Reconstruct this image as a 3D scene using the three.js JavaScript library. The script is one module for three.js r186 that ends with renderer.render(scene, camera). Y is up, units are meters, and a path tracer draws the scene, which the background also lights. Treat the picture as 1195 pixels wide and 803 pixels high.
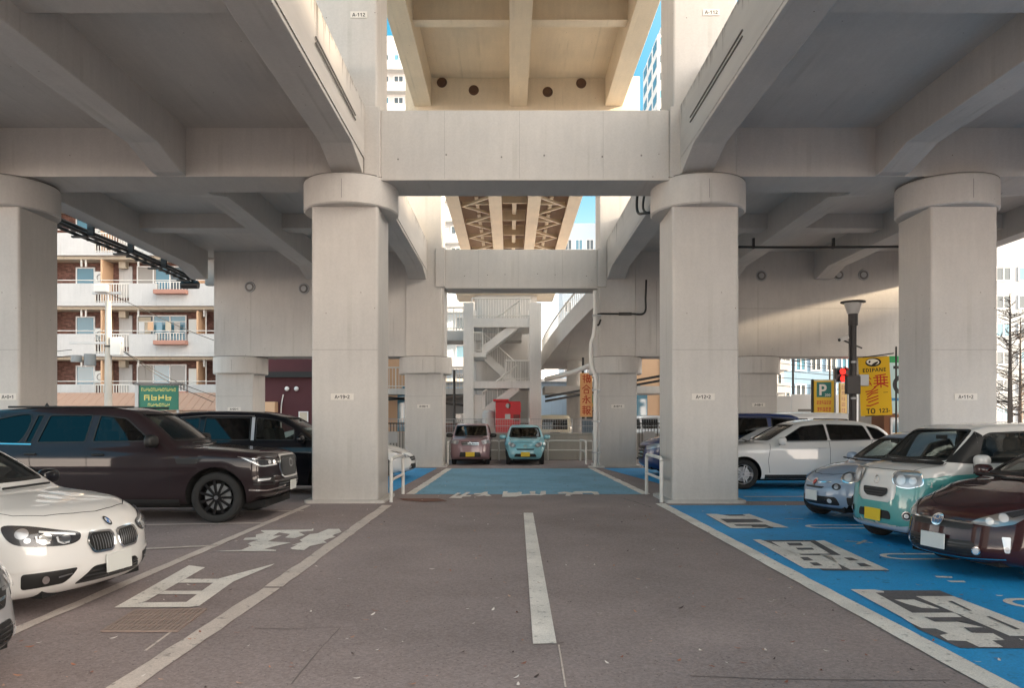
import * as THREE from 'three';
import { mergeGeometries, toCreasedNormals, mergeVertices } from 'three/addons/utils/BufferGeometryUtils.js';
import { RoundedBoxGeometry } from 'three/addons/geometries/RoundedBoxGeometry.js';
import { TessellateModifier } from 'three/addons/modifiers/TessellateModifier.js';
import { Brush, Evaluator, SUBTRACTION } from 'three-bvh-csg';

// ---------------------------------------------------------------- camera, sky, sun, exposure
const scene = new THREE.Scene();
const camera = new THREE.PerspectiveCamera(48.08, 1195 / 803, 0.1, 1500);
camera.position.set(0, 1.7, 0);
camera.lookAt(0, 1.7, -10);
camera.setViewOffset(1195, 803, 2.5, -87.5, 1195, 803);      // level camera with a risen lens
const renderer = new THREE.WebGLRenderer({ antialias: true });
renderer.toneMapping = THREE.LinearToneMapping;
renderer.toneMappingExposure = 4.5;
renderer.shadowMap.enabled = true;

const SUN = new THREE.Vector3(0.93, 0.26, 0.22).normalize();
{
  const W = 512, H = 256, data = new Float32Array(W * H * 4);
  for (let j = 0; j < H; j++) for (let i = 0; i < W; i++) {
    const up = ((j + 0.5) / H - 0.5) * Math.PI, az = ((i + 0.5) / W - 0.5) * 2 * Math.PI;
    const d = [Math.cos(az) * Math.cos(up), Math.sin(up), Math.sin(az) * Math.cos(up)];
    const e = Math.max(0, d[1]), k = Math.pow(1 - e, 11);
    const c = Math.max(0, d[0] * SUN.x + d[1] * SUN.y + d[2] * SUN.z), glow = 3.0 * Math.pow(c, 1.4) + 2.0 * Math.pow(c, 12);
    const zen = [0.022, 0.135, 0.205], hor = [2.3, 1.92, 1.6], warm = [1.0, 0.83, 0.68];
    for (let q = 0; q < 3; q++) data[(j * W + i) * 4 + q] = 1.0 * (zen[q] + (hor[q] - zen[q]) * k + warm[q] * glow * 0.5);
    data[(j * W + i) * 4 + 3] = 1;
  }
  const t = new THREE.DataTexture(data, W, H, THREE.RGBAFormat, THREE.FloatType);
  t.mapping = THREE.EquirectangularReflectionMapping; t.magFilter = THREE.LinearFilter; t.minFilter = THREE.LinearFilter;
  t.wrapS = THREE.RepeatWrapping; t.needsUpdate = true;
  scene.background = t; scene.environment = t;
}
const sun = new THREE.DirectionalLight(new THREE.Color(1, 0.80, 0.56), 5);
sun.name = 'sun'; sun.target.position.set(0, 0, -20); sun.position.copy(SUN).multiplyScalar(150).add(sun.target.position);
sun.castShadow = true; sun.shadow.mapSize.set(4096, 4096); sun.shadow.radius = 6;
Object.assign(sun.shadow.camera, { left: -80, right: 80, top: 60, bottom: -60, near: 1, far: 400 });
scene.add(sun, sun.target);

// ---------------------------------------------------------------- helpers
let seed = 7;
const rnd = () => { seed = (seed + 0x6d2b79f5) | 0; let t = Math.imul(seed ^ (seed >>> 15), 1 | seed); t = (t + Math.imul(t ^ (t >>> 7), 61 | t)) ^ t; return ((t ^ (t >>> 14)) >>> 0) / 4294967296; };
const rr = (a, b) => a + (b - a) * rnd();
const clamp = THREE.MathUtils.clamp, lerp = THREE.MathUtils.lerp;
const taken = new Map();
const numbered = (n) => { const k = taken.get(n) ?? 0; taken.set(n, k + 1); return k ? n + '_' + String(k).padStart(3, '0') : n; };
function tag(o, label, category, group, kind) {
  if (label) o.userData.label = label;
  if (category) o.userData.category = category;
  if (group) o.userData.group = group;
  if (kind) o.userData.kind = kind;
  return o;
}
function thing(name, label, category, pos = [0, 0, 0], turn = 0, group) {
  const o = new THREE.Group(); o.name = numbered(name); o.position.set(...pos); o.rotation.y = turn; scene.add(o);
  return tag(o, label, category, group);
}
function part(name, geo, mat, parent, pos) {
  const m = new THREE.Mesh(Array.isArray(geo) ? (geo.length > 1 ? merge(geo) : geo[0]) : geo, mat);
  m.name = parent === scene ? numbered(name) : name; m.castShadow = m.receiveShadow = true;
  if (pos) m.position.set(...pos);
  parent.add(m); return m;
}
function merge(list) {
  const out = list.map((g) => { g = g.index ? g.toNonIndexed() : g; for (const k of Object.keys(g.attributes)) if (!['position', 'normal', 'uv'].includes(k)) g.deleteAttribute(k);
    if (!g.attributes.uv) g.setAttribute('uv', new THREE.BufferAttribute(new Float32Array(g.attributes.position.count * 2), 2)); return g; });
  return mergeGeometries(out);
}
// uv in metres, from the way each face points
function wuv(g) {
  const p = g.attributes.position, n = g.attributes.normal, uv = new Float32Array(p.count * 2);
  for (let i = 0; i < p.count; i++) {
    const ax = Math.abs(n.getX(i)), ay = Math.abs(n.getY(i)), az = Math.abs(n.getZ(i));
    if (ay > ax && ay > az) { uv[2 * i] = p.getX(i); uv[2 * i + 1] = p.getZ(i); }
    else if (ax > az) { uv[2 * i] = p.getZ(i); uv[2 * i + 1] = p.getY(i); }
    else { uv[2 * i] = p.getX(i); uv[2 * i + 1] = p.getY(i); }
  }
  g.setAttribute('uv', new THREE.BufferAttribute(uv, 2)); return g;
}
function box(x0, x1, y0, y1, z0, z1, r = 0) {
  const w = x1 - x0, h = y1 - y0, d = z1 - z0;
  const g = r ? new RoundedBoxGeometry(w, h, d, 2, r) : new THREE.BoxGeometry(w, h, d);
  g.translate((x0 + x1) / 2, (y0 + y1) / 2, (z0 + z1) / 2);
  return wuv(g);
}
const V = (x, y, z) => new THREE.Vector3(x, y, z);
function tube(pts, r, seg = 8, smooth = true, n) {
  const c = smooth ? new THREE.CatmullRomCurve3(pts.map((p) => V(...p)), false, 'centripetal') : new THREE.CurvePath();
  if (!smooth) for (let i = 1; i < pts.length; i++) c.add(new THREE.LineCurve3(V(...pts[i - 1]), V(...pts[i])));
  return new THREE.TubeGeometry(c, n ?? Math.max(2, pts.length * 8), r, seg, false);
}
function bar(a, b, r, seg = 8) {       // straight round bar
  const A = V(...a), B = V(...b), d = B.clone().sub(A), g = new THREE.CylinderGeometry(r, r, d.length(), seg);
  g.applyQuaternion(new THREE.Quaternion().setFromUnitVectors(V(0, 1, 0), d.clone().normalize()));
  return g.translate((A.x + B.x) / 2, (A.y + B.y) / 2, (A.z + B.z) / 2);
}
function beam(a, b, w, h) {            // straight rectangular bar, h roughly upright
  const A = V(...a), B = V(...b), d = B.clone().sub(A), g = new THREE.BoxGeometry(w, h, d.length());
  const m = new THREE.Matrix4().lookAt(A, B, Math.abs(d.clone().normalize().y) > 0.99 ? V(1, 0, 0) : V(0, 1, 0));
  g.applyMatrix4(m); g.translate((A.x + B.x) / 2, (A.y + B.y) / 2, (A.z + B.z) / 2);
  return g;
}
const shapeOf = (pts) => new THREE.Shape(pts.map(([x, y]) => new THREE.Vector2(x, y)));
function extrudeX(pts, x0, x1, bevel = 0) {      // pts are (z, y)
  const g = new THREE.ExtrudeGeometry(shapeOf(pts.map(([z, y]) => [-z, y])), { depth: x1 - x0 - 2 * bevel, bevelEnabled: bevel > 0, bevelSize: bevel, bevelThickness: bevel, bevelOffset: -bevel, bevelSegments: 2, curveSegments: 8 });
  g.rotateY(Math.PI / 2); g.translate(x0 + bevel, 0, 0);
  return wuv(g);
}
function extrudeY(shape, y0, y1, seg = 10) {     // shape in (x, -z)
  const g = new THREE.ExtrudeGeometry(shape, { depth: y1 - y0, bevelEnabled: false, curveSegments: seg });
  g.rotateX(-Math.PI / 2); g.translate(0, y0, 0); return wuv(g);
}
function roundedSquare(w, d, r) {
  const s = new THREE.Shape(), a = w / 2, b = d / 2;
  s.moveTo(-a + r, -b); s.lineTo(a - r, -b); s.absarc(a - r, -b + r, r, -Math.PI / 2, 0); s.lineTo(a, b - r); s.absarc(a - r, b - r, r, 0, Math.PI / 2);
  s.lineTo(-a + r, b); s.absarc(-a + r, b - r, r, Math.PI / 2, Math.PI); s.lineTo(-a, -b + r); s.absarc(-a + r, -b + r, r, Math.PI, 1.5 * Math.PI);
  return s;
}
// ground point seen at a place of the measured plan: X right, D metres ahead
const gx = (px, D) => (px - 595) * D / 900, gd = (py) => 1530 / (py - 489);
const gp = (px, py) => { const D = gd(py); return [gx(px, D), -D]; };

// ---------------------------------------------------------------- textures
function hash2(x, y, s) { let h = Math.imul(x, 374761393) ^ Math.imul(y, 668265263) ^ Math.imul(s, 1442695041); h = Math.imul(h ^ (h >>> 13), 1274126177); return ((h ^ (h >>> 16)) >>> 0) / 4294967296; }
function tnoise(u, v, n, s) {                     // tiling value noise, u v in 0..1, n cells
  const x = u * n, y = v * n, ix = Math.floor(x), iy = Math.floor(y); let fx = x - ix, fy = y - iy;
  fx = fx * fx * (3 - 2 * fx); fy = fy * fy * (3 - 2 * fy);
  const m = (a) => ((a % n) + n) % n, h = (a, b) => hash2(m(a), m(b), s);
  return lerp(lerp(h(ix, iy), h(ix + 1, iy), fx), lerp(h(ix, iy + 1), h(ix + 1, iy + 1), fx), fy);
}
function fbm(u, v, n, s, o = 4) { let a = 0, w = 0.5, t = 0; for (let i = 0; i < o; i++) { a += w * tnoise(u, v, n << i, s + i); t += w; w *= 0.55; } return a / t; }
function dataTex(size, f, srgb, rep) {
  const d = new Uint8Array(size * size * 4);
  for (let j = 0; j < size; j++) for (let i = 0; i < size; i++) {
    const c = f((i + 0.5) / size, (j + 0.5) / size), o = (j * size + i) * 4;
    for (let q = 0; q < 3; q++) d[o + q] = clamp(Math.round(255 * (Array.isArray(c) ? c[q] : c)), 0, 255);
    d[o + 3] = 255;
  }
  const t = new THREE.DataTexture(d, size, size); t.wrapS = t.wrapT = THREE.RepeatWrapping; t.magFilter = THREE.LinearFilter; t.minFilter = THREE.LinearMipmapLinearFilter; t.generateMipmaps = true;
  if (srgb) t.colorSpace = THREE.SRGBColorSpace;
  if (rep) t.repeat.set(1 / rep, 1 / rep);
  t.needsUpdate = true; return t;
}
function canvasTex(w, h, draw) {
  const c = document.createElement('canvas'); c.width = w; c.height = h; draw(c.getContext('2d'), w, h);
  const t = new THREE.CanvasTexture(c); t.colorSpace = THREE.SRGBColorSpace; t.magFilter = THREE.LinearFilter; t.anisotropy = 8; return t;
}
const std = (o) => new THREE.MeshStandardMaterial(o);
const lin = (r, g, b) => new THREE.Color().setRGB(r, g, b);
// painted steel: faint blotches, vertical rain streaks and small rust pocks; multiplies the paint colour
const texPaint = dataTex(1024, (u, v) => {
  const b = fbm(u, v, 4, 11, 5), st = fbm(u, v * 0.12 + 0.3, 64, 23, 2), gr = tnoise(u, v, 256, 5);
  const drip = Math.max(0, tnoise(u, 0.37, 90, 31) - 0.72) * Math.max(0, fbm(u, v, 6, 41, 3) - 0.42) * 1.1;
  const pock = hash2(Math.floor(u * 340), Math.floor(v * 340), 77) > 0.99985 ? 0.4 : 0;
  const l = 0.93 + (b - 0.5) * 0.13 + (st - 0.5) * 0.035 + (gr - 0.5) * 0.03 - drip - pock;
  return [l, l - (b - 0.5) * 0.012 - pock * 0.1, l - (b - 0.5) * 0.03 - drip * 0.15 - pock * 0.2];
}, true, 6);
const texConcB = dataTex(512, (u, v) => 0.5 + (fbm(u, v, 8, 3, 5) - 0.5) * 0.8, false, 3);
const texAsph = dataTex(2048, (u, v) => {
  const b = fbm(u, v, 3, 61, 5), g = hash2(Math.floor(u * 2048), Math.floor(v * 2048), 9), m = tnoise(u, v, 512, 15), p = fbm(u, v, 12, 90, 3), sp = hash2(Math.floor(u * 1024), Math.floor(v * 1024), 4);
  let l = 0.84 + (b - 0.5) * 0.22 + (g - 0.5) * 0.13 + (m - 0.5) * 0.12 + (p - 0.5) * 0.10;
  if (sp > 0.9965) l += 0.22; if (sp < 0.004) l -= 0.3;
  return [l * 1.0, l * 0.985, l * 0.975];
}, true, 9);
const texAsphB = dataTex(1024, (u, v) => 0.5 + (hash2(Math.floor(u * 1024), Math.floor(v * 1024), 9) - 0.5) * 0.35 + (tnoise(u, v, 300, 15) - 0.5) * 0.6, false, 3);
const texPaintRoad = dataTex(1024, (u, v) => {
  const b = fbm(u, v, 5, 161, 5), w = fbm(u, v, 40, 7, 3), g = tnoise(u, v, 400, 15);
  let l = 0.93 + (b - 0.5) * 0.18 + (g - 0.5) * 0.12; if (w > 0.72) l -= (w - 0.72) * 1.6;
  return l;
}, true, 4);
const texWhite = dataTex(1024, (u, v) => {
  const b = fbm(u, v, 7, 261, 5), w = fbm(u, v, 60, 17, 3), g = tnoise(u, v, 500, 15);
  let l = 0.92 + (b - 0.5) * 0.2 + (g - 0.5) * 0.14; if (w > 0.7) l -= (w - 0.7) * 1.6;
  return [l, l * 0.985, l * 0.965];
}, true, 3);

// edge of a steel fascia: soot and rust runs hanging from the top edge
const texDrip = dataTex(1024, (u, v) => {
  let l = 0.93 + (fbm(u, v, 5, 301, 4) - 0.5) * 0.12, k = 0;
  for (let i = 0; i < 3; i++) { const n = [37, 83, 151][i], c = Math.floor(u * n), h = hash2(c, i, 303), f = Math.abs(u * n - c - 0.5) * 2, len = h > 0.74 ? Math.pow((h - 0.74) / 0.26, 1.8) * [0.75, 0.5, 0.3][i] : 0, d = 1 - v; if (d < len) k = Math.max(k, (1 - d / len) * Math.max(0, 1 - f * (0.7 + 0.6 * tnoise(u, v, 64, 9))) * (0.5 + 0.5 * hash2(c, i, 9))); }
  if (v > 0.93) k = Math.max(k, (tnoise(u, 0.2, 120, 4) - 0.45) * 0.6);
  k = clamp(k * 0.6, 0, 0.6); return [l * (1 - k), l * (1 - k * 1.03), l * (1 - k * 1.05)];
}, true);
// ---------------------------------------------------------------- shared materials
const M = {
  steel: std({ name: 'grey_cream_paint', color: lin(0.63, 0.60, 0.565), map: texPaint, roughness: 0.55, bumpMap: texConcB, bumpScale: 0.001 }),
  fascia: std({ name: 'stained_grey_paint', color: lin(0.63, 0.60, 0.565), map: texDrip, roughness: 0.55 }),
  pale: std({ name: 'pale_steel_paint', color: lin(0.78, 0.76, 0.73), map: texPaint, roughness: 0.5 }),
  beige: std({ name: 'beige_steel_paint', color: lin(0.82, 0.69, 0.52), map: texPaint, roughness: 0.5 }),
  dark: std({ color: lin(0.015, 0.015, 0.016), roughness: 0.7 }),
  black: std({ color: lin(0.02, 0.02, 0.02), roughness: 0.45 }),
  rust: std({ color: lin(0.12, 0.065, 0.04), roughness: 0.85 }),
  galv: std({ color: lin(0.42, 0.43, 0.44), roughness: 0.45, metalness: 0.6 }),
  whitePipe: std({ color: lin(0.72, 0.70, 0.66), roughness: 0.4 }),
  seam: std({ color: lin(0.20, 0.19, 0.18), roughness: 0.9 }),
  asphalt: std({ color: lin(0.40, 0.338, 0.336), map: texAsph, roughness: 0.93, bumpMap: texAsphB, bumpScale: 0.003 }),
  blue: std({ color: lin(0.012, 0.37, 0.80), map: texPaintRoad, roughness: 0.62, bumpMap: texAsphB, bumpScale: 0.0015 }),
  blueWorn: std({ color: lin(0.21, 0.46, 0.64), map: texPaintRoad, roughness: 0.75, bumpMap: texAsphB, bumpScale: 0.002 }),
  line: std({ color: lin(0.92, 0.90, 0.88), map: texWhite, roughness: 0.7, bumpMap: texAsphB, bumpScale: 0.002 }),
  lineOld: std({ color: lin(0.72, 0.65, 0.62), map: texWhite, roughness: 0.8, bumpMap: texAsphB, bumpScale: 0.002 }),
  patch: std({ color: lin(0.15, 0.145, 0.16), map: texAsph, roughness: 0.85 }),
  crack: std({ color: lin(0.16, 0.135, 0.13), roughness: 1 }),
};
// ================================================================ ground
{
  const g = new THREE.PlaneGeometry(900, 900); g.rotateX(-Math.PI / 2); wuv(g);
  tag(part('ground', g, M.asphalt, scene), 'brown grey asphalt of the car park running out to the streets', 'ground', null, 'structure');
}
let layer = 0;
function flat(name, polys, mat, y, label, category, kind) {      // polygons [[x,z],...] lying on the ground
  const gs = polys.map((p) => { const g = new THREE.ShapeGeometry(shapeOf(p.map(([x, z]) => [x, -z]))); g.rotateX(-Math.PI / 2); g.translate(0, y, 0); return wuv(g); });
  return tag(part(name, gs, mat, scene), label, category, null, kind);
}
const strip = (a, b, w) => { const d = [b[0] - a[0], b[1] - a[1]], l = Math.hypot(...d), n = [-d[1] / l * w / 2, d[0] / l * w / 2]; return [[a[0] + n[0], a[1] + n[1]], [b[0] + n[0], b[1] + n[1]], [b[0] - n[0], b[1] - n[1]], [a[0] - n[0], a[1] - n[1]]]; };
function ragged(a, b, w, j, step = 0.25) {       // a line with worn, uneven edges
  const d = [b[0] - a[0], b[1] - a[1]], l = Math.hypot(...d), n = [-d[1] / l, d[0] / l], k = Math.max(2, Math.round(l / step)), L = [], R = [];
  for (let i = 0; i <= k; i++) { const t = i / k, x = a[0] + d[0] * t, z = a[1] + d[1] * t, e = w / 2 + rr(-j, j), f = w / 2 + rr(-j, j); L.push([x + n[0] * e, z + n[1] * e]); R.push([x - n[0] * f, z - n[1] * f]); }
  return [...L, ...R.reverse()];
}
const P = (list) => list.map(([x, y]) => gp(x, y));
{
  const Y1 = 0.004, Y2 = 0.008, Y3 = 0.012, st = 'structure';
  // blue bays on the right, the worn blue field between the second piers, blue bays beside it
  flat('blue_bay_paint', [[[3.25, -3.2], [3.05, -15.15], [5.3, -15.15], [12, -15.15], [12, -3.2]]], M.blue, Y1, 'bright blue painted parking bays under the cars at right', 'road paint', st);
  flat('blue_field_paint', [P([[480, 577], [523, 547], [692, 547], [752, 577]])], M.blueWorn, Y1, 'worn grey blue painted field between the far piers', 'road paint', st);
  flat('blue_bay_paint', [[[4.4, -15.9], [3.2, -26.6], [10, -26.6], [10, -15.9]]], M.blue, Y1, 'blue painted bays beyond the near right pier', 'road paint', st);
  flat('blue_bay_paint', [[[-2.75, -17.1], [-2.5, -26.6], [-3.6, -26.6], [-3.6, -17.1]]], M.blue, Y1, 'blue painted bays beyond the near left pier', 'road paint', st);
  // white lines
  flat('lane_line', [ragged(gp(120, 818), gp(318, 687), 0.18, 0.012), ragged(gp(320, 685.5), gp(452, 590), 0.18, 0.012)], M.lineOld, Y2, 'long worn grey line left of the driving lane', 'road marking', st);
  flat('lane_line', [ragged(gp(-10, 749), gp(360, 590), 0.13, 0.008)], M.lineOld, Y2, 'long worn grey line in front of the cars parked at left', 'road marking', st);
  flat('lane_line', [ragged([3.13, -3.2], gp(770, 588), 0.2, 0.006)], M.line, Y2, 'long white edge line beside the blue bays at right', 'road marking', st);
  flat('lane_line', [ragged(gp(479, 577), gp(524, 547), 0.2, 0.015)], M.line, Y2, 'short white line left of the far worn blue field', 'road marking', st);
  flat('lane_line', [ragged(gp(754, 577), gp(691, 547), 0.2, 0.015)], M.line, Y2, 'short white line right of the far worn blue field', 'road marking', st);
  flat('centre_dash', [P([[611, 599], [622, 599], [649.5, 752], [622, 752.5]])], M.line, Y2, 'single white dash in the middle of the driving lane', 'road marking', st);
  flat('bay_line', [ragged(gp(148, 642), gp(255, 637), 0.1, 0.012)], M.lineOld, Y2, 'faint white bay line in front of the white hatchback', 'road marking', st);
  flat('bay_line', [ragged(gp(160, 613), gp(307, 611), 0.1, 0.012)], M.lineOld, Y2, 'white bay line beside the dark sport utility wheel', 'road marking', st);
  flat('bay_line', [ragged(gp(200, 598), gp(355, 596.5), 0.1, 0.012)], M.lineOld, Y2, 'white bay line beyond the dark sport utility', 'road marking', st);
  flat('bay_line', [ragged(gp(868, 580), gp(1010, 580), 0.12, 0.01)], M.lineOld, Y2, 'pale bay line under the white estate behind the right pier', 'road marking', st);
  // lettering on the lane at left (two characters, upside down from here)
  flat('road_character', [P([[134, 710], [221, 660.5], [240, 663], [171, 702.5], [166, 704], [218, 703.5], [256, 676], [321, 658.5], [317, 661], [273, 679.5], [233, 708], [221, 709.5]]),
    P([[192.6, 690.4], [236, 690.4], [230.5, 694.5], [185.4, 694.5]]), P([[217, 676.4], [255.4, 676.4], [249.2, 681], [209, 681]])], M.line, Y2, 'white painted character nearest the drain grate', 'road lettering', st);
  flat('road_character', [P([[250, 644], [282, 642.5], [294, 637.5], [289, 635], [302, 630.5], [284, 631], [286, 628.5], [299, 627.5], [299, 624.5], [309, 622.5], [305, 620.5], [305, 619.5], [364, 618.5], [366, 617], [366, 620], [349, 621.5], [356, 625], [344, 628.8], [333, 628], [339, 624], [326, 622], [319, 626], [329, 625.5], [313, 632.5], [340, 634], [322, 638], [309, 641.5], [323, 642.5], [322, 644], [296, 644]]),
    P([[339, 640.5], [348, 636], [341, 637], [353, 633], [350, 630.8], [362, 624], [371, 623], [383, 618], [396, 617.8], [399, 621.5], [388, 625.5], [392, 627], [378, 631.5], [382, 634], [362, 638], [355, 643], [342, 642]])], M.line, Y2, 'broken white painted character farther along the left lane', 'road lettering', st);
  // three characters on the blue bays: white strokes over dark patches
  const patchY = 0.008;
  flat('dark_patch', [P([[824, 601.5], [868, 600.8], [900, 610], [902, 617], [852, 617]])], M.patch, patchY, 'dark rectangle under the farthest character on the blue', 'road paint', st);
  flat('road_character', [P([[823, 600.5], [836, 600.6], [851, 603], [870, 602.8], [866, 601], [874, 600.6], [903, 611], [910, 613], [920, 616.6], [906, 616.4], [899, 615.5], [891, 617.5], [853, 617.4]].map((p) => p))], M.line, 0.012, 'white painted character farthest along the blue bays', 'road lettering', st);
  flat('dark_patch', [P([[840, 606.6], [882, 606.9], [891, 610.5], [848, 611]]), P([[856, 613.2], [893, 613.2], [900, 616.2], [878, 616.4], [876, 614.8], [859, 614.8]])], M.patch, 0.016, 'dark strokes inside the farthest character on the blue', 'road paint', st);
  flat('dark_patch', [P([[880, 631], [950, 631], [1038, 667], [960, 666.5]])], M.patch, patchY, 'dark rectangle under the middle character on the blue', 'road paint', st);
  flat('road_character', [P([[878, 630.6], [887, 630.6], [935, 649], [970, 649.6], [982, 665], [938, 664.5]]), P([[900, 633.2], [945, 633.2], [968, 647.3], [924, 647.6]]), P([[951, 632], [961, 631.5], [1037, 666.5], [992, 666], [956, 648.5], [981, 649.2]])], M.line, 0.012, 'white painted character in the middle of the blue bays', 'road lettering', st);
  flat('dark_patch', [P([[917, 634.8], [934, 634.8], [937, 638], [921, 638]]), P([[928, 640.7], [947, 640.7], [950, 643], [931, 643]]), P([[933, 651.7], [942, 651.7], [949, 655.5], [938, 655.5]]), P([[944, 658], [953, 658], [960, 661.7], [950, 661.7]]), P([[984, 652.3], [993, 652.3], [1002, 655.6], [991, 655.6]]), P([[999, 658.8], [1008, 658.8], [1017, 662.5], [1004, 662.5]])], M.patch, 0.016, 'small dark openings inside the middle character on the blue', 'road paint', st);
  flat('dark_patch', [P([[1018, 689.8], [1096, 690], [1112, 696.5], [1195, 744], [1195, 758], [1120, 757.5], [1070, 735]])], M.patch, patchY, 'dark rectangle under the nearest character on the blue', 'road paint', st);
  flat('road_character', [P([[992, 689.2], [1020, 689.4], [1031, 691.3], [1031, 693], [1021, 693], [1064, 716.8], [1113, 716.6], [1123, 722.6], [1098, 723], [1150, 734.5], [1127, 735], [1138, 740.5], [1158, 740.8], [1172, 748.8], [1157, 749.2], [1170, 757], [1142, 757], [1127, 750], [1105, 749], [1096, 743], [1106, 741], [1091, 735.2], [1075, 734.8], [1060, 727.5], [1052, 722]]),
    P([[1043, 701.2], [1066, 701.2], [1096, 712], [1075, 711], [1057, 706.2]]), P([[1068, 697.2], [1112, 697.2], [1200, 731], [1200, 744], [1178, 744]])], M.line, 0.012, 'large white painted character nearest on the blue bays', 'road lettering', st);
  flat('dark_patch', [P([[1106, 703.3], [1110, 703.3], [1134, 714.8], [1130, 714.8]]), P([[1150, 721.3], [1154, 721.3], [1190, 736.6], [1184, 736.6]]), P([[1079, 722.6], [1122, 722.4], [1126, 727.4], [1090, 727.6]]), P([[1124, 734.5], [1148, 734.5], [1152, 740.5], [1134, 740.8]])], M.patch, 0.016, 'dark slots inside the nearest character on the blue', 'road paint', st);
  // wheel place outlines and faint marks in the blue bays
  const loop = (px, py, len, w, t = 0.075) => { const [x, z] = gp(px, py), o = [], q = []; for (let i = 0; i <= 12; i++) { const a = Math.PI / 2 + Math.PI * i / 12; o.push([x + w / 2 + Math.cos(a) * w / 2, z + Math.sin(a) * w / 2]); q.push([x + w / 2 + Math.cos(a) * (w / 2 - t), z + Math.sin(a) * (w / 2 - t)]); }
    return [[x + len, z + w / 2], ...o, [x + len, z - w / 2], [x + len, z - w / 2 + t], ...q.reverse(), [x + len, z + w / 2 - t]]; };
  flat('bay_outline', [loop(940, 615, 2.6, 0.42)], M.line, Y2, 'white rounded bay outline in front of the mint kei car', 'road marking', st);
  flat('bay_outline', [loop(1028, 650, 2.6, 0.42)], M.line, Y2, 'white rounded bay outline in front of the dark brown hatchback', 'road marking', st);
  flat('bay_outline', [loop(1174, 705, 1.6, 0.40)], M.line, Y2, 'white rounded bay outline at the right edge', 'road marking', st);
  flat('faint_mark', [strip(gp(985, 632), gp(1018, 634), 0.05), strip(gp(1000, 635.5), gp(1010, 631), 0.05), strip(gp(915, 606), gp(937, 606), 0.05)], M.lineOld, Y2, 'thin faint white number marks in the blue bays', 'road marking', st);
  flat('short_dash', [P([[1090, 673], [1110, 673.4], [1111, 675.4], [1093, 674.8]]), P([[1104, 678.5], [1124, 678.7], [1127, 680.5], [1109, 680.3]])], M.line, Y2, 'two short white dashes before the dark brown hatchback', 'road marking', st);
  // lettering on the far field
  const T = (l) => l.map((p) => P(p.map(([x, y]) => [440 + x * 340 / 1195, 520 + y * 80 / 281])));
  flat('road_character', T([[[295, 217], [330, 196], [345, 196], [322, 208], [340, 208], [368, 193], [384, 193], [362, 207], [388, 206], [382, 211], [352, 212], [346, 218]], [[398, 198], [428, 197], [440, 192], [456, 191], [452, 198], [470, 209], [452, 210], [440, 207], [420, 210], [400, 210], [428, 204], [398, 203]]]), M.line, Y3, 'left white lettering at the near edge of the worn blue field', 'road lettering', st);
  flat('road_character', T([[[512, 213], [518, 190], [538, 190], [532, 196], [570, 195], [584, 192], [594, 193], [592, 202], [630, 200], [626, 190], [650, 189], [648, 200], [668, 203], [672, 189], [692, 188], [692, 202], [674, 207], [620, 206], [588, 208], [570, 212]]]), M.line, Y3, 'middle white lettering at the near edge of the worn blue field', 'road lettering', st);
  flat('road_character', T([[[740, 195], [768, 191], [800, 195], [812, 190], [862, 189], [905, 192], [912, 203], [892, 204], [880, 196], [840, 197], [846, 202], [806, 202], [790, 205], [795, 209], [772, 209], [776, 199], [745, 200]]]), M.line, Y3, 'right white lettering at the near edge of the worn blue field', 'road lettering', st);
  // cracks and repair seams
  const cr = (pts, w) => pts.slice(1).map((p, i) => ragged(gp(...pts[i]), gp(...p), w, w * 0.4, 0.12));
  flat('asphalt_crack', [...cr([[298, 733.5], [340, 734.5], [398, 732]], 0.007), ...cr([[398, 732], [372, 760], [340, 799]], 0.008), ...cr([[805, 789], [900, 793], [1050, 794.5], [1108, 794]], 0.012), ...cr([[653, 752], [655, 775], [660, 803]], 0.006), ...cr([[728, 582], [760, 592]], 0.03)], M.crack, 0.003, 'thin dark cracks in the asphalt of the driving lane', 'crack', st);
  flat('chalk_line', [strip(gp(652, 753), gp(660, 803), 0.012), strip(gp(170, 760), gp(238, 710), 0.02), strip(gp(415, 617), gp(395, 636), 0.02)], M.lineOld, 0.0045, 'thin pale scratched lines on the asphalt', 'road marking', st);
  flat('orange_spray', T([[[90, 218], [250, 218], [290, 228], [200, 233], [110, 226]]]).slice(0, 1), std({ color: lin(0.27, 0.14, 0.105), roughness: 0.95, map: texAsph }), Y2, 'faint orange sprayed patch by the left guard rail', 'road paint', st);
}
{ // drain grate: separate bars in a frame set in the asphalt
  const g = thing('drain_grate', 'rusty brown bar grate over the drain at left', 'grate', [0, 0, 0]);
  const c = P([[120, 738], [158, 714], [240, 712], [206, 738]]);
  const tray = new THREE.ShapeGeometry(shapeOf(c.map(([x, z]) => [x, -z]))); tray.rotateX(-Math.PI / 2); tray.translate(0, 0.005, 0);
  part('tray', tray, std({ color: lin(0.05, 0.04, 0.036), roughness: 1 }), g);
  const m = std({ color: lin(0.30, 0.23, 0.20), roughness: 0.85 });
  const L = (a, b, t) => [lerp(a[0], b[0], t), lerp(a[1], b[1], t)];
  for (let i = 0; i <= 15; i++) { const t = i / 15, a = L(c[0], c[3], t), b = L(c[1], c[2], t); part('bar', beam([a[0], 0.01, a[1]], [b[0], 0.01, b[1]], 0.028, 0.012), m, g); }
  for (let i = 0; i <= 4; i++) { const t = i / 4, a = L(c[0], c[1], t), b = L(c[3], c[2], t); part('cross_bar', beam([a[0], 0.0115, a[1]], [b[0], 0.0115, b[1]], 0.02, 0.012), m, g); }
}
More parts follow.
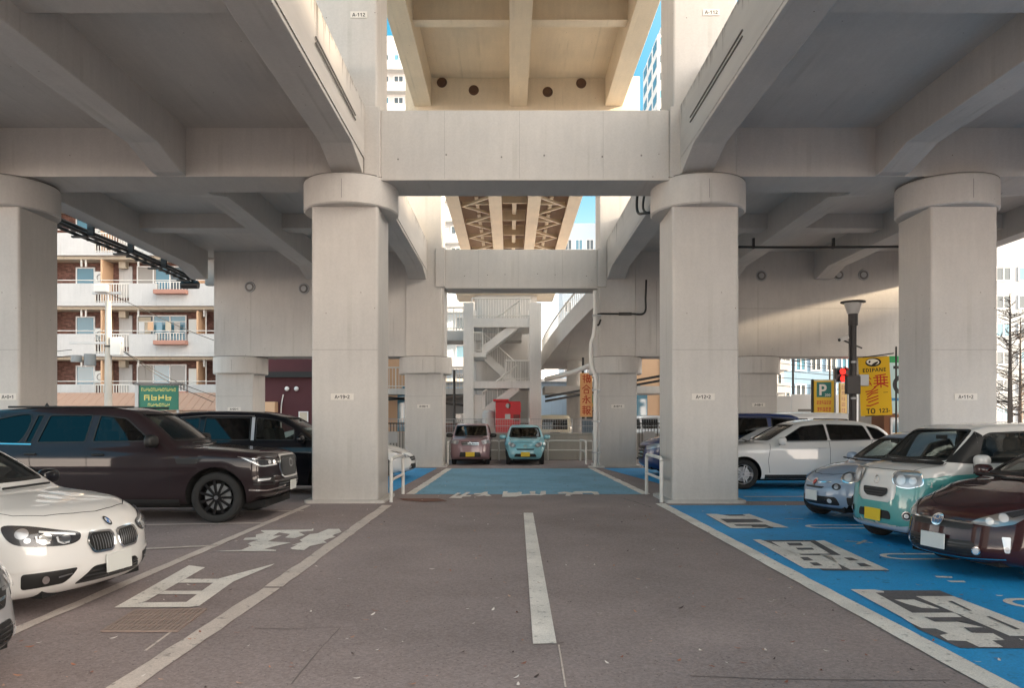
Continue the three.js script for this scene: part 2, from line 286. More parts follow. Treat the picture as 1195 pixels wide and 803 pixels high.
{ // dry leaves and litter scattered on the asphalt: uncountable bits, curled little blades
  const s = new THREE.Shape(); s.moveTo(-0.02, 0); s.quadraticCurveTo(0, 0.014, 0.022, 0); s.quadraticCurveTo(0, -0.014, -0.02, 0);
  const g = new THREE.ShapeGeometry(s, 5); const p = g.attributes.position; for (let i = 0; i < p.count; i++) p.setZ(i, 12 * p.getX(i) ** 2 + 14 * p.getY(i) ** 2); g.rotateX(-Math.PI / 2); g.computeVertexNormals();
  const n = 850, im = new THREE.InstancedMesh(g, std({ color: 0xffffff, roughness: 0.9, side: THREE.DoubleSide }), n), m = new THREE.Matrix4(), q = new THREE.Quaternion();
  const cols = [[0.42, 0.17, 0.10], [0.6, 0.38, 0.28], [0.7, 0.62, 0.58], [0.3, 0.12, 0.08], [0.8, 0.74, 0.7], [0.07, 0.05, 0.045], [0.5, 0.25, 0.16]];
  for (let i = 0; i < n; i++) {
    const D = 4 + 22 * Math.pow(rnd(), 1.5), x = rr(-1, 1) * Math.min(0.72 * D, 7) + 0.2, sc = rr(0.5, 1.7);
    q.setFromEuler(new THREE.Euler(rr(-0.2, 0.2), rr(0, 6.28), rr(-0.2, 0.2)));
    m.compose(V(x, 0.006, -D), q, V(sc, sc, sc)); im.setMatrixAt(i, m); const c = cols[Math.floor(rnd() * cols.length)]; im.setColorAt(i, lin(...c));
  }
  im.name = 'fallen_leaves'; im.castShadow = im.receiveShadow = true; scene.add(im);
  tag(im, 'tiny dry leaves and litter scattered over the asphalt', 'leaf litter', null, 'stuff');
}
// ================================================================ viaduct
const BENT = [-2.6, -16.3, -28.0];
const SOFFIT = 7.65, GBOT = 6.9, HAUNCH = 6.66;
function plate(text, w, h, parent, pos, turn = 0) {
  const t = canvasTex(256, Math.round(256 * h / w), (c, W, H) => { c.fillStyle = '#d9d4cc'; c.fillRect(0, 0, W, H); c.fillStyle = '#1d1c1c'; c.font = 'bold ' + Math.round(H * 0.78) + 'px sans-serif'; c.textAlign = 'center'; c.textBaseline = 'middle'; c.fillText(text, W / 2, H * 0.54, W * 0.94); });
  const m = part('number_plate', new THREE.BoxGeometry(w, h, 0.01), [M.whitePipe, M.whitePipe, M.whitePipe, M.whitePipe, std({ map: t, roughness: 0.6 }), M.whitePipe], parent, pos);
  m.rotation.y = turn; return m;
}
const colShape = roundedSquare(1.35, 1.35, 0.055);
function pier(x, z, top, capR, label, text, opts = {}) {
  const g = thing('bridge_pier', label, 'pier', [x, 0, z], 0, 'viaduct piers');
  part('column', extrudeY(colShape, 0, top - 0.3), M.steel, g);
  part('base_ring', extrudeY(roundedSquare(1.62, 1.62, 0.12), 0, 0.06), M.steel, g);
  // round capital with a slightly rounded lower rim and a rain seam on top
  const pr = [[0.01, top - 0.6], [capR - 0.03, top - 0.6], [capR, top - 0.57], [capR, top - 0.02], [capR - 0.02, top], [0.01, top]].map(([a, b]) => new THREE.Vector2(a, b));
  const cap = toCreasedNormals(new THREE.LatheGeometry(pr, 48), 0.5);
  const p = cap.attributes.position, uv = cap.attributes.uv; for (let i = 0; i < p.count; i++) uv.setXY(i, uv.getX(i) * 6.2 + x * 0.7, p.getY(i));
  part('capital', cap, M.steel, g);
  part('cap_joint', new THREE.CylinderGeometry(capR - 0.012, capR - 0.012, 0.022, 48, 1, true).translate(0, top + 0.011, 0), M.seam, g);
  part('seam', box(-0.004, 0.004, top - 0.5, top - 0.12, capR - 0.012, capR + 0.003), M.seam, g);
  part('weld_line', box(-0.665, 0.665, opts.weld ?? 3.1, (opts.weld ?? 3.1) + 0.006, 0.66, 0.6785), M.seam, g);
  if (text) plate(text, text.length > 5 ? 0.46 : 0.34, 0.13, g, [opts.px ?? 0, opts.py ?? 2.15, 0.683]);
  if (opts.upper) part('upper_column', extrudeY(roundedSquare(1.3, 1.3, 0.05), top, 12.4), M.steel, g);
  if (opts.upper && opts.utext) plate(opts.utext, 0.34, 0.13, g, [opts.upx ?? 0, opts.upy, 0.66]);
  return g;
}
const CL = -3.34, CR = 3.96;
// nearest row, beside and behind the camera
for (const [x, l] of [[-10.6, 'outer left'], [CL, 'inner left'], [CR, 'inner right'], [9.2, 'outer right']]) pier(x, BENT[0], 6.6, 0.98, 'pier of the row nearest the camera, ' + l + ', outside the view', null, { upper: Math.abs(x) < 5 });
pier(-10.6, BENT[1], 6.6, 0.98, 'near pier at the left edge with round capital', 'A•0•1', { px: 0.45 });
pier(CL, BENT[1], 6.6, 0.98, 'near pier left of the driving lane, marked A 19 2', 'A•19•2', { upper: true, utext: 'A-112', upx: 0.28, upy: 9.9, px: -0.05 });
pier(CR, BENT[1], 6.6, 0.98, 'near pier right of the driving lane, marked A 12 2', 'A•12•2', { upper: true, utext: 'A-112', upx: 0.12, upy: 9.95, px: -0.05 });
pier(9.2, BENT[1], 6.6, 0.98, 'near pier at right behind the mint kei car, marked A 11 2', 'A•11•2', { px: 0.02 });
pier(-9.75, BENT[2], 3.9, 0.95, 'low far pier left, beside the brick apartment house', 'A•05•1', { weld: 2.5, py: 2.05 });
pier(-3.05, BENT[2], 3.9, 0.95, 'low far pier left of the parked kei cars', 'A•06•1', { upper: true, utext: '112', upy: 10.3, weld: 2.5 });
pier(3.82, BENT[2], 3.9, 0.95, 'low far pier right of the parked kei cars, with a drain pipe', 'A•07•1', { upper: true, utext: '113', upy: 10.3, weld: 2.5 });
pier(8.8, BENT[2], 3.9, 0.95, 'low far pier behind the white estate car', 'A•08•1', { weld: 2.5, py: 2.2 });
pier(13.6, BENT[2], 3.9, 0.95, 'low far pier half behind the yellow banner', null, { weld: 2.5 });
pier(14.2, BENT[1], 6.6, 0.98, 'near pier beyond the right edge of the view', null);

// lower carriageways: slab, haunched girders, cross beams, kerb parapets
function girder(parent, xc, w, z0, z1, bot = GBOT) {
  part('girder', extrudeX([[z0, SOFFIT + 0.1], [z0, HAUNCH], [z0 - 0.25, HAUNCH], [z0 - 1.25, bot], [z1 + 1.25, bot], [z1 + 0.25, HAUNCH], [z1, HAUNCH], [z1, SOFFIT + 0.1]].map(([z, y]) => [z, y]), xc - w / 2, xc + w / 2, 0.015), M.steel, parent);
}
function vent(parent, x, y, z, r, mat = M.galv) {
  part('vent_ring', new THREE.TorusGeometry(r, r * 0.14, 8, 28), mat, parent, [x, y, z + 0.01]);
  const d = part('vent_cover', new THREE.CylinderGeometry(r * 0.97, r * 0.97, 0.03, 24), mat === M.rust ? M.rust : M.seam, parent, [x, y, z + 0.005]); d.rotation.x = Math.PI / 2;
  const k = part('vent_hub', new THREE.CylinderGeometry(r * 0.55, r * 0.6, 0.05, 20), mat, parent, [x, y, z + 0.025]); k.rotation.x = Math.PI / 2;
}
function lowerRoad(name, label, xin, xout, girders, side, ends) {
  const g = thing(name, label, 'viaduct');
  const a = Math.min(xin, xout), b = Math.max(xin, xout), zN = 0.8, zF = -31.5;
  part('deck', box(a + 0.02, b - 0.02, SOFFIT, 8.0, zF, zN), M.steel, g);
  const inset = side * 0.5, fg = box(xin - 0.008, xin + 0.012, 6.97, 8.03, zF, zN), fu = fg.attributes.uv, fp = fg.attributes.position; for (let i = 0; i < fp.count; i++) fu.setXY(i, fp.getZ(i) / 8 + (side > 0 ? 0.35 : 0), (fp.getY(i) - 6.97) / 1.06 * 0.985);
  part('fascia_panel', fg, M.fascia, g);
  part('parapet', box(Math.min(xin - inset, xin - inset - side * 0.2), Math.max(xin - inset, xin - inset - side * 0.2), 8.0, 8.85, zF, zN), M.steel, g);
  part('parapet', box(Math.min(xout, xout + side * 0.25), Math.max(xout, xout + side * 0.25), 7.6, 9.0, zF, zN), M.steel, g);
  const cross = [[BENT[0] + 3.3, BENT[0] + 0.55], [BENT[0] - 0.55, BENT[1] + 0.55], [BENT[1] - 0.55, BENT[2] + 0.55], [BENT[2] - 0.55, zF]];
  cross.forEach(([z0, z1], s) => {
    const span = z0 - z1 > 2.6 ? [z0, z1] : null;
    for (const [x, w] of girders) if (span) girder(g, x, w, z0, z1); else part('girder', box(x - w / 2, x + w / 2, GBOT, SOFFIT + 0.1, z1, z0), M.steel, g);
    if (span && z0 - z1 > 8) { const zm = (z0 + z1) / 2 + (s === 1 ? -0.75 : -0.5);
      for (let i = 1; i < girders.length; i++) { const x0 = girders[i - 1], x1 = girders[i]; part('cross_beam', box(x0[0] + x0[1] / 2, x1[0] - x1[1] / 2, SOFFIT - 0.42, SOFFIT + 0.05, zm - 0.3, zm + 0.3), M.steel, g); } }
  });
  // bent beams across the row
  part('bent_beam', box(a + 0.1, b - 0.1, HAUNCH - 0.01, SOFFIT + 0.05, BENT[0] - 0.55, BENT[0] + 0.55, 0.01), M.steel, g);
  part('bent_beam', box(a + 0.1, b - 0.1, HAUNCH - 0.01, SOFFIT + 0.05, BENT[1] - 0.55, BENT[1] + 0.55, 0.01), M.steel, g);
  const w = part('deep_bent_beam', box(ends[0], ends[1], 3.92, SOFFIT + 0.05, BENT[2] - 0.6, BENT[2] + 0.6, 0.012), M.steel, g);
  return [g, w];
}
const Z2 = BENT[2] + 0.6;
{
  const [g] = lowerRoad('elevated_road', 'underside of the elevated road at left, with haunched grey girders', -2.95, -11.35, [[-11.0, 0.55], [-6.9, 0.6], [-3.27, 0.62]], 1, [-10.5, -2.32]);
  vent(g, gx(292, 27.4), 1.7 + 154 * 27.4 / 900, Z2, 0.17); vent(g, gx(355, 27.4), 1.7 + 152 * 27.4 / 900, Z2, 0.17);
  part('access_panel', box(gx(478, 27.4), gx(500, 27.4), 1.7 + 110 * 27.4 / 900, 1.7 + 133 * 27.4 / 900, Z2 - 0.01, Z2 + 0.012), std({ color: lin(0.66, 0.65, 0.64), roughness: 0.5 }), g);
  part('fascia_rail', [beam([-2.915, 7.45, -11.6], [-2.915, 7.45, -14.6], 0.02, 0.02), beam([-2.915, 7.36, -11.6], [-2.915, 7.36, -14.6], 0.02, 0.02)], M.seam, g);
}
{
  const [g] = lowerRoad('elevated_road', 'underside of the elevated road at right, with haunched grey girders', 3.45, 14.85, [[3.76, 0.62], [7.75, 0.6], [11.1, 0.6], [14.5, 0.5]], -1, [3.1, 14.6]);
  for (const [x, y] of [[888, 322], [978, 321], [1007, 321]]) vent(g, gx(x, 27.4), 1.7 + (489 - y) * 27.4 / 900, Z2, 0.17);
  part('fascia_rail', [beam([3.43, 7.45, -11.4], [3.43, 7.45, -14.7], 0.02, 0.02), beam([3.43, 7.36, -11.4], [3.43, 7.36, -14.7], 0.02, 0.02)], M.seam, g);
  part('wall_seam', [box(gx(862, 27.4), gx(1050, 27.4), 5.62, 5.628, Z2 - 0.01, Z2 + 0.004), box(5.2, 5.207, 4.0, 6.6, Z2 - 0.01, Z2 + 0.004)], M.seam, g);
}
// portal beams between the inner piers
function portal(z, label, y0, y1, x0, x1) {
  const g = thing('portal_beam', label, 'beam');
  part('beam_box', box(x0, x1, y0, y1, z - 0.42, z + 0.62, 0.02), M.steel, g);
  part('bottom_flange', box(x0 + 0.01, x1 - 0.01, y0 - 0.03, y0 - 0.001, z - 0.46, z + 0.66, 0.008), M.steel, g);
  for (const f of [0.22, 0.48, 0.77]) part('plate_joint', box(lerp(x0, x1, f), lerp(x0, x1, f) + 0.004, y0 + 0.02, y1 - 0.02, z + 0.6, z + 0.6215), M.seam, g);
  for (let i = 0; i < 6; i++) { const x = lerp(x0 + 0.5, x1 - 0.4, i / 5) + rr(-0.2, 0.2), d = part('bolt_cap', new THREE.CylinderGeometry(0.018, 0.018, 0.012, 10), M.seam, g, [x, y0 + 0.45 + rr(-0.05, 0.05), z + 0.624]); d.rotation.x = Math.PI / 2; }
  for (const x of [x0 - 0.16, x1 + 0.16]) part('splice_plate', box(x - 0.16, x + 0.16, y0 + 0.02, y1 + 0.04, z - 0.6, z + 0.71, 0.01), M.steel, g);
}
portal(BENT[1], 'big grey beam between the two near piers', 6.57, 7.98, -2.62, 3.24);
portal(BENT[2], 'far grey beam between the two far piers above the kei cars', 6.36, 7.72, -2.3, 3.1);

// upper road: beige girders near, open braced girders beyond
{
  const g = thing('upper_road', 'beige underside of the high upper road over the middle', 'viaduct');
  const B = M.beige;
  part('deck', box(-3.45, 4.05, 13.8, 14.15, BENT[2] - 0.5, 2), B, g);
  for (const s of [-3.45, 3.85]) part('parapet', box(s, s + 0.2, 13.5, 15.2, BENT[2] - 0.5, 2), B, g);
  for (const x of [-3.08, 0.3, 3.68]) part('girder', box(x - 0.31, x + 0.31, 12.8, 13.85, BENT[2] + 0.65, 2, 0.012), B, g);
  for (const z of [-22.2, -16.3, -10.5, -4.5]) for (const [a, b] of [[-2.77, -0.01], [0.61, 3.37]]) {
    part('cross_beam', box(a, b, 13.12, 13.85, z - 0.06, z + 0.06), B, g); part('cross_flange', box(a, b, 13.08, 13.118, z - 0.2, z + 0.2, 0.006), B, g);
  }
  for (const z of [BENT[2], BENT[1], BENT[0]]) part('head_beam', box(-3.7, 4.6, z === BENT[2] ? 11.6 : 12.38, z === BENT[2] ? 13.85 : 12.79, z - 0.62, z + 0.64, 0.012), B, g);
  for (const [x, y] of [[516, 97], [553, 106], [639, 108], [678, 98]]) vent(g, gx(x, 27.4), 1.7 + (489 - y) * 27.4 / 900, Z2 + 0.04, 0.16, M.rust);
  // beyond the far piers
  const zA = BENT[2] - 0.7, zB = -62, X = [-2.9, -0.75, 1.25, 3.3];
  part('deck', box(-3.3, 3.7, 14.0, 14.3, zB, BENT[2] - 0.51), std({ color: lin(0.30, 0.20, 0.14), roughness: 0.8, map: texPaint }), g);
  for (const x of X) { part('girder_web', box(x - 0.04, x + 0.04, 12.85, 14.0, zB, zA), B, g); part('girder_flange', box(x - 0.33, x + 0.33, 12.8, 12.849, zB, zA, 0.01), B, g); }
  for (let z = zA - 2; z > zB; z -= 3.6) {
    for (let i = 0; i < 3; i++) {
      const a = X[i] + 0.34, b = X[i + 1] - 0.34, m = (a + b) / 2;
      if (i === 1) { part('cross_beam', box(a, b, 13.3, 13.9, z - 0.05, z + 0.05), B, g); part('stringer', box(m - 0.12, m + 0.12, 13.6, 13.98, z - 3.4, z - 0.2), B, g); }
      else { part('brace', beam([a, 13.3, z], [b, 13.3, z], 0.14, 0.14), B, g); part('brace', beam([i ? b : a, 13.2, z - 0.1], [i ? a : b, 13.2, z - 1.7], 0.12, 0.12), B, g); part('brace', beam([i ? a : b, 13.1, z - 1.75], [i ? b : a, 13.1, z - 3.4], 0.12, 0.12), B, g); part('stringer', box(m - 0.09, m + 0.09, 13.7, 13.98, z - 3.4, z - 0.2), B, g); }
    }
  }
}
// ================================================================ fittings on the viaduct
{
  const c = thing('cable_conduit', 'dark cable conduit strung across under the right road', 'conduit');
  part('pipe', tube([[5.0, 6.66, -22.2], [8.5, 6.64, -22.2], [12.5, 6.67, -22.2]], 0.035, 8), M.black, c);
  for (const x of [5.6, 7.0, 9.3, 11.8]) part('clamp', box(x - 0.03, x + 0.03, 6.6, 6.9, -22.25, -22.15), M.black, c);
}
{
  const c = thing('cable_ladder', 'black cable ladder with brackets under the outer left road edge', 'cable ladder');
  const x = -11.75, y = 6.75;
  for (const [dx, dy] of [[0, 0], [0.28, 0], [0.14, 0.16]]) part('cable', tube([[x + dx, y + dy, -15], [x + dx, y + dy - 0.05, -20], [x + dx, y + dy, -24], [x + dx, y + dy - 0.02, -28.4]], 0.05, 8), M.black, c);
  for (let z = -15.5; z > -28.4; z -= 0.55) part('rung', box(x - 0.05, x + 0.33, y - 0.08, y - 0.045, z - 0.03, z + 0.03), M.black, c);
  for (let z = -16.5; z > -28.4; z -= 2.2) part('bracket', [box(x + 0.33, x + 0.5, y - 0.1, y + 0.3, z - 0.04, z + 0.04), box(x - 0.1, x + 0.33, y - 0.14, y - 0.09, z - 0.05, z + 0.05)], M.black, c);
  part('junction_drum', bar([x - 0.1, y - 0.2, -27.9], [x + 0.5, y - 0.2, -27.9], 0.14, 14), M.black, c);
}
{
  const c = thing('drain_pipe', 'pale drain pipe bending down the far right pier', 'pipe');
  const z = -27.05;
  part('pipe', tube([[2.98, 6.2, z], [2.98, 5.0, z], [2.92, 4.55, z], [2.86, 4.4, z], [2.86, 3.65, z], [2.92, 3.4, z], [3.0, 3.2, z], [3.0, 2.2, z], [3.0, 0.05, z]], 0.075, 10, true, 90), M.whitePipe, c);
  for (const y of [0.5, 1.6, 2.7, 5.3]) part('clamp', box(2.88, 3.2, y, y + 0.05, z - 0.09, z + 0.09), M.galv, c);
  part('foot', box(2.75, 3.3, 0, 0.05, z - 0.2, z + 0.2), M.whitePipe, c);
}
{
  const c = thing('cable_loop', 'black cables looping off the inner edge of the right road', 'cable');
  part('cable', tube([[3.35, 7.6, -18.6], [3.28, 7.7, -19.0], [3.2, 7.4, -19.3], [3.2, 6.9, -19.35], [3.35, 6.75, -18.9], [3.9, 6.78, -18.6], [4.6, 6.8, -18.4]], 0.035, 8, true, 60), M.black, c);
  part('cable', tube([[3.38, 7.55, -18.7], [3.33, 7.3, -19.05], [3.3, 6.9, -19.1], [3.42, 6.72, -18.8], [4.0, 6.74, -18.5], [4.6, 6.76, -18.35]], 0.03, 8, true, 60), M.black, c);
  part('cable', tube([[4.75, 6.55, -26.9], [4.78, 6.0, -27.2], [4.75, 5.45, -27.3], [4.3, 5.42, -27.3], [3.5, 5.42, -27.3], [3.15, 5.4, -27.2], [2.95, 5.3, -27.1], [2.95, 5.1, -27.1], [3.1, 5.0, -27.15], [3.2, 5.2, -27.2]], 0.035, 8, true, 80), M.black, c);
  part('junction_box', box(3.85, 4.3, 5.37, 5.47, -27.38, -27.26), M.black, c);
}
function guardRail(label, pts, h, rails) {
  const g = thing('guard_rail', label, 'guard rail', [0, 0, 0], 0, 'white pipe guard rails');
  for (let i = 0; i < pts.length; i++) part('post', bar([pts[i][0], 0, pts[i][1]], [pts[i][0], h - 0.06, pts[i][1]], 0.038, 12), M.whitePipe, g);
  for (const y of rails) for (let i = 1; i < pts.length; i++) {
    const a = pts[i - 1], b = pts[i];
    if (y === h) part('rail', tube([[a[0], h - 0.07, a[1]], [a[0] + (b[0] - a[0]) * 0.03, h - 0.01, a[1] + (b[1] - a[1]) * 0.03], [a[0] + (b[0] - a[0]) * 0.1, h, a[1] + (b[1] - a[1]) * 0.1], [lerp(a[0], b[0], 0.9), h, lerp(a[1], b[1], 0.9)], [lerp(a[0], b[0], 0.97), h - 0.01, lerp(a[1], b[1], 0.97)], [b[0], h - 0.07, b[1]]], 0.036, 10, true, 40), M.whitePipe, g);
    else part('rail', bar([a[0], y, a[1]], [b[0], y, b[1]], 0.03, 10), M.whitePipe, g);
  }
}
guardRail('white pipe guard rail beside the near left pier', [[-2.42, -15.75], [-2.42, -17.5]], 0.88, [0.45, 0.88]);
guardRail('white pipe guard rail beside the near right pier', [[3.08, -15.7], [3.08, -17.4]], 0.9, [0.48, 0.9]);
guardRail('white pipe guard rail left of the mauve kei car', [[-2.28, -28.4], [-2.28, -31.2]], 0.85, [0.45, 0.85]);
guardRail('long white pipe guard rail behind the two kei cars', [[-2.3, -31.6], [-0.45, -31.6], [1.55, -31.6], [3.4, -31.6]], 0.8, [0.42, 0.8]);
guardRail('white pipe guard rail right of the light blue kei car', [[2.85, -28.9], [2.85, -31.2]], 0.85, [0.45, 0.85]);
// ================================================================ low wall, fence and yard behind the far piers
const concrete = std({ color: lin(0.55, 0.52, 0.47), map: texPaint, roughness: 0.9 });
{
  const w = thing('retaining_wall', 'low cream concrete wall behind the two kei cars', 'wall', [0, 0, -32.3]);
  part('wall_body', box(-6.5, 12, 0, 1.05, -0.12, 0.12, 0.01), concrete, w); part('coping', box(-6.55, 12.05, 1.05, 1.1, -0.16, 0.16, 0.01), concrete, w);
  const f = thing('mesh_fence', 'thin wire mesh fence standing on the low cream wall', 'fence', [0, 1.1, -32.3]);
  for (let x = -6.4; x <= 12; x += 1.8) part('post', bar([x, 0, 0], [x, 0.62, 0], 0.025), M.galv, f);
  for (const y of [0.03, 0.3, 0.6]) part('rail', bar([-6.4, y, 0], [11.8, y, 0], 0.014, 6), M.galv, f);
  const wires = []; for (let x = -6.4; x <= 12; x += 0.1) wires.push(new THREE.BoxGeometry(0.007, 0.58, 0.007).translate(x, 0.315, 0)); for (let y = 0.08; y < 0.6; y += 0.07) wires.push(new THREE.BoxGeometry(18.3, 0.006, 0.006).translate(2.75, y, 0.006));
  tag(part('wire_mesh', wires, M.galv, f), null, null, null, 'stuff');
}
const brick = std({ color: lin(0.20, 0.118, 0.10), roughness: 0.9, map: dataTex(512, (u, v) => {
  const r = Math.floor(v * 32), x = u * 16 + (r % 2) * 0.5, fx = x - Math.floor(x), fy = v * 32 - r, j = fx < 0.06 || fy < 0.12, h = hash2(((Math.floor(x) % 16) + 16) % 16, r, 5);
  return j ? [0.82, 0.8, 0.78] : [0.72 + h * 0.3, 0.66 + h * 0.3, 0.64 + h * 0.3];
}, true, 3.2) });
const glassDark = new THREE.MeshPhysicalMaterial({ color: lin(0.075, 0.095, 0.11), roughness: 0.06, metalness: 0, specularIntensity: 1, ior: 1.6 });
const glassBlue = new THREE.MeshPhysicalMaterial({ color: lin(0.09, 0.22, 0.30), roughness: 0.05, ior: 1.7 });
const frameWhite = std({ color: lin(0.75, 0.75, 0.75), roughness: 0.5 });
const white = std({ color: lin(0.60, 0.595, 0.59), roughness: 0.75, map: texPaint });
const tan = std({ color: lin(0.62, 0.40, 0.25), roughness: 0.8 });
const cream = std({ color: lin(0.66, 0.58, 0.46), roughness: 0.8, map: texPaint });
{
  const w = thing('brick_wall', 'low reddish brick wall seen through the mesh fence', 'wall', [0, 0, -38.5]);
  part('wall_body', box(-3.4, 1.2, 0, 1.5, -0.12, 0.12), brick, w); part('coping', box(-3.45, 1.25, 1.5, 1.56, -0.15, 0.15), concrete, w);
  const k = thing('red_kiosk', 'bright red metal cabin behind the fence with white emblem', 'kiosk', [-0.1, 0, -35.6]);
  const red = std({ color: lin(0.52, 0.008, 0.018), roughness: 0.45 });
  part('cabin', box(-0.55, 0.58, 0, 2.5, -0.5, 0.5, 0.03), red, k); part('roof', box(-0.66, 0.05, 2.5, 2.6, -0.55, 0.55, 0.02), red, k); part('sign_board', box(0.05, 0.6, 2.0, 2.44, 0.501, 0.53), red, k);
  part('emblem', new THREE.CylinderGeometry(0.11, 0.11, 0.02, 20).rotateX(Math.PI / 2).translate(0.02, 2.3, 0.52), white, k); part('label_panel', box(-0.12, 0.12, 1.7, 1.92, 0.502, 0.52), white, k);
  part('hatch', box(0.26, 0.54, 1.6, 1.9, 0.503, 0.53), std({ color: lin(0.15, 0.01, 0.012), roughness: 0.5 }), k);
  const t = thing('water_tank', 'small white tank left of the red cabin', 'tank', [-0.98, 0, -35.7]);
  part('drum', new THREE.CylinderGeometry(0.28, 0.3, 0.7, 20).translate(0, 1.65, 0), white, t); part('stand', box(-0.3, 0.3, 0, 1.3, -0.28, 0.28), concrete, t); part('lid', new THREE.CylinderGeometry(0.2, 0.28, 0.08, 20).translate(0, 2.04, 0), white, t);
  const b = thing('bollard_cabinet', 'slim blue grey cabinet behind the low wall', 'cabinet', [3.35, 0, -33.4]);
  part('cabinet_body', box(-0.2, 0.2, 0, 1.62, -0.2, 0.2, 0.02), std({ color: lin(0.10, 0.16, 0.22), roughness: 0.5 }), b); part('cap', box(-0.23, 0.23, 1.62, 1.67, -0.23, 0.23, 0.01), M.galv, b);
  for (const [x0, x1, l] of [[-5.2, -3.6, 'dark bar fence left of the far left inner pier'], [5.0, 6.9, 'dark bar fence right of the far right inner pier']]) {
    const f = thing('bar_fence', l, 'fence', [0, 0, -30.6]);
    for (let x = x0; x <= x1; x += 0.12) part('bar', box(x - 0.012, x + 0.012, 0.1, 1.55, -0.012, 0.012), M.black, f);
    for (const y of [0.12, 1.5]) part('rail', box(x0, x1 + 0.05, y, y + 0.05, -0.025, 0.025), M.black, f);
    part('notice', box(x0 + 0.3, x0 + 0.75, 0.75, 1.2, 0.026, 0.036), white, f);
  }
}
// pedestrian stair tower and its pier
const railM = std({ color: lin(0.68, 0.66, 0.62), roughness: 0.5 });
function railing(parent, a, b, h, n, top = true) {
  const L = (t, y) => [lerp(a[0], b[0], t), lerp(a[1], b[1], t) + y, lerp(a[2], b[2], t)];
  const gs = []; for (let i = 0; i <= n; i++) gs.push(bar(L(i / n, 0), L(i / n, h), i % 6 ? 0.014 : 0.03, 6));
  part('balusters', gs, railM, parent);
  part('handrail', bar(L(0, h), L(1, h), 0.04, 8), railM, parent); part('lower_rail', bar(L(0, 0.12), L(1, 0.12), 0.025, 6), railM, parent);
}
{
  const D = -36.5, X = (px) => gx(px, 36.5), Y = (py) => 1.7 + (489 - py) * 36.5 / 900;
  const s = thing('stair_tower', 'grey steel stair tower with zigzag flights beyond the far beam', 'stairs');
  for (const [px, w] of [[547, 0.24], [624.5, 0.28]]) for (const dz of [0, -2.6]) part('post', box(X(px) - w, X(px) + w, 0, Y(354), D + dz - 0.2, D + dz + 0.2), M.pale, s);
  for (const [py, h] of [[372, 0.42], [445, 0.34]]) part('landing_beam', box(X(551) , X(619), Y(py) - h, Y(py), D - 2.8, D + 0.16), M.pale, s);
  part('landing', box(X(549.5), X(567), Y(412) - 0.2, Y(412), D - 2.7, D + 0.14), M.pale, s);
  part('landing', box(X(549.5), X(566), Y(484) - 0.2, Y(484), D - 2.7, D + 0.14), M.pale, s);
  const flight = (px0, py0, px1, py1, z) => {
    const a = [X(px0), Y(py0), z], b = [X(px1), Y(py1), z];
    part('stringer', beam(a, b, 0.12, 0.36), M.pale, s); part('stringer', beam([a[0], a[1], z - 1.1], [b[0], b[1], z - 1.1], 0.12, 0.36), M.pale, s);
    const n = 9; for (let i = 1; i < n; i++) part('tread', box(lerp(a[0], b[0], i / n) - 0.14, lerp(a[0], b[0], i / n) + 0.14, lerp(a[1], b[1], i / n) + 0.02, lerp(a[1], b[1], i / n) + 0.06, z - 1.04, z - 0.06), M.pale, s);
    railing(s, [a[0], a[1] + 0.1, z], [b[0], b[1] + 0.1, z], 0.95, 14);
  };
  flight(563, 410, 606, 377, D + 0.02); flight(563, 411, 602, 447, D - 1.35); flight(563, 484, 604, 452, D + 0.02);
  railing(s, [X(551), Y(412), D + 0.1], [X(563), Y(412), D + 0.1], 0.95, 6); railing(s, [X(590), Y(445), D + 0.1], [X(619), Y(445), D + 0.1], 0.95, 10); railing(s, [X(551), Y(372), D + 0.1], [X(619), Y(372), D + 0.1], 0.95, 22);
  part('side_panel', box(X(550), X(566), Y(484), Y(461), D - 0.02, D + 0.03), M.pale, s);
  const p = thing('footbridge_pier', 'wide rounded grey pier behind the stair tower', 'pier', [gx(590, 40.5), 0, -41.5]);
  part('column', extrudeY(roundedSquare(3.3, 2.2, 0.5), 0, 8.2), M.steel, p); part('cap_block', box(-2.6, 2.6, 8.2, 8.7, -1.4, 1.4, 0.05), M.beige, p);
}
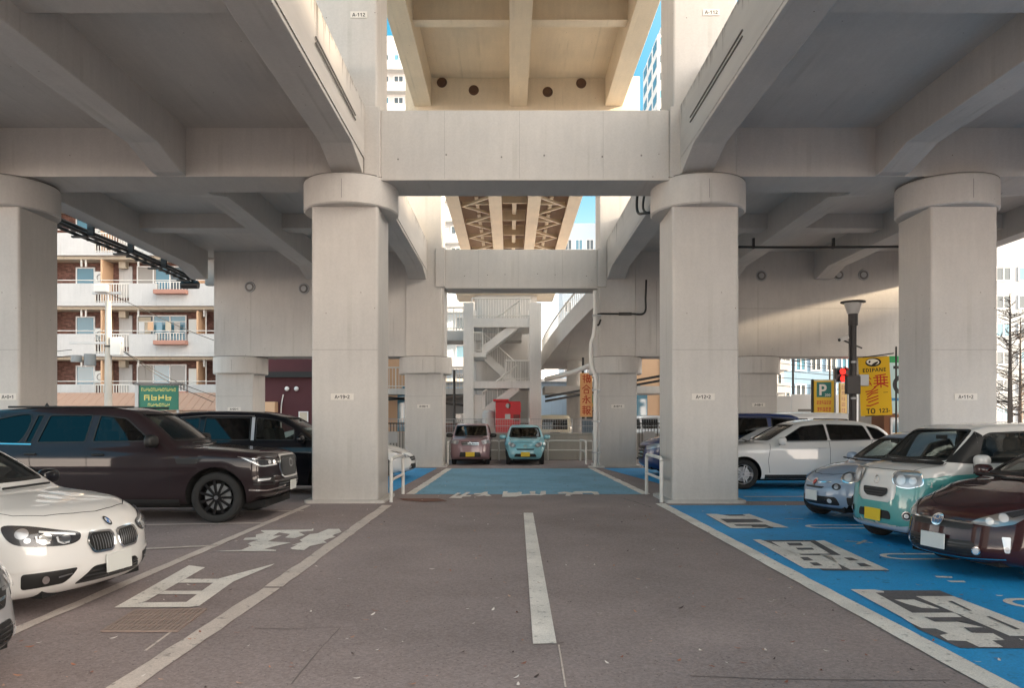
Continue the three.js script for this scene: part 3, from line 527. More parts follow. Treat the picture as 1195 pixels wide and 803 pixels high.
{ // footbridge deck running off left, and the curved ramp on the right
  const f = thing('footbridge', 'footbridge deck with thin white railing left of the stair tower', 'footbridge');
  const Yl = 6.1;
  part('deck', box(-9, -2.1, Yl - 0.5, Yl, -40.5, -38.4, 0.03), M.steel, f); part('deck', box(-2.1, 0.6, Yl - 0.45, Yl, -40.2, -38.8, 0.03), M.steel, f);
  railing(f, [-9, Yl, -38.45], [-2.2, Yl, -38.45], 1.15, 46); railing(f, [-9, Yl, -40.4], [-2.2, Yl, -40.4], 1.15, 46);
  part('lower_deck', box(-9, -2.3, 3.0, 3.3, -42, -40.5), M.steel, f); part('truss_bar', beam([-9, 2.5, -40.6], [-2.3, 3.05, -40.6], 0.12, 0.12), M.black, f); part('truss_bar', beam([-9, 3.1, -40.6], [-2.3, 2.4, -40.6], 0.12, 0.12), M.black, f);
  railing(f, [-9, 3.3, -40.5], [-2.3, 3.3, -40.5], 1.1, 40);
  const r = thing('curved_ramp', 'curved concrete ramp with railing sweeping down right of the stair tower', 'ramp');
  const arc = []; for (let i = 0; i <= 24; i++) { const t = i / 24; arc.push([1.75 + 2.4 * t * t + 0.1 * t, 4.85 + 2.6 * Math.pow(t, 1.6), -42 + 11.5 * t]); }
  const ribbon = (dx0, dx1, y0, y1) => { const pos = [], idx = []; arc.forEach(([x, y, z]) => pos.push(x + dx0, y + y0, z, x + dx0, y + y1, z, x + dx1, y + y1, z, x + dx1, y + y0, z)); for (let i = 0; i < 24; i++) for (let k = 0; k < 4; k++) { const a = i * 4 + k, b = i * 4 + (k + 1) % 4; idx.push(a, a + 4, b, b, a + 4, b + 4); } const g = new THREE.BufferGeometry(); g.setAttribute('position', new THREE.Float32BufferAttribute(pos, 3)); g.setIndex(idx); const q = g.toNonIndexed(); q.computeVertexNormals(); return wuv(toCreasedNormals(q, 0.6)); };
  part('deck', ribbon(0, 3.2, -0.45, 0), M.steel, r); part('parapet', ribbon(-0.1, 0.08, -0.5, 0.42), M.steel, r);
  const bal = []; for (let i = 0; i < 24; i++) for (const t of [0, 0.5]) { const a = arc[i], b = arc[i + 1]; bal.push(bar([lerp(a[0], b[0], t), lerp(a[1], b[1], t) + 0.42, lerp(a[2], b[2], t)], [lerp(a[0], b[0], t), lerp(a[1], b[1], t) + 1.1, lerp(a[2], b[2], t)], 0.02, 6)); }
  part('balusters', bal, railM, r); part('handrail', tube(arc.map(([x, y, z]) => [x, y + 1.1, z]), 0.04, 8), railM, r);
  part('lower_deck', box(1.7, 12, 2.95, 3.3, -40.5, -37.5), M.steel, r); part('service_pipe', tube([[1.7, 3.6, -36.9], [3, 3.9, -36], [4.2, 4.35, -34.6], [5, 4.45, -34]], 0.12, 10), M.whitePipe, r);
  for (const y of [2.55, 2.75]) part('cross_bar', beam([1.7, y, -36.8], [7, y + 0.9, -33.5], 0.1, 0.1), M.black, r);
  for (const x of [3.45, -2.62]) part('support_pole', bar([x, 0, -36.4], [x, x > 0 ? 4.6 : 4.0, -36.4], 0.06, 10), M.black, r);
  for (const [x, z] of [[2.3, -39.5], [6.5, -35.5]]) part('column', bar([x + 1, 0, z], [x + 1, 5, z], 0.4, 20), M.steel, r);
}
// ================================================================ buildings
function win(parent, x0, x1, y0, y1, z, panes, glass, fr = 0.05, mat = frameWhite, turn) {     // window facing +z: frame, mullions and separate panes
  const w = new THREE.Group(); w.name = 'window'; parent.add(w); if (turn) { w.rotation.y = turn[0]; w.position.set(turn[1], 0, turn[2]); }
  part('frame', [box(x0, x1, y1 - fr, y1, z, z + 0.06), box(x0, x1, y0, y0 + fr, z, z + 0.06), box(x0, x0 + fr, y0 + fr, y1 - fr, z, z + 0.06), box(x1 - fr, x1, y0 + fr, y1 - fr, z, z + 0.06), ...Array.from({ length: panes - 1 }, (_, i) => { const x = lerp(x0, x1, (i + 1) / panes); return box(x - fr / 2, x + fr / 2, y0 + fr, y1 - fr, z, z + 0.055); })], mat, w);
  for (let i = 0; i < panes; i++) part('pane', box(lerp(x0, x1, i / panes) + fr * 0.6, lerp(x0, x1, (i + 1) / panes) - fr * 0.6, y0 + fr * 0.8, y1 - fr * 0.8, z + 0.01 + 0.008 * (i % 2), z + 0.028 + 0.008 * (i % 2)), Array.isArray(glass) ? glass[i % glass.length] : glass, w);
  return w;
}
const acM = std({ color: lin(0.70, 0.69, 0.66), roughness: 0.5 });
const curtain = std({ color: lin(0.30, 0.28, 0.26), roughness: 0.35 });
{
  const D = 43, b = thing('apartment_house', 'brick apartment house with white balcony bands seen at left', 'building', [0, 0, -D]);
  const xL = -38, xR = -14.2;
  part('wall', box(xL, xR, 0, 26, -12, -1.35), brick, b);
  const base = [-30.6, -21.9, -13.2];                                     // left ends of the flats
  for (let f = 0; f < 7; f++) {
    const yt = 3.62 + 2.82 * f, yb = yt - 1.25, fl = yb + 0.18;
    part('balcony_slab', box(xL, xR, yb, fl, -1.36, 0.0), white, b);
    part('wall_trim', box(xL, xR, yb - 0.16, yb - 0.001, -1.35, -0.3), cream, b);
    for (const x of base) {
      const o = (v) => x + v, end = Math.min(o(8.7), xR);
      if (o(0) > xR) continue;
      part('parapet', box(o(-3.1), o(-1.2), fl, yt, -0.12, 0.001, 0.01), white, b);
      // railing gap then parapet to the planter
      const rail = []; for (let i = 0; i <= 13; i++) rail.push(box(o(-1.2 + 0.145 * i) - 0.02, o(-1.2 + 0.145 * i) + 0.02, fl, yt, -0.08, -0.04)); rail.push(box(o(-1.2), o(0.7), yt - 0.04, yt + 0.02, -0.09, -0.03), box(o(-1.2), o(0.7), fl + 0.05, fl + 0.09, -0.08, -0.04));
      part('railing', rail, railM, b);
      part('parapet', box(o(0.7), o(2.25), fl, yt, -0.12, 0.001, 0.01), white, b); part('parapet', box(o(2.25), o(3.95), fl, fl + 0.5, -0.12, 0.001, 0.01), white, b); part('parapet', box(o(3.95), o(5.6), fl, yt, -0.12, 0.001, 0.01), white, b);
      part('planter', box(o(2.2), o(4.0), fl + 0.44, fl + 0.68, 0.0, 0.4, 0.03), std({ color: lin(0.42, 0.22, 0.17), roughness: 0.8 }), b);
      const r2 = []; for (let i = 0; i <= 9; i++) r2.push(box(o(2.35 + 0.16 * i) - 0.015, o(2.35 + 0.16 * i) + 0.015, fl + 0.68, yt + 0.02, 0.3, 0.33)); r2.push(box(o(2.3), o(3.9), yt, yt + 0.04, 0.29, 0.34)); part('railing', r2, railM, b);
      part('balcony_rail', bar([o(-3.1), yt + 0.18, -0.06], [o(5.6), yt + 0.18, -0.06], 0.025, 6), railM, b);
      // back wall openings
      const g = f % 2 ? [glassDark, glassBlue, glassBlue] : [curtain, glassBlue, glassDark];
      win(b, o(0.5), o(3.35), yt - 0.35, yt + 1.22, -1.35, 3, g, 0.07); win(b, o(-3.0), o(-1.9), yt - 0.3, yt + 1.15, -1.35, 1, glassBlue, 0.07);
      if (f % 3 !== 1) win(b, o(-1.65), o(-0.9), yt + 0.1, yt + 0.85, -1.35, 1, glassDark, 0.06);
      part('partition', box(o(-0.95), o(-0.86), fl, yt + 1.35, -1.34, -0.12), tan, b); part('partition', box(o(4.4), o(4.5), fl, yt + 1.3, -1.34, -0.12), tan, b);
      part('door_panel', box(o(-0.5), o(0.25), yt - 0.6, yt + 1.2, -1.35, -1.27), white, b);
      part('heater', box(o(3.6), o(4.05), yt - 0.3, yt + 0.95, -1.34, -1.0), acM, b);
      const ac = part('air_conditioner', box(o(-1.6), o(-0.98), yt + 0.1 - (f % 2) * 0.4, yt + 0.8 - (f % 2) * 0.4, -1.0, -0.7, 0.03), acM, b);
      part('fan_grille', new THREE.TorusGeometry(0.18, 0.02, 6, 20).translate(o(-1.28), yt + 0.45 - (f % 2) * 0.4, -0.69), M.seam, ac);
      if ((f + Math.round(x)) % 3 === 0) { part('laundry_pole', bar([o(0.9), yt + 0.75, -0.5], [o(3.6), yt + 0.75, -0.5], 0.02, 6), railM, b); for (let q = 0; q < 5; q++) part('laundry', box(o(1.0 + q * 0.5), o(1.32 + q * 0.5), yt + 0.1 + 0.1 * (q % 2), yt + 0.73, -0.51, -0.49), [white, tan, glassBlue, cream, curtain][q], b); }
      part('curtain', box(o(0.6), o(1.0 + (f % 3) * 0.3), yt - 0.28, yt + 1.1, -1.31, -1.3), f % 2 ? cream : curtain, b);
      part('downpipe', bar([o(4.75), fl, -0.6], [o(4.75), fl + 2.6, -0.6], 0.04, 6), M.whitePipe, b);
      for (const v of [-2.2, -1.95, 1.0, 4.7]) part('ceiling_bracket', box(o(v) - 0.04, o(v) + 0.04, yb - 0.55, yb - 0.16, -0.5, -0.42), acM, b);
      part('duct_hood', box(o(-0.35), o(0.05), yb - 0.55, yb - 0.15, -1.34, -0.9, 0.03), cream, b);
    }
  }
  const tileM = std({ color: lin(0.36, 0.23, 0.17), roughness: 0.8 });
  const h = thing('tiled_house', 'low brown tiled lean-to in front of the apartment house', 'building', [0, 0, -40.6]);
  part('wall', box(-27, -15.2, 0, 2.3, -1.6, 0), cream, h);
  for (let i = 0; i < 30; i++) part('roof_tile', box(-27.2 + i * 0.41, -26.8 + i * 0.41, -0.05, 0.04, -1.0, 1.0, 0.03).rotateX(0.5).translate(0, 2.62, -0.4), tileM, h);
  for (let i = 0; i < 16; i++) part('fence_slat', box(-24.6 + i * 0.36, -24.4 + i * 0.36, 0.3, 2.1, 0.5, 0.56), tan, h);
  part('fence_rail', box(-24.8, -18.6, 1.95, 2.06, 0.44, 0.5), tan, h); part('fence_rail', box(-24.8, -18.6, 0.6, 0.7, 0.44, 0.5), tan, h);
}
{ // utility pole, wires, sign
  const D = 34, u = thing('utility_pole', 'grey concrete utility pole in front of the apartment house', 'pole', [gx(127, D), 0, -D]);
  part('shaft', new THREE.CylinderGeometry(0.12, 0.18, 6.9, 16).translate(0, 3.45, 0), concrete, u); part('top_pipe', bar([0, 6.9, 0], [0, 7.5, 0], 0.05), M.galv, u);
  part('transformer', bar([-0.75, 4.05, 0.1], [-0.75, 4.55, 0.1], 0.24, 16), std({ color: lin(0.17, 0.19, 0.20), roughness: 0.5 }), u); part('transformer', bar([-1.35, 4.2, 0.1], [-1.35, 4.5, 0.1], 0.22, 16), std({ color: lin(0.2, 0.22, 0.23), roughness: 0.5 }), u);
  part('cross_arm', box(-1.7, 0.6, 5.0, 5.1, -0.05, 0.05), M.galv, u); part('cross_arm', box(-0.7, 0.6, 7.2, 7.3, -0.05, 0.05), M.galv, u);
  part('lamp_box', box(-0.5, 0.1, 7.25, 7.6, 0.05, 0.3, 0.04), acM, u); part('meter_box', box(0.15, 0.6, 4.5, 5.3, -0.15, 0.15, 0.02), acM, u); part('band', new THREE.CylinderGeometry(0.16, 0.16, 0.08, 16).translate(0, 4.9, 0), M.black, u);
  const w = thing('overhead_wires', 'thin overhead wires slung from the utility pole', 'wires');
  const x = gx(127, D); for (const [a, c] of [[[x + 0.1, 7.2, -D], [-11.5, 4.6, -38]], [[x + 0.2, 5.0, -D], [-14.2, 2.5, -37]], [[x + 0.3, 4.9, -D], [-13.6, 2.6, -37]], [[x - 1.6, 4.5, -D], [-26, 4.0, -33]], [[x - 1.6, 4.75, -D], [-26, 4.5, -33]]])
    part('wire', tube([a, [(a[0] + c[0]) / 2, (a[1] + c[1]) / 2 - 0.25, (a[2] + c[2]) / 2], c], 0.016, 5), M.black, w);
}
{
  const D = 30, s = thing('green_sign', 'green notice board with yellow lettering left of the far pier', 'sign', [gx(186, D), 0, -D], 0.18);
  const t = canvasTex(512, 340, (c, W, H) => { c.fillStyle = '#2f7d66'; c.fillRect(0, 0, W, H); c.fillStyle = '#e6d774';
    const row = (y, h, n, x0, x1) => { const cw = (x1 - x0) / n; for (let i = 0; i < n; i++) { const x = x0 + i * cw; const k = (i * 7 + Math.round(y)) % 5; c.fillRect(x, y, cw * 0.16, h); c.fillRect(x, y + (k % 3) * h * 0.4, cw * 0.75, h * 0.2); c.fillRect(x + cw * 0.58, y + (k > 2 ? 0 : h * 0.3), cw * 0.16, h * 0.7); if (k % 2) c.fillRect(x, y + h * 0.82, cw * 0.75, h * 0.18); } };
    row(30, 46, 15, 24, 490); row(130, 78, 4, 60, 440); for (let i = 0; i < 4; i++) c.fillRect(80 + i * 98, 160, 52, 14); row(250, 44, 8, 110, 410); });
  part('board', box(-0.72, 0.72, 2.05, 3.0, -0.04, 0.0), std({ color: lin(0.03, 0.19, 0.13), roughness: 0.6 }), s);
  part('face', new THREE.PlaneGeometry(1.4, 0.92).translate(0, 2.525, 0.006), std({ map: t, roughness: 0.5 }), s);
  part('side_panel', box(-0.86, -0.73, 2.05, 3.1, -0.3, 0.05), M.galv, s); part('roof', box(-0.9, 0.85, 3.02, 3.09, -0.3, 0.1), M.seam, s);
  for (const x of [-0.7, 0.7]) part('post', box(x - 0.04, x + 0.04, 0, 2.05, -0.04, 0.04), M.galv, s);
}
{ // dark red building and tan buildings beyond the deep beams
  const r = thing('maroon_building', 'dark maroon building between the left piers', 'building', [0, 0, -41]);
  part('wall', box(-13.4, -8.2, 0, 8, -8, 0), std({ color: lin(0.085, 0.022, 0.028), roughness: 0.8, map: texPaint }), r);
  part('porch', box(-13.2, -12.3, 0, 2.6, 0.0, 0.6, 0.02), tan, r); part('fascia', box(-13.3, -8.1, 3.9, 4.2, 0.001, 0.25), M.dark, r);
  for (const x of [-11.8, -11.3]) part('wall_lamp', new THREE.SphereGeometry(0.12, 14, 10).translate(x, 3.3, 0.12), frameWhite, r);
  win(r, -11.2, -10.7, 1.5, 2.1, 0.0, 1, cream); part('door', box(-10.3, -9.4, 0, 2.1, 0, 0.05), tan, r); part('drain_pipe', tube([[-12, 3.0, 0.08], [-12.1, 2.4, 0.1], [-12.1, 0.2, 0.1]], 0.03, 6), M.whitePipe, r);
  const arched = (x, w, h, z) => { const s = new THREE.Shape(); s.moveTo(-w / 2, 0); s.lineTo(w / 2, 0); s.lineTo(w / 2, h - w / 2); s.absarc(0, h - w / 2, w / 2, 0, Math.PI); return new THREE.ExtrudeGeometry(s, { depth: 0.05, bevelEnabled: false }).translate(x, 1.0, z); };
  for (const [x0, x1, wx, l] of [[-8.0, -4.6, -5.6, 'tan building with an arched window left of the far inner pier'], [5.9, 12, 7.0, 'tan building with an arched window right of the far inner pier']]) {
    const t = thing('tan_building', l, 'building', [0, 0, -43]);
    part('wall', box(x0, x1, 0, 6.5, -7, 0), tan, t); const a = part('arched_window', arched(wx, 1.3, 2.6, 0.01), glassBlue, t); part('window_bar', box(wx - 0.03, wx + 0.03, 1.0, 3.5, 0.06, 0.09), frameWhite, a); part('plinth', box(x0 - 0.02, x1 + 0.02, 0, 0.9, 0.001, 0.1), concrete, t); part('downpipe', bar([wx + 1.4, 0, 0.12], [wx + 1.4, 6.4, 0.12], 0.05), M.black, t);
  }
}
function tower(name, label, x0, x1, D, H, depth, floors, y0, cols, wallM, bandM, opt = {}) {
  const b = thing(name, label, 'building', [0, 0, -D]);
  part('wall', box(x0, x1, 0, H, -depth, 0), wallM, b);
  const fh = (H - y0) / floors;
  for (let f = 0; f < floors; f++) {
    const y = y0 + f * fh;
    if (bandM) part('balcony', box(x0 - 0.1, x1 + 0.1, y, y + fh * 0.42, 0.001, 1.1), bandM, b);
    for (let c = 0; c < cols; c++) { const w = (x1 - x0) / cols, a = x0 + c * w; win(b, a + w * 0.16, a + w * 0.84, y + fh * 0.38, y + fh * 0.88, 0.001, 2, (f + c) % 3 ? glassDark : glassBlue, 0.08); }
    if (opt.side) for (let c = 0; c < opt.side; c++) { const w = depth / opt.side; const g = box(-0.03, 0.03, y + fh * 0.3, y + fh * 0.85, -(c + 0.85) * w, -(c + 0.15) * w).translate(opt.sideX, 0, 0); part('window', g, glassDark, b); }
  }
  part('roof_block', box(x0 + 1, x1 - 1, H, H + 2.4, -depth + 1, -1), wallM, b);
  return b;
}
tower('apartment_tower', 'pale stepped apartment tower behind the left upper column', -17.5, -5.6, 92, 45.5, 12, 17, 2, 7, white, white);
tower('apartment_block', 'pale blue white apartment block behind the footbridge', -16, -3.0, 74, 14.5, 10, 5, 1, 5, std({ color: lin(0.58, 0.66, 0.72), roughness: 0.8 }), white);
tower('apartment_tower', 'slim white tower behind the right upper column', 21.4, 30, 112, 57.5, 12, 22, 1, 6, white, null, { side: 3, sideX: 21.4 });
tower('office_tower', 'grey office block low behind the far beam at right', 8.2, 15, 120, 30, 10, 9, 1, 4, std({ color: lin(0.45, 0.52, 0.58), roughness: 0.7 }), null);
tower('apartment_tower', 'bright white tower at the right edge of the view', 52, 66, 86, 48, 14, 16, 2, 5, white, white);
{
  const b = thing('metal_shed', 'light blue corrugated shed beyond the cream van', 'building', [0, 0, -52]);
  const blue = std({ color: lin(0.46, 0.62, 0.78), roughness: 0.6, map: texPaint });
  part('wall', box(-6.5, 14, 0, 4.2, -10, 0), blue, b); for (let i = 0; i < 60; i++) part('rib', box(-6.4 + i * 0.34, -6.3 + i * 0.34, 0, 4.15, 0.001, 0.05), blue, b);
  part('roof', box(-6.8, 14.3, 4.2, 4.4, -10.3, 0.4), frameWhite, b); part('door', box(8.4, 9.4, 0, 2.2, 0.051, 0.1), white, b);
  const s = thing('grey_shed', 'dark grey shed left of the stair tower', 'building', [0, 0, -45]);
  part('wall', box(-4.6, -2.2, 0, 2.95, -4, 0), std({ color: lin(0.20, 0.21, 0.22), roughness: 0.8 }), s); part('roof', box(-4.8, -2.0, 2.95, 3.08, -4.2, 0.25), M.seam, s); win(s, -3.2, -2.4, 0.9, 2.0, 0.001, 2, glassDark);
  const k = thing('corner_shop', 'small shop with green and yellow awning beyond the ramp', 'building', [0, 0, -48]);
  part('wall', box(4.5, 7.2, 0, 3.3, -4, 0), std({ color: lin(0.2, 0.17, 0.15), roughness: 0.8 }), k); part('awning', box(4.6, 6.6, 2.7, 3.25, 0.001, 0.5, 0.03), std({ color: lin(0.03, 0.42, 0.16), roughness: 0.6 }), k); part('awning_stripe', box(4.7, 6.5, 2.45, 2.69, 0.001, 0.4), std({ color: lin(0.8, 0.55, 0.05), roughness: 0.6 }), k); win(k, 4.7, 6.6, 0.9, 2.3, 0.001, 3, glassDark);
}
// street beyond the right piers
{
  const dimWhite = std({ color: lin(0.42, 0.43, 0.44), roughness: 0.8, map: texPaint });
  tower('office_building', 'blue grey office block across the street at right', 21.5, 35, 62, 11, 10, 5, 0.6, 11, std({ color: lin(0.20, 0.32, 0.44), roughness: 0.6, map: texPaint }), null);
  tower('white_building', 'white low building with balconies left of the office block', 17.2, 21.3, 60, 7.2, 8, 4, 0.2, 4, dimWhite, dimWhite);
  tower('glass_building', 'grey glass fronted building right of the office block', 35.4, 47, 66, 15, 10, 6, 0.6, 6, std({ color: lin(0.34, 0.37, 0.40), roughness: 0.6, map: texPaint }), null);
  const w = thing('site_hoarding', 'white site hoarding behind the white van', 'hoarding', [0, 0, -33]);
  for (let i = 0; i < 5; i++) part('panel', box(11.1 + i * 0.92, 12.0 + i * 0.92, 0.1, 2.75 - (i === 0 ? 0.06 : 0), -0.03, 0.03, 0.01), frameWhite, w);
  part('notice', box(12.3, 13.4, 2.02, 2.12, 0.031, 0.04), M.seam, w); part('rail', box(11.1, 15.7, 0.5, 0.58, -0.1, -0.031), M.galv, w);
}
function lettersSign(c, W, y, h, n, x0, x1, col, off = 0) { c.fillStyle = col; const cw = (x1 - x0) / n; for (let i = 0; i < n; i++) { const x = x0 + i * cw, k = (i * 5 + off) % 4, t = h * 0.17; c.fillRect(x, y, cw * 0.8, t); c.fillRect(x, y + h * 0.42, cw * 0.8, t); c.fillRect(x + cw * (0.1 + 0.2 * (k % 2)), y, cw * 0.16, h); c.fillRect(x + cw * 0.62, y + h * (k > 1 ? 0.4 : 0), cw * 0.16, h * 0.6); if (k !== 2) c.fillRect(x, y + h - t, cw * 0.8, t); } }
{
  const D = 29.5, s = thing('parking_sign', 'yellow parking sign with white P on green', 'sign', [gx(961, D), 0, -D], -0.1);
  const t = canvasTex(256, 512, (c, W, H) => { c.fillStyle = '#f2c83a'; c.fillRect(0, 0, W, H); c.fillStyle = '#f6e9b8'; c.fillRect(0, 0, W, 16); c.fillStyle = '#2c7f78'; c.fillRect(32, 30, 192, 205); c.fillStyle = '#f2f1ea'; c.font = 'bold 210px sans-serif'; c.textAlign = 'center'; c.textBaseline = 'middle'; c.fillText('P', 110, 136); c.font = 'bold 46px sans-serif'; c.fillText('200', 176, 206);
    lettersSign(c, W, 285, 48, 6, 34, 226, '#d8482a'); lettersSign(c, W, 375, 52, 5, 40, 226, '#d8482a', 1); lettersSign(c, W, 450, 48, 5, 40, 226, '#d8482a', 3); });
  part('panel', box(-0.37, 0.37, 1.75, 3.2, -0.08, 0), std({ color: lin(0.75, 0.5, 0.04), roughness: 0.5 }), s); part('face', new THREE.PlaneGeometry(0.72, 1.43).translate(0, 2.475, 0.006), std({ map: t, roughness: 0.45 }), s);
  part('post', bar([-0.42, 0, -0.04], [-0.42, 3.22, -0.04], 0.05), M.black, s); part('post', bar([0.42, 0, -0.04], [0.42, 3.22, -0.04], 0.04), M.galv, s);
  const s2 = thing('sign_panel', 'narrow yellow sign seen edge on beside the lamp pole', 'sign', [gx(983, 30), 0, -30], 0.75);
  part('panel', box(-0.3, 0.3, 1.85, 3.1, -0.03, 0.03), std({ color: lin(0.7, 0.47, 0.1), roughness: 0.5 }), s2); part('post', bar([0.34, 0, 0], [0.34, 3.2, 0], 0.04), M.black, s2);
  const t2 = canvasTex(128, 256, (c, W, H) => { c.fillStyle = '#d9ae4c'; c.fillRect(0, 0, W, H); for (let i = 0; i < 5; i++) lettersSign(c, W, 20 + i * 46, 30, 2 + i % 2, 24, 100, '#b0622c', i); }); part('face', new THREE.PlaneGeometry(0.58, 1.22).translate(0, 2.475, 0.036), std({ map: t2, roughness: 0.5 }), s2);
}
{ // street lamp with camera
  const D = 23.5, s = thing('street_lamp', 'dark street lamp pole with cone shade and security camera', 'street lamp', [gx(995, D), 0, -D]);
  const dk = std({ color: lin(0.06, 0.055, 0.055), roughness: 0.5, metalness: 0.3 });
  part('pole', bar([0, 0, 0], [0, 4.75, 0], 0.1, 16), dk, s); part('conduit', bar([-0.13, 1.5, 0.05], [-0.13, 4.7, 0.05], 0.03, 8), dk, s); part('collar', bar([0, 4.55, 0], [0, 4.9, 0], 0.14, 16), dk, s);
  part('lamp_shade', new THREE.LatheGeometry([[0.02, 4.88], [0.16, 4.9], [0.26, 5.22], [0.25, 5.23], [0.02, 5.23]].map(([a, b]) => new THREE.Vector2(a, b)), 28), std({ color: lin(0.6, 0.58, 0.55), roughness: 0.35 }), s); part('lamp_lid', new THREE.CylinderGeometry(0.36, 0.36, 0.04, 28).translate(0, 5.26, 0), dk, s);
  const c = part('security_camera', new RoundedBoxGeometry(0.32, 0.13, 0.12, 2, 0.03), acM, s, [-0.32, 4.15, 0.08]); c.rotation.set(0, 0.3, 0.35); part('lens', new THREE.CylinderGeometry(0.045, 0.045, 0.03, 14).rotateZ(Math.PI / 2).translate(-0.17, 0, 0), M.black, c);
  part('camera_arm', beam([-0.05, 3.98, 0.03], [-0.3, 4.08, 0.06], 0.04, 0.04), dk, s); part('camera_arm', beam([0.05, 3.95, 0], [0.25, 3.85, 0.05], 0.04, 0.04), dk, s);
  for (const y of [2.3, 2.95, 3.4]) part('band', bar([0, y, 0], [0, y + 0.06, 0], 0.115, 16), M.galv, s);
  part('control_box', box(-0.3, 0.1, 2.45, 3.0, 0.08, 0.3, 0.02), dk, s); part('control_box', box(0.12, 0.42, 2.7, 3.05, -0.1, 0.15, 0.02), M.galv, s);
}
{ // traffic signal with a lit red lamp
  const D = 34, s = thing('traffic_signal', 'traffic signal showing red behind the lamp pole', 'traffic light', [gx(982, D), 0, -D]);
  part('housing', box(-0.35, 0.85, 3.32, 3.95, -0.14, 0.1, 0.05), M.black, s); part('mast_arm', bar([0.4, 4.1, -0.1], [2.2, 4.1, -0.1], 0.06), M.galv, s); part('mast', bar([2.2, 0, -0.1], [2.2, 4.4, -0.1], 0.1), M.galv, s); part('hanger', bar([0.4, 3.9, -0.1], [0.4, 4.1, -0.1], 0.04), M.galv, s);
  const glow = new THREE.MeshStandardMaterial({ color: lin(0.4, 0.01, 0.01), emissive: lin(1, 0.03, 0.02), emissiveIntensity: 0.4 });
  [[-0.02, 3.78, 'red_lamp', glow], [0.0, 3.46, 'red_lamp', glow]].forEach(([x, y, n, m]) => { part(n, new THREE.CylinderGeometry(0.13, 0.13, 0.05, 22).rotateX(Math.PI / 2).translate(x, y, 0.11), m, s); part('visor', new THREE.CylinderGeometry(0.2, 0.2, 0.22, 18, 1, true, Math.PI * 0.6, Math.PI * 0.8 + 1).rotateX(Math.PI / 2).translate(x, y, 0.2), M.black, s); const l = new THREE.PointLight(lin(1, 0.05, 0.03), 0.15); l.name = 'red_lamp_light'; l.position.set(x, y, 0.25); l.castShadow = true; s.add(l); });
  for (const [px, D2, H, l] of [[925, 40, 6.2, 'thin dark pole left of the parking sign'], [968, 45, 7, 'thin dark pole behind the traffic signal']]) { const p = thing('thin_pole', l, 'pole', [gx(px, D2), 0, -D2]); part('shaft', bar([0, 0, 0], [0, H, 0], 0.06), M.black, p); part('arm', bar([0, H - 1.5, 0], [3.2, H - 1.2, 0], 0.03), M.black, p); }
}
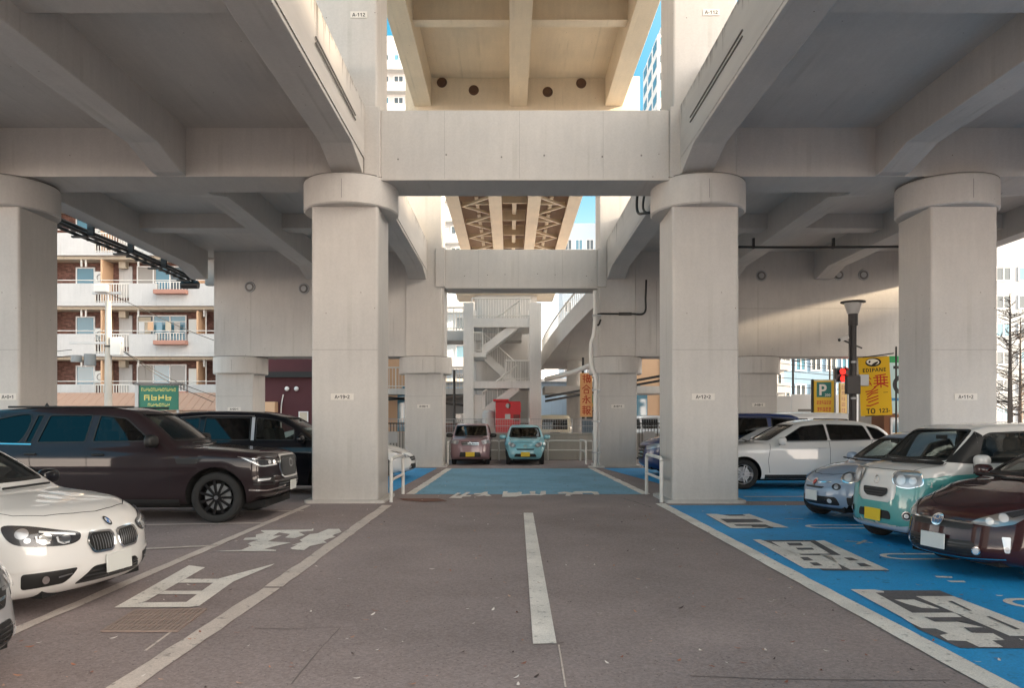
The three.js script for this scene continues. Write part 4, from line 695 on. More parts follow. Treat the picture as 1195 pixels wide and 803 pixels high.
{ // yellow banner
  const D = 24, s = thing('yellow_banner', 'yellow hanging banner with red and black lettering', 'banner', [gx(1026, D), 0, -D], -0.12);
  const t = canvasTex(512, 1024, (c, W, H) => { c.fillStyle = '#d9ae1c'; c.fillRect(0, 0, W, H); c.fillStyle = '#241d12';
    c.save(); c.translate(W / 2 - 10, 90); c.beginPath(); c.ellipse(0, 0, 128, 76, 0, 0, 7); c.fill(); c.fillStyle = '#e9e4d6'; c.beginPath(); c.ellipse(-6, -6, 104, 54, 0.1, 0, 7); c.fill(); c.fillStyle = '#241d12'; c.beginPath(); c.ellipse(26, 26, 62, 20, -0.5, 0, 7); c.fill(); c.beginPath(); c.ellipse(-60, -10, 16, 24, 0.5, 0, 7); c.fill(); c.restore();
    c.fillStyle = '#241d12'; c.font = 'bold 92px sans-serif'; c.textAlign = 'center'; c.fillText('EDIPANE', W / 2, 258, 400);
    c.strokeStyle = c.fillStyle = '#b3261c'; c.lineWidth = 20; const ln = (a) => { c.beginPath(); c.moveTo(a[0], a[1]); for (let i = 2; i < a.length; i += 2) c.lineTo(a[i], a[i + 1]); c.stroke(); };
    [[262, 330, 440, 310], [232, 362, 470, 362], [246, 412, 462, 412], [232, 462, 474, 462], [350, 316, 350, 540], [296, 340, 296, 480], [406, 340, 406, 480], [340, 470, 236, 530], [362, 470, 470, 530]].forEach(ln);
    c.lineWidth = 13; [[70, 340, 150, 340], [110, 320, 110, 400], [70, 390, 150, 385], [150, 330, 200, 390], [76, 430, 120, 500], [150, 420, 110, 500], [170, 420, 200, 500], [80, 470, 200, 465]].forEach(ln);
    c.lineWidth = 19; [[96, 600, 190, 590, 270, 520], [110, 650, 300, 570], [120, 700, 200, 640, 300, 620], [104, 745, 300, 680], [130, 790, 300, 730], [100, 842, 160, 850, 300, 800]].forEach(ln);
    c.fillStyle = '#241d12'; c.font = 'bold 40px sans-serif'; c.fillText('•••••', 420, 640); c.font = 'bold 130px sans-serif'; c.textAlign = 'left'; c.fillText('TO', 96, 990, 150); c.font = 'bold 104px sans-serif'; c.fillText('123-', 290, 980, 190); });
  const g = new THREE.PlaneGeometry(0.92, 1.82, 10, 16), p = g.attributes.position; for (let i = 0; i < p.count; i++) p.setZ(i, 0.03 * Math.sin(p.getX(i) * 5) * (0.4 + 0.6 * (0.9 - p.getY(i)) / 1.8)); g.computeVertexNormals(); g.translate(0, 2.72, 0);
  part('cloth', g, std({ map: t, roughness: 0.8, side: THREE.DoubleSide }), s).rotation.z = 0.05;
  part('top_rod', bar([-0.5, 3.62, -0.02], [0.42, 3.74, -0.02], 0.018), M.black, s); part('pole', bar([0.5, 0, -0.04], [0.5, 3.95, -0.04], 0.03), M.black, s); part('bottom_rod', bar([-0.42, 1.78, -0.02], [0.52, 1.86, -0.02], 0.015), M.black, s);
  const s2 = thing('shop_sign', 'white sign with black ring beside the yellow banner', 'sign', [gx(1052, 25), 0, -25]);
  const t2 = canvasTex(256, 512, (c, W, H) => { c.fillStyle = '#b9d6d6'; c.fillRect(0, 0, W, H); c.fillStyle = '#1f9a55'; c.fillRect(0, 0, W, 60); c.strokeStyle = '#1b2026'; c.lineWidth = 34; c.beginPath(); c.arc(130, 260, 78, 0.4, 5.6); c.stroke(); c.fillStyle = '#1b2026'; c.fillRect(40, 90, 120, 26); c.beginPath(); c.arc(140, 250, 28, 0, 7); c.fill(); c.fillStyle = '#3a86b8'; c.fillRect(20, 380, 200, 26); });
  part('panel', box(-0.45, 0.55, 1.9, 3.75, -0.06, 0), frameWhite, s2); part('face', new THREE.PlaneGeometry(0.98, 1.83).translate(0.05, 2.825, 0.006), std({ map: t2, roughness: 0.5 }), s2); part('post', box(0.6, 0.68, 0, 3.8, -0.06, 0.02), M.galv, s2);
  const b = thing('wooden_kiosk', 'small brown kiosk under the banner', 'kiosk', [gx(1045, 26), 0, -26]); part('body', box(-0.6, 0.6, 0, 1.85, -0.5, 0.4, 0.02), std({ color: lin(0.24, 0.11, 0.06), roughness: 0.8 }), b); part('counter', box(-0.65, 0.65, 1.0, 1.06, 0.401, 0.6), tan, b); win(b, -0.4, 0.45, 1.2, 1.75, 0.401, 1, glassBlue);
}
{ // vertical orange sign with four characters
  const D = 30.2, s = thing('vertical_sign', 'pale orange vertical sign with four red characters', 'sign', [gx(684, D), 0, -D], 0.05);
  const t = canvasTex(192, 704, (c, W, H) => { c.fillStyle = '#ecb27a'; c.fillRect(0, 0, W, H); c.strokeStyle = '#c2431d'; c.lineWidth = 15; c.lineCap = 'round';
    const S = (oy, list) => list.forEach((a) => { c.beginPath(); c.moveTo(22 + a[0] * 1.5, oy + a[1] * 1.45); for (let i = 2; i < a.length; i += 2) c.lineTo(22 + a[i] * 1.5, oy + a[i + 1] * 1.45); c.stroke(); });
    S(16, [[10, 25, 45, 25], [27, 5, 27, 95], [12, 50, 40, 60], [50, 15, 95, 15], [60, 5, 60, 40], [85, 5, 85, 40], [50, 38, 95, 38], [52, 52, 94, 52, 94, 80, 52, 80, 52, 52], [72, 40, 72, 80], [55, 92, 65, 84], [90, 94, 80, 84]]);
    S(190, [[50, 2, 8, 40], [50, 2, 92, 40], [30, 40, 70, 40], [26, 58, 74, 58, 74, 92, 26, 92, 26, 58]]);
    S(352, [[40, 4, 56, 12], [30, 24, 52, 24, 52, 92, 40, 86], [10, 44, 38, 44, 12, 84], [56, 44, 92, 30], [54, 44, 92, 88]]);
    S(528, [[8, 12, 45, 12], [8, 34, 45, 34], [26, 2, 26, 96], [8, 58, 46, 58], [8, 76, 46, 76], [56, 8, 90, 8, 90, 30], [56, 8, 56, 96], [60, 44, 92, 44, 62, 94], [64, 56, 94, 94]]); });
  part('panel', box(-0.24, 0.24, 1.78, 3.5, -0.05, 0), std({ color: lin(0.75, 0.45, 0.2), roughness: 0.5 }), s); part('face', new THREE.PlaneGeometry(0.46, 1.7).translate(0, 2.64, 0.006), std({ map: t, roughness: 0.5 }), s);
  part('post', bar([0.3, 0, -0.03], [0.3, 3.7, -0.03], 0.035), M.galv, s); for (const y of [2.0, 2.7, 3.3]) part('bracket', box(0.24, 0.34, y, y + 0.05, -0.05, 0), M.black, s);
}
{
  const w = thing('overhead_wires', 'thin overhead wires crossing the street behind the signal', 'wires');
  for (const [y0, y1] of [[5.0, 4.4], [4.6, 4.1], [4.1, 4.0], [3.7, 3.4], [5.4, 4.2]]) part('wire', tube([[12.5, y0, -42], [18, (y0 + y1) / 2 - 0.2, -43], [26, y1, -44]], 0.018, 5), M.black, w);
}
// bare trees on the right street
const bark = std({ color: lin(0.13, 0.105, 0.09), roughness: 0.95 });
function bareTree(label, x, z, H, sp) {
  const t = thing('bare_tree', label, 'tree', [x, 0, z], 0, 'leafless street trees');
  part('trunk', new THREE.CylinderGeometry(0.02, 0.14, H, 9).translate(0, H / 2, 0), bark, t);
  const gs = [], tw = [];
  for (let i = 0; i < 70; i++) {
    const y = H * (0.22 + 0.76 * Math.pow(rnd(), 0.9)), a = rr(0, 6.28), L = sp * (1.05 - y / H) * rr(0.6, 1.1) + 0.25, up = rr(0.15, 0.6);
    const q = (s) => [Math.cos(a) * L * s, y + up * L * s * (0.6 + 0.4 * s), Math.sin(a) * L * s];
    gs.push(bar(q(0), q(0.5), 0.022, 4), bar(q(0.5), q(1), 0.014, 4));
    for (let k = 0; k < 7; k++) { const s = rr(0.25, 1), b = q(s), l = L * 0.35 * rr(0.5, 1); tw.push(bar(b, [b[0] + rr(-1, 1) * l, b[1] + rr(0, 0.9) * l, b[2] + rr(-1, 1) * l], 0.008, 3)); }
  }
  part('branches', gs, bark, t); part('twigs', tw, bark, t);
}
bareTree('bare winter tree at the right edge of the view', gx(1178, 34), -34, 7.2, 1.9);
bareTree('smaller bare tree beyond the first one at right', gx(1190, 44), -44, 7.5, 2.0);
// blocks outside the frame that keep the low sun off the car park
const outM = std({ color: lin(0.46, 0.40, 0.34), roughness: 0.85, map: texPaint });
for (const [x0, x1, z0, z1, H, l] of [[34, 46, -37, -24.5, 34, 'tall street block right of the view, farthest of its row'], [34, 46, -24.2, -19.2, 11.2, 'low street house right of the view between two blocks'], [34, 46, -18.9, -14.8, 18.8, 'narrow street block right of the view, level with the near piers'], [34, 46, -14.5, -9.2, 18.3, 'second narrow street block right of the view'], [34, 46, -9, -4.6, 22.5, 'tall narrow street block right of the view'], [34, 46, -4.4, 13, 18.3, 'street block right of the view, beside the camera']]) {
  const b = thing('street_block', l, 'building'); part('wall', box(x0, x1, 0, H, z0, z1), outM, b); part('cornice', box(x0 - 0.2, x1 + 0.2, H, H + 0.4, z0 - 0.2, z1 + 0.2), outM, b);
  for (let f = 0; f < Math.floor(H / 3.2); f++) for (let z = z0 + 1.5; z < z1 - 2; z += 4) { const w = part('window', box(x0 - 0.05, x0 - 0.001, 1 + f * 3.2, 2.6 + f * 3.2, z, z + 2), glassDark, b); }
}
// ================================================================ vehicles: smooth hull, cut wheel arches and windows, projected trim
function curve(pts, n = 240) {                    // monotone cubic through points, sampled to a table
  const P0 = pts.slice().sort((a, b) => a[0] - b[0]), x = P0.map((p) => p[0]), y = P0.map((p) => p[1]), N = x.length, d = [], m = new Array(N).fill(0);
  for (let i = 0; i < N - 1; i++) d.push((y[i + 1] - y[i]) / (x[i + 1] - x[i]));
  m[0] = d[0]; m[N - 1] = d[N - 2]; for (let i = 1; i < N - 1; i++) m[i] = d[i - 1] * d[i] <= 0 ? 0 : 2 * d[i - 1] * d[i] / (d[i - 1] + d[i]);
  const at = (t) => { if (t <= x[0]) return y[0]; if (t >= x[N - 1]) return y[N - 1]; let i = 0; while (t > x[i + 1]) i++; const h = x[i + 1] - x[i], s = (t - x[i]) / h, s2 = s * s, s3 = s2 * s; return (2 * s3 - 3 * s2 + 1) * y[i] + (s3 - 2 * s2 + s) * h * m[i] + (-2 * s3 + 3 * s2) * y[i + 1] + (s3 - s2) * h * m[i + 1]; };
  const a = x[0], b = x[N - 1], T = new Float64Array(n + 1); for (let i = 0; i <= n; i++) T[i] = at(a + (b - a) * i / n);
  return (t) => { const u = (t - a) / (b - a) * n; if (u <= 0) return T[0]; if (u >= n) return T[n]; const i = u | 0; return T[i] + (T[i + 1] - T[i]) * (u - i); };
}
const smax = (a, b, k) => { const h = Math.max(k - Math.abs(a - b), 0) / k; return Math.max(a, b) + h * h * k * 0.25; };
const smin = (a, b, k) => -smax(-a, -b, k);
function makeHull(s) {
  const top = curve(s.top), bot = curve(s.bottom), plan = curve(s.plan), sec = curve(s.sec), fr = curve(s.front), re = curve(s.rear), G = s.green ? curve(s.green.top) : null, g = s.green;
  const kE = s.kEdge ?? 0.1, fp = s.fPow ?? 2.4, rp = s.rPow ?? 2.6, hood = s.hoodEdge ?? 0.03;
  const F = (x, y, z) => {
    const az = Math.abs(z), hw = plan(x) * sec(y), q = az / (s.W / 2);
    const a = y - (top(x) - hood * q * q), b = bot(x) - y, c = az - hw;
    const d = x - (fr(y) - s.fCurve * Math.pow(q, fp)), e = (re(y) + s.rCurve * Math.pow(q, rp)) - x;
    let f = smax(a, c, kE); f = smax(f, b, 0.06); f = smax(f, d, s.kFront ?? 0.12); f = smax(f, e, s.kRear ?? 0.12);
    if (g) {
      const mid = clamp((x - g.xr) / (g.xf - g.xr), 0, 1), sh = z * z * (mid > 0.5 ? g.cf * (2 * mid - 1) : -g.cr * (1 - 2 * mid));
      const t = clamp((y - g.belt) / (g.roof - g.belt), -0.3, 1.2), w = lerp(g.hb, g.hr, t) - (g.bow ?? 0.0) * (1 - mid * 0) * Math.pow(Math.abs(mid - 0.45) * 2, 2.5);
      const ga = y - (G(x + sh) - (g.crown ?? 0.04) * q * q), gc = az - w;
      f = smin(f, smax(Math.max(smax(ga * 0.85, gc, g.k ?? 0.12), x - g.xf - 0.12, g.xr - 0.04 - x), s.green.floor - y, 0.02), s.kJoin ?? 0.03);
    }
    return f;
  };
  return F;
}
const grad = (F, x, y, z, e = 0.004) => { const n = V(F(x + e, y, z) - F(x - e, y, z), F(x, y + e, z) - F(x, y - e, z), F(x, y, z + e) - F(x, y, z - e)); return n.normalize(); };
function hullMesh(F, s, q = 1) {
  const y0 = s.axisY, xa = s.x1 ?? -0.45, xb = -s.L + 0.45, NS = Math.round(92 * q), NR = Math.round(104 * q), NF = Math.round(16 * q), rows = [];
  for (let i = 0; i <= NF; i++) rows.push([xa, (i / NF) * Math.PI / 2, 1]);
  for (let i = 1; i < NS; i++) rows.push([lerp(xa, xb, i / NS), Math.PI / 2, 1]);
  for (let i = NF; i >= 0; i--) rows.push([xb, (i / NF) * Math.PI / 2, -1]);
  const pos = [], nor = [], idx = [];
  const shoot = (ox, dx, dy, dz) => { let r = 0, last = 0; const st = 0.05; for (let k = 1; k < 50; k++) { const t = k * st; if (F(ox + dx * t, y0 + dy * t, dz * t) < 0) last = t; } let a = last, b = last + st; for (let k = 0; k < 14; k++) { const m = (a + b) / 2; F(ox + dx * m, y0 + dy * m, dz * m) < 0 ? a = m : b = m; } return (a + b) / 2; };
  rows.forEach(([ox, phi, sg]) => { for (let j = 0; j < NR; j++) { const th = j / NR * Math.PI * 2, dx = Math.cos(phi) * sg, dy = Math.sin(phi) * Math.cos(th), dz = Math.sin(phi) * Math.sin(th), r = shoot(ox, dx, dy, dz), x = ox + dx * r, y = y0 + dy * r, z = dz * r; pos.push(x, y, z); const n = grad(F, x, y, z); nor.push(n.x, n.y, n.z); } });
  for (let i = 0; i < rows.length - 1; i++) for (let j = 0; j < NR; j++) { const a = i * NR + j, b = i * NR + (j + 1) % NR, c = a + NR, d = b + NR; if (i > 0) idx.push(a, c, b); if (i < rows.length - 2) idx.push(b, c, d); }
  const g = new THREE.BufferGeometry(); g.setAttribute('position', new THREE.Float32BufferAttribute(pos, 3)); g.setAttribute('normal', new THREE.Float32BufferAttribute(nor, 3)); g.setAttribute('uv', new THREE.Float32BufferAttribute(new Float32Array(pos.length / 3 * 2), 2)); g.setIndex(idx);
  // weld the pole rows to a point so the hull is closed
  const p = g.attributes.position; for (const r of [0, rows.length - 1]) for (let j = 1; j < NR; j++) p.setXYZ(r * NR + j, p.getX(r * NR), p.getY(r * NR), p.getZ(r * NR));
  return g;
}
function smoothPoly(pts, n = 5) { const c = new THREE.CatmullRomCurve3(pts.map(([x, y]) => V(x, y, 0)), true, 'centripetal'); return c.getPoints(pts.length * n).slice(0, -1).map((p) => [p.x, p.y]); }
function roundPoly(pts, r, n = 4) {               // round the corners of a polygon
  const o = [], N = pts.length;
  for (let i = 0; i < N; i++) { const a = pts[(i + N - 1) % N], b = pts[i], c = pts[(i + 1) % N], la = Math.hypot(a[0] - b[0], a[1] - b[1]), lc = Math.hypot(c[0] - b[0], c[1] - b[1]), ra = Math.min(r, la * 0.45), rc = Math.min(r, lc * 0.45), p = [b[0] + (a[0] - b[0]) * ra / la, b[1] + (a[1] - b[1]) * ra / la], q = [b[0] + (c[0] - b[0]) * rc / lc, b[1] + (c[1] - b[1]) * rc / lc];
    for (let k = 0; k <= n; k++) { const t = k / n; o.push([(1 - t) ** 2 * p[0] + 2 * t * (1 - t) * b[0] + t * t * q[0], (1 - t) ** 2 * p[1] + 2 * t * (1 - t) * b[1] + t * t * q[1]]); } }
  return o;
}
// views: how a flat outline is laid on the hull. deg 0 = from the side, 90 = from the front, between = from the corner; 'top' from above
function viewOf(v) {
  if (v === 'top') return { o: V(0, 3, 0), r: V(1, 0, 0), u: V(0, 0, 1), d: V(0, -1, 0) };
  const a = (v === 'side' ? 0 : v === 'front' ? 90 : v === 'rear' ? -90 : v) * Math.PI / 180, d = V(-Math.sin(a), 0, -Math.cos(a));      // seen from the car's right side (+z)
  return { o: d.clone().multiplyScalar(-6), r: V(Math.cos(a), 0, -Math.sin(a)), u: V(0, 1, 0), d };
}
function project(F, pts, view, off, edge = 0.07, holes = [], base = [0, 0, 0]) {
  const v = viewOf(view), sh = shapeOf(pts); holes.forEach((h) => sh.holes.push(new THREE.Path(h.map(([x, y]) => new THREE.Vector2(x, y)))));
  let g = new THREE.ShapeGeometry(sh, 1); g = new TessellateModifier(edge, 6).modify(g.toNonIndexed());
  const p = g.attributes.position, keep = [], nor = [], q = V(0, 0, 0), cache = new Map(), B = V(...base);
  const hit = (a, b) => {
    const key = Math.round(a * 5e4) + '_' + Math.round(b * 5e4); if (cache.has(key)) return cache.get(key);
    const o = v.o.clone().addScaledVector(v.r, a).addScaledVector(v.u, b).add(B); let t = 0, res = null; const st = 0.03;
    for (; t < 11; t += st) if (F(o.x + v.d.x * t, o.y + v.d.y * t, o.z + v.d.z * t) < 0) { let l = t - st, h = t; for (let k = 0; k < 16; k++) { const m = (l + h) / 2; F(o.x + v.d.x * m, o.y + v.d.y * m, o.z + v.d.z * m) < 0 ? h = m : l = m; } const x = o.clone().addScaledVector(v.d, h), n = grad(F, x.x, x.y, x.z); res = [x.addScaledVector(n, off), n]; break; }
    cache.set(key, res); return res;
  };
  const out = [];
  for (let i = 0; i < p.count; i += 3) { const h = [0, 1, 2].map((k) => hit(p.getX(i + k), p.getY(i + k))); if (h.some((e) => !e)) continue; const e1 = h[1][0].clone().sub(h[0][0]), e2 = h[2][0].clone().sub(h[0][0]); if (Math.max(e1.length(), e2.length()) > edge * 4 + 0.25) continue; const flip = e1.cross(e2).dot(h[0][1]) < 0; const ord = flip ? [0, 2, 1] : [0, 1, 2]; for (const k of ord) { out.push(h[k][0].x, h[k][0].y, h[k][0].z); nor.push(h[k][1].x, h[k][1].y, h[k][1].z); } }
  const r = new THREE.BufferGeometry(); r.setAttribute('position', new THREE.Float32BufferAttribute(out, 3)); r.setAttribute('normal', new THREE.Float32BufferAttribute(nor, 3)); r.setAttribute('uv', new THREE.Float32BufferAttribute(new Float32Array(out.length / 3 * 2), 2));
  return r;
}
function mirrorZ(g) { const m = g.clone(), p = m.attributes.position, n = m.attributes.normal; for (let i = 0; i < p.count; i++) { p.setZ(i, -p.getZ(i)); n.setZ(i, -n.getZ(i)); } if (m.index) { const a = m.index.array; for (let i = 0; i < a.length; i += 3) { const t = a[i]; a[i] = a[i + 1]; a[i + 1] = t; } } else for (let i = 0; i < p.count; i += 3) for (const at of Object.values(m.attributes)) for (let c = 0; c < at.itemSize; c++) { const t = at.getComponent(i, c); at.setComponent(i, c, at.getComponent(i + 1, c)); at.setComponent(i + 1, c, t); } return m; }
function ribbon2(pts, w) {                        // outline of a thin line along points
  const L = [], R = [], n = pts.length; for (let i = 0; i < n; i++) { const a = pts[Math.max(0, i - 1)], b = pts[Math.min(n - 1, i + 1)], d = [b[0] - a[0], b[1] - a[1]], l = Math.hypot(...d) || 1, k = [-d[1] / l * w / 2, d[0] / l * w / 2]; L.push([pts[i][0] + k[0], pts[i][1] + k[1]]); R.push([pts[i][0] - k[0], pts[i][1] - k[1]]); } return [...L, ...R.reverse()];
}
const carM = {
  tyre: std({ color: lin(0.018, 0.018, 0.018), roughness: 0.85 }), trim: std({ color: lin(0.012, 0.012, 0.012), roughness: 0.5 }), gap: std({ color: lin(0.008, 0.008, 0.008), roughness: 0.9 }),
  chrome: std({ color: lin(0.78, 0.78, 0.78), metalness: 1, roughness: 0.12 }), alloy: std({ color: lin(0.58, 0.58, 0.6), metalness: 0.6, roughness: 0.35 }), blackAlloy: std({ color: lin(0.014, 0.014, 0.015), metalness: 0.4, roughness: 0.28 }),
  lamp: std({ color: lin(0.32, 0.33, 0.35), metalness: 0.85, roughness: 0.28 }), lampDark: std({ color: lin(0.05, 0.05, 0.055), roughness: 0.25, metalness: 0.3 }), lampWhite: std({ color: lin(0.75, 0.76, 0.78), roughness: 0.25, metalness: 0.3 }),
  lens: new THREE.MeshPhysicalMaterial({ color: 0xffffff, transmission: 1, thickness: 0, roughness: 0.02, ior: 1.5 }), redLamp: new THREE.MeshPhysicalMaterial({ color: lin(0.35, 0.008, 0.008), roughness: 0.1, clearcoat: 1 }), amber: std({ color: lin(0.6, 0.22, 0.02), roughness: 0.3 }),
  glass: new THREE.MeshPhysicalMaterial({ color: lin(0.62, 0.68, 0.66), transmission: 1, thickness: 0, roughness: 0.01, ior: 1.5 }),
  tint: new THREE.MeshPhysicalMaterial({ color: lin(0.04, 0.043, 0.047), transmission: 1, thickness: 0, roughness: 0.01, ior: 1.5 }),
  seat: std({ color: lin(0.045, 0.04, 0.038), roughness: 0.9 }), seatTan: std({ color: lin(0.30, 0.23, 0.16), roughness: 0.85 }), cabin: std({ color: lin(0.035, 0.034, 0.034), roughness: 0.85 }),
  plateW: std({ color: lin(0.66, 0.67, 0.64), roughness: 0.5 }), plateY: std({ color: lin(0.75, 0.52, 0.02), roughness: 0.5 }), plateInk: std({ color: lin(0.30, 0.34, 0.30), roughness: 0.6 }), plateInkY: std({ color: lin(0.34, 0.24, 0.02), roughness: 0.6 }),
};
const paint = (r, g, b, o = {}) => new THREE.MeshPhysicalMaterial({ color: lin(r, g, b), roughness: o.rough ?? 0.35, metalness: o.metal ?? 0, clearcoat: o.coat ?? 1, clearcoatRoughness: 0.03, specularIntensity: o.spec ?? 1 });
function wheelGroup(parent, x, z, R, w, side, o) {
  const g = new THREE.Group(); g.name = 'wheel'; g.position.set(x, R, z); parent.add(g);
  const rim = R * (o.rim ?? 0.68), h = w / 2, tyre = [[rim * 0.97, -h * 0.8], [rim * 1.03, -h * 0.98], [R * 0.9, -h], [R * 0.975, -h * 0.86], [R, -h * 0.6], [R * 0.992, -h * 0.3], [R, -h * 0.27], [R, h * 0.27], [R * 0.992, h * 0.3], [R, h * 0.6], [R * 0.975, h * 0.86], [R * 0.9, h], [rim * 1.03, h * 0.98], [rim * 0.97, h * 0.8]].map(([a, b]) => new THREE.Vector2(a, b));
  part('tyre', new THREE.LatheGeometry(tyre, 40).rotateX(Math.PI / 2), carM.tyre, g);
  const m = o.dark ? carM.blackAlloy : carM.alloy, rg = [new THREE.LatheGeometry([[rim * 0.99, h * 0.84], [rim, h * 0.8], [rim * 0.93, h * 0.72], [rim * 0.9, h * 0.1], [rim * 0.88, -h * 0.6]].map(([a, b]) => new THREE.Vector2(a, b)), 40).rotateX(Math.PI / 2)];
  const n = o.spokes ?? 5, dbl = o.double;
  for (let i = 0; i < n; i++) for (const k of dbl ? [-1, 1] : [0]) { const sp = new THREE.BoxGeometry(rim * 0.86, rim * (o.sw ?? 0.18), 0.03); const p = sp.attributes.position; for (let j = 0; j < p.count; j++) if (p.getX(j) > 0) p.setY(j, p.getY(j) * (o.flare ?? 0.75)); sp.translate(rim * 0.5, k * rim * 0.07, h * 0.62); sp.rotateZ(k * 0.07 + i / n * Math.PI * 2); rg.push(sp); }
  rg.push(new THREE.CylinderGeometry(rim * 0.2, rim * 0.22, 0.05, 20).rotateX(Math.PI / 2).translate(0, 0, h * 0.62));
  part('rim', rg, m, g); part('hub_cap', new THREE.CylinderGeometry(rim * 0.11, rim * 0.11, 0.012, 16).rotateX(Math.PI / 2).translate(0, 0, h * 0.62 + 0.03), carM.lamp, g);
  part('brake_disc', new THREE.CylinderGeometry(rim * 0.72, rim * 0.72, 0.03, 28).rotateX(Math.PI / 2), M.galv, g); part('wheel_well', new THREE.CylinderGeometry(rim * 0.9, rim * 0.9, 0.02, 24).rotateX(Math.PI / 2).translate(0, 0, -h * 0.5), carM.gap, g);
  if (side < 0) g.rotation.y = Math.PI; return g;
}
const evaluator = new Evaluator(); evaluator.attributes = ['position', 'normal']; evaluator.useGroups = true;
function prismZ(pts, z0, z1) { const g = new THREE.ExtrudeGeometry(shapeOf(pts), { depth: z1 - z0, bevelEnabled: false }); g.translate(0, 0, z0); return g; }
function prismX(pts, x0, x1) { const g = new THREE.ExtrudeGeometry(shapeOf(pts.map(([z, y]) => [-z, y])), { depth: x1 - x0, bevelEnabled: false }); g.rotateY(Math.PI / 2); g.translate(x0, 0, 0); return g; }
function seat(parent, x, y, z, m) {
  const s = new THREE.Group(); s.name = 'seat'; s.position.set(x, y, z); parent.add(s);
  part('cushion', new RoundedBoxGeometry(0.5, 0.16, 0.5, 2, 0.05).translate(0.1, 0.08, 0), m, s); part('seat_back', new RoundedBoxGeometry(0.14, 0.62, 0.48, 3, 0.06).rotateZ(0.2).translate(-0.2, 0.42, 0), m, s); part('headrest', new RoundedBoxGeometry(0.1, 0.18, 0.26, 3, 0.045).rotateZ(0.12).translate(-0.29, 0.83, 0), m, s);
}
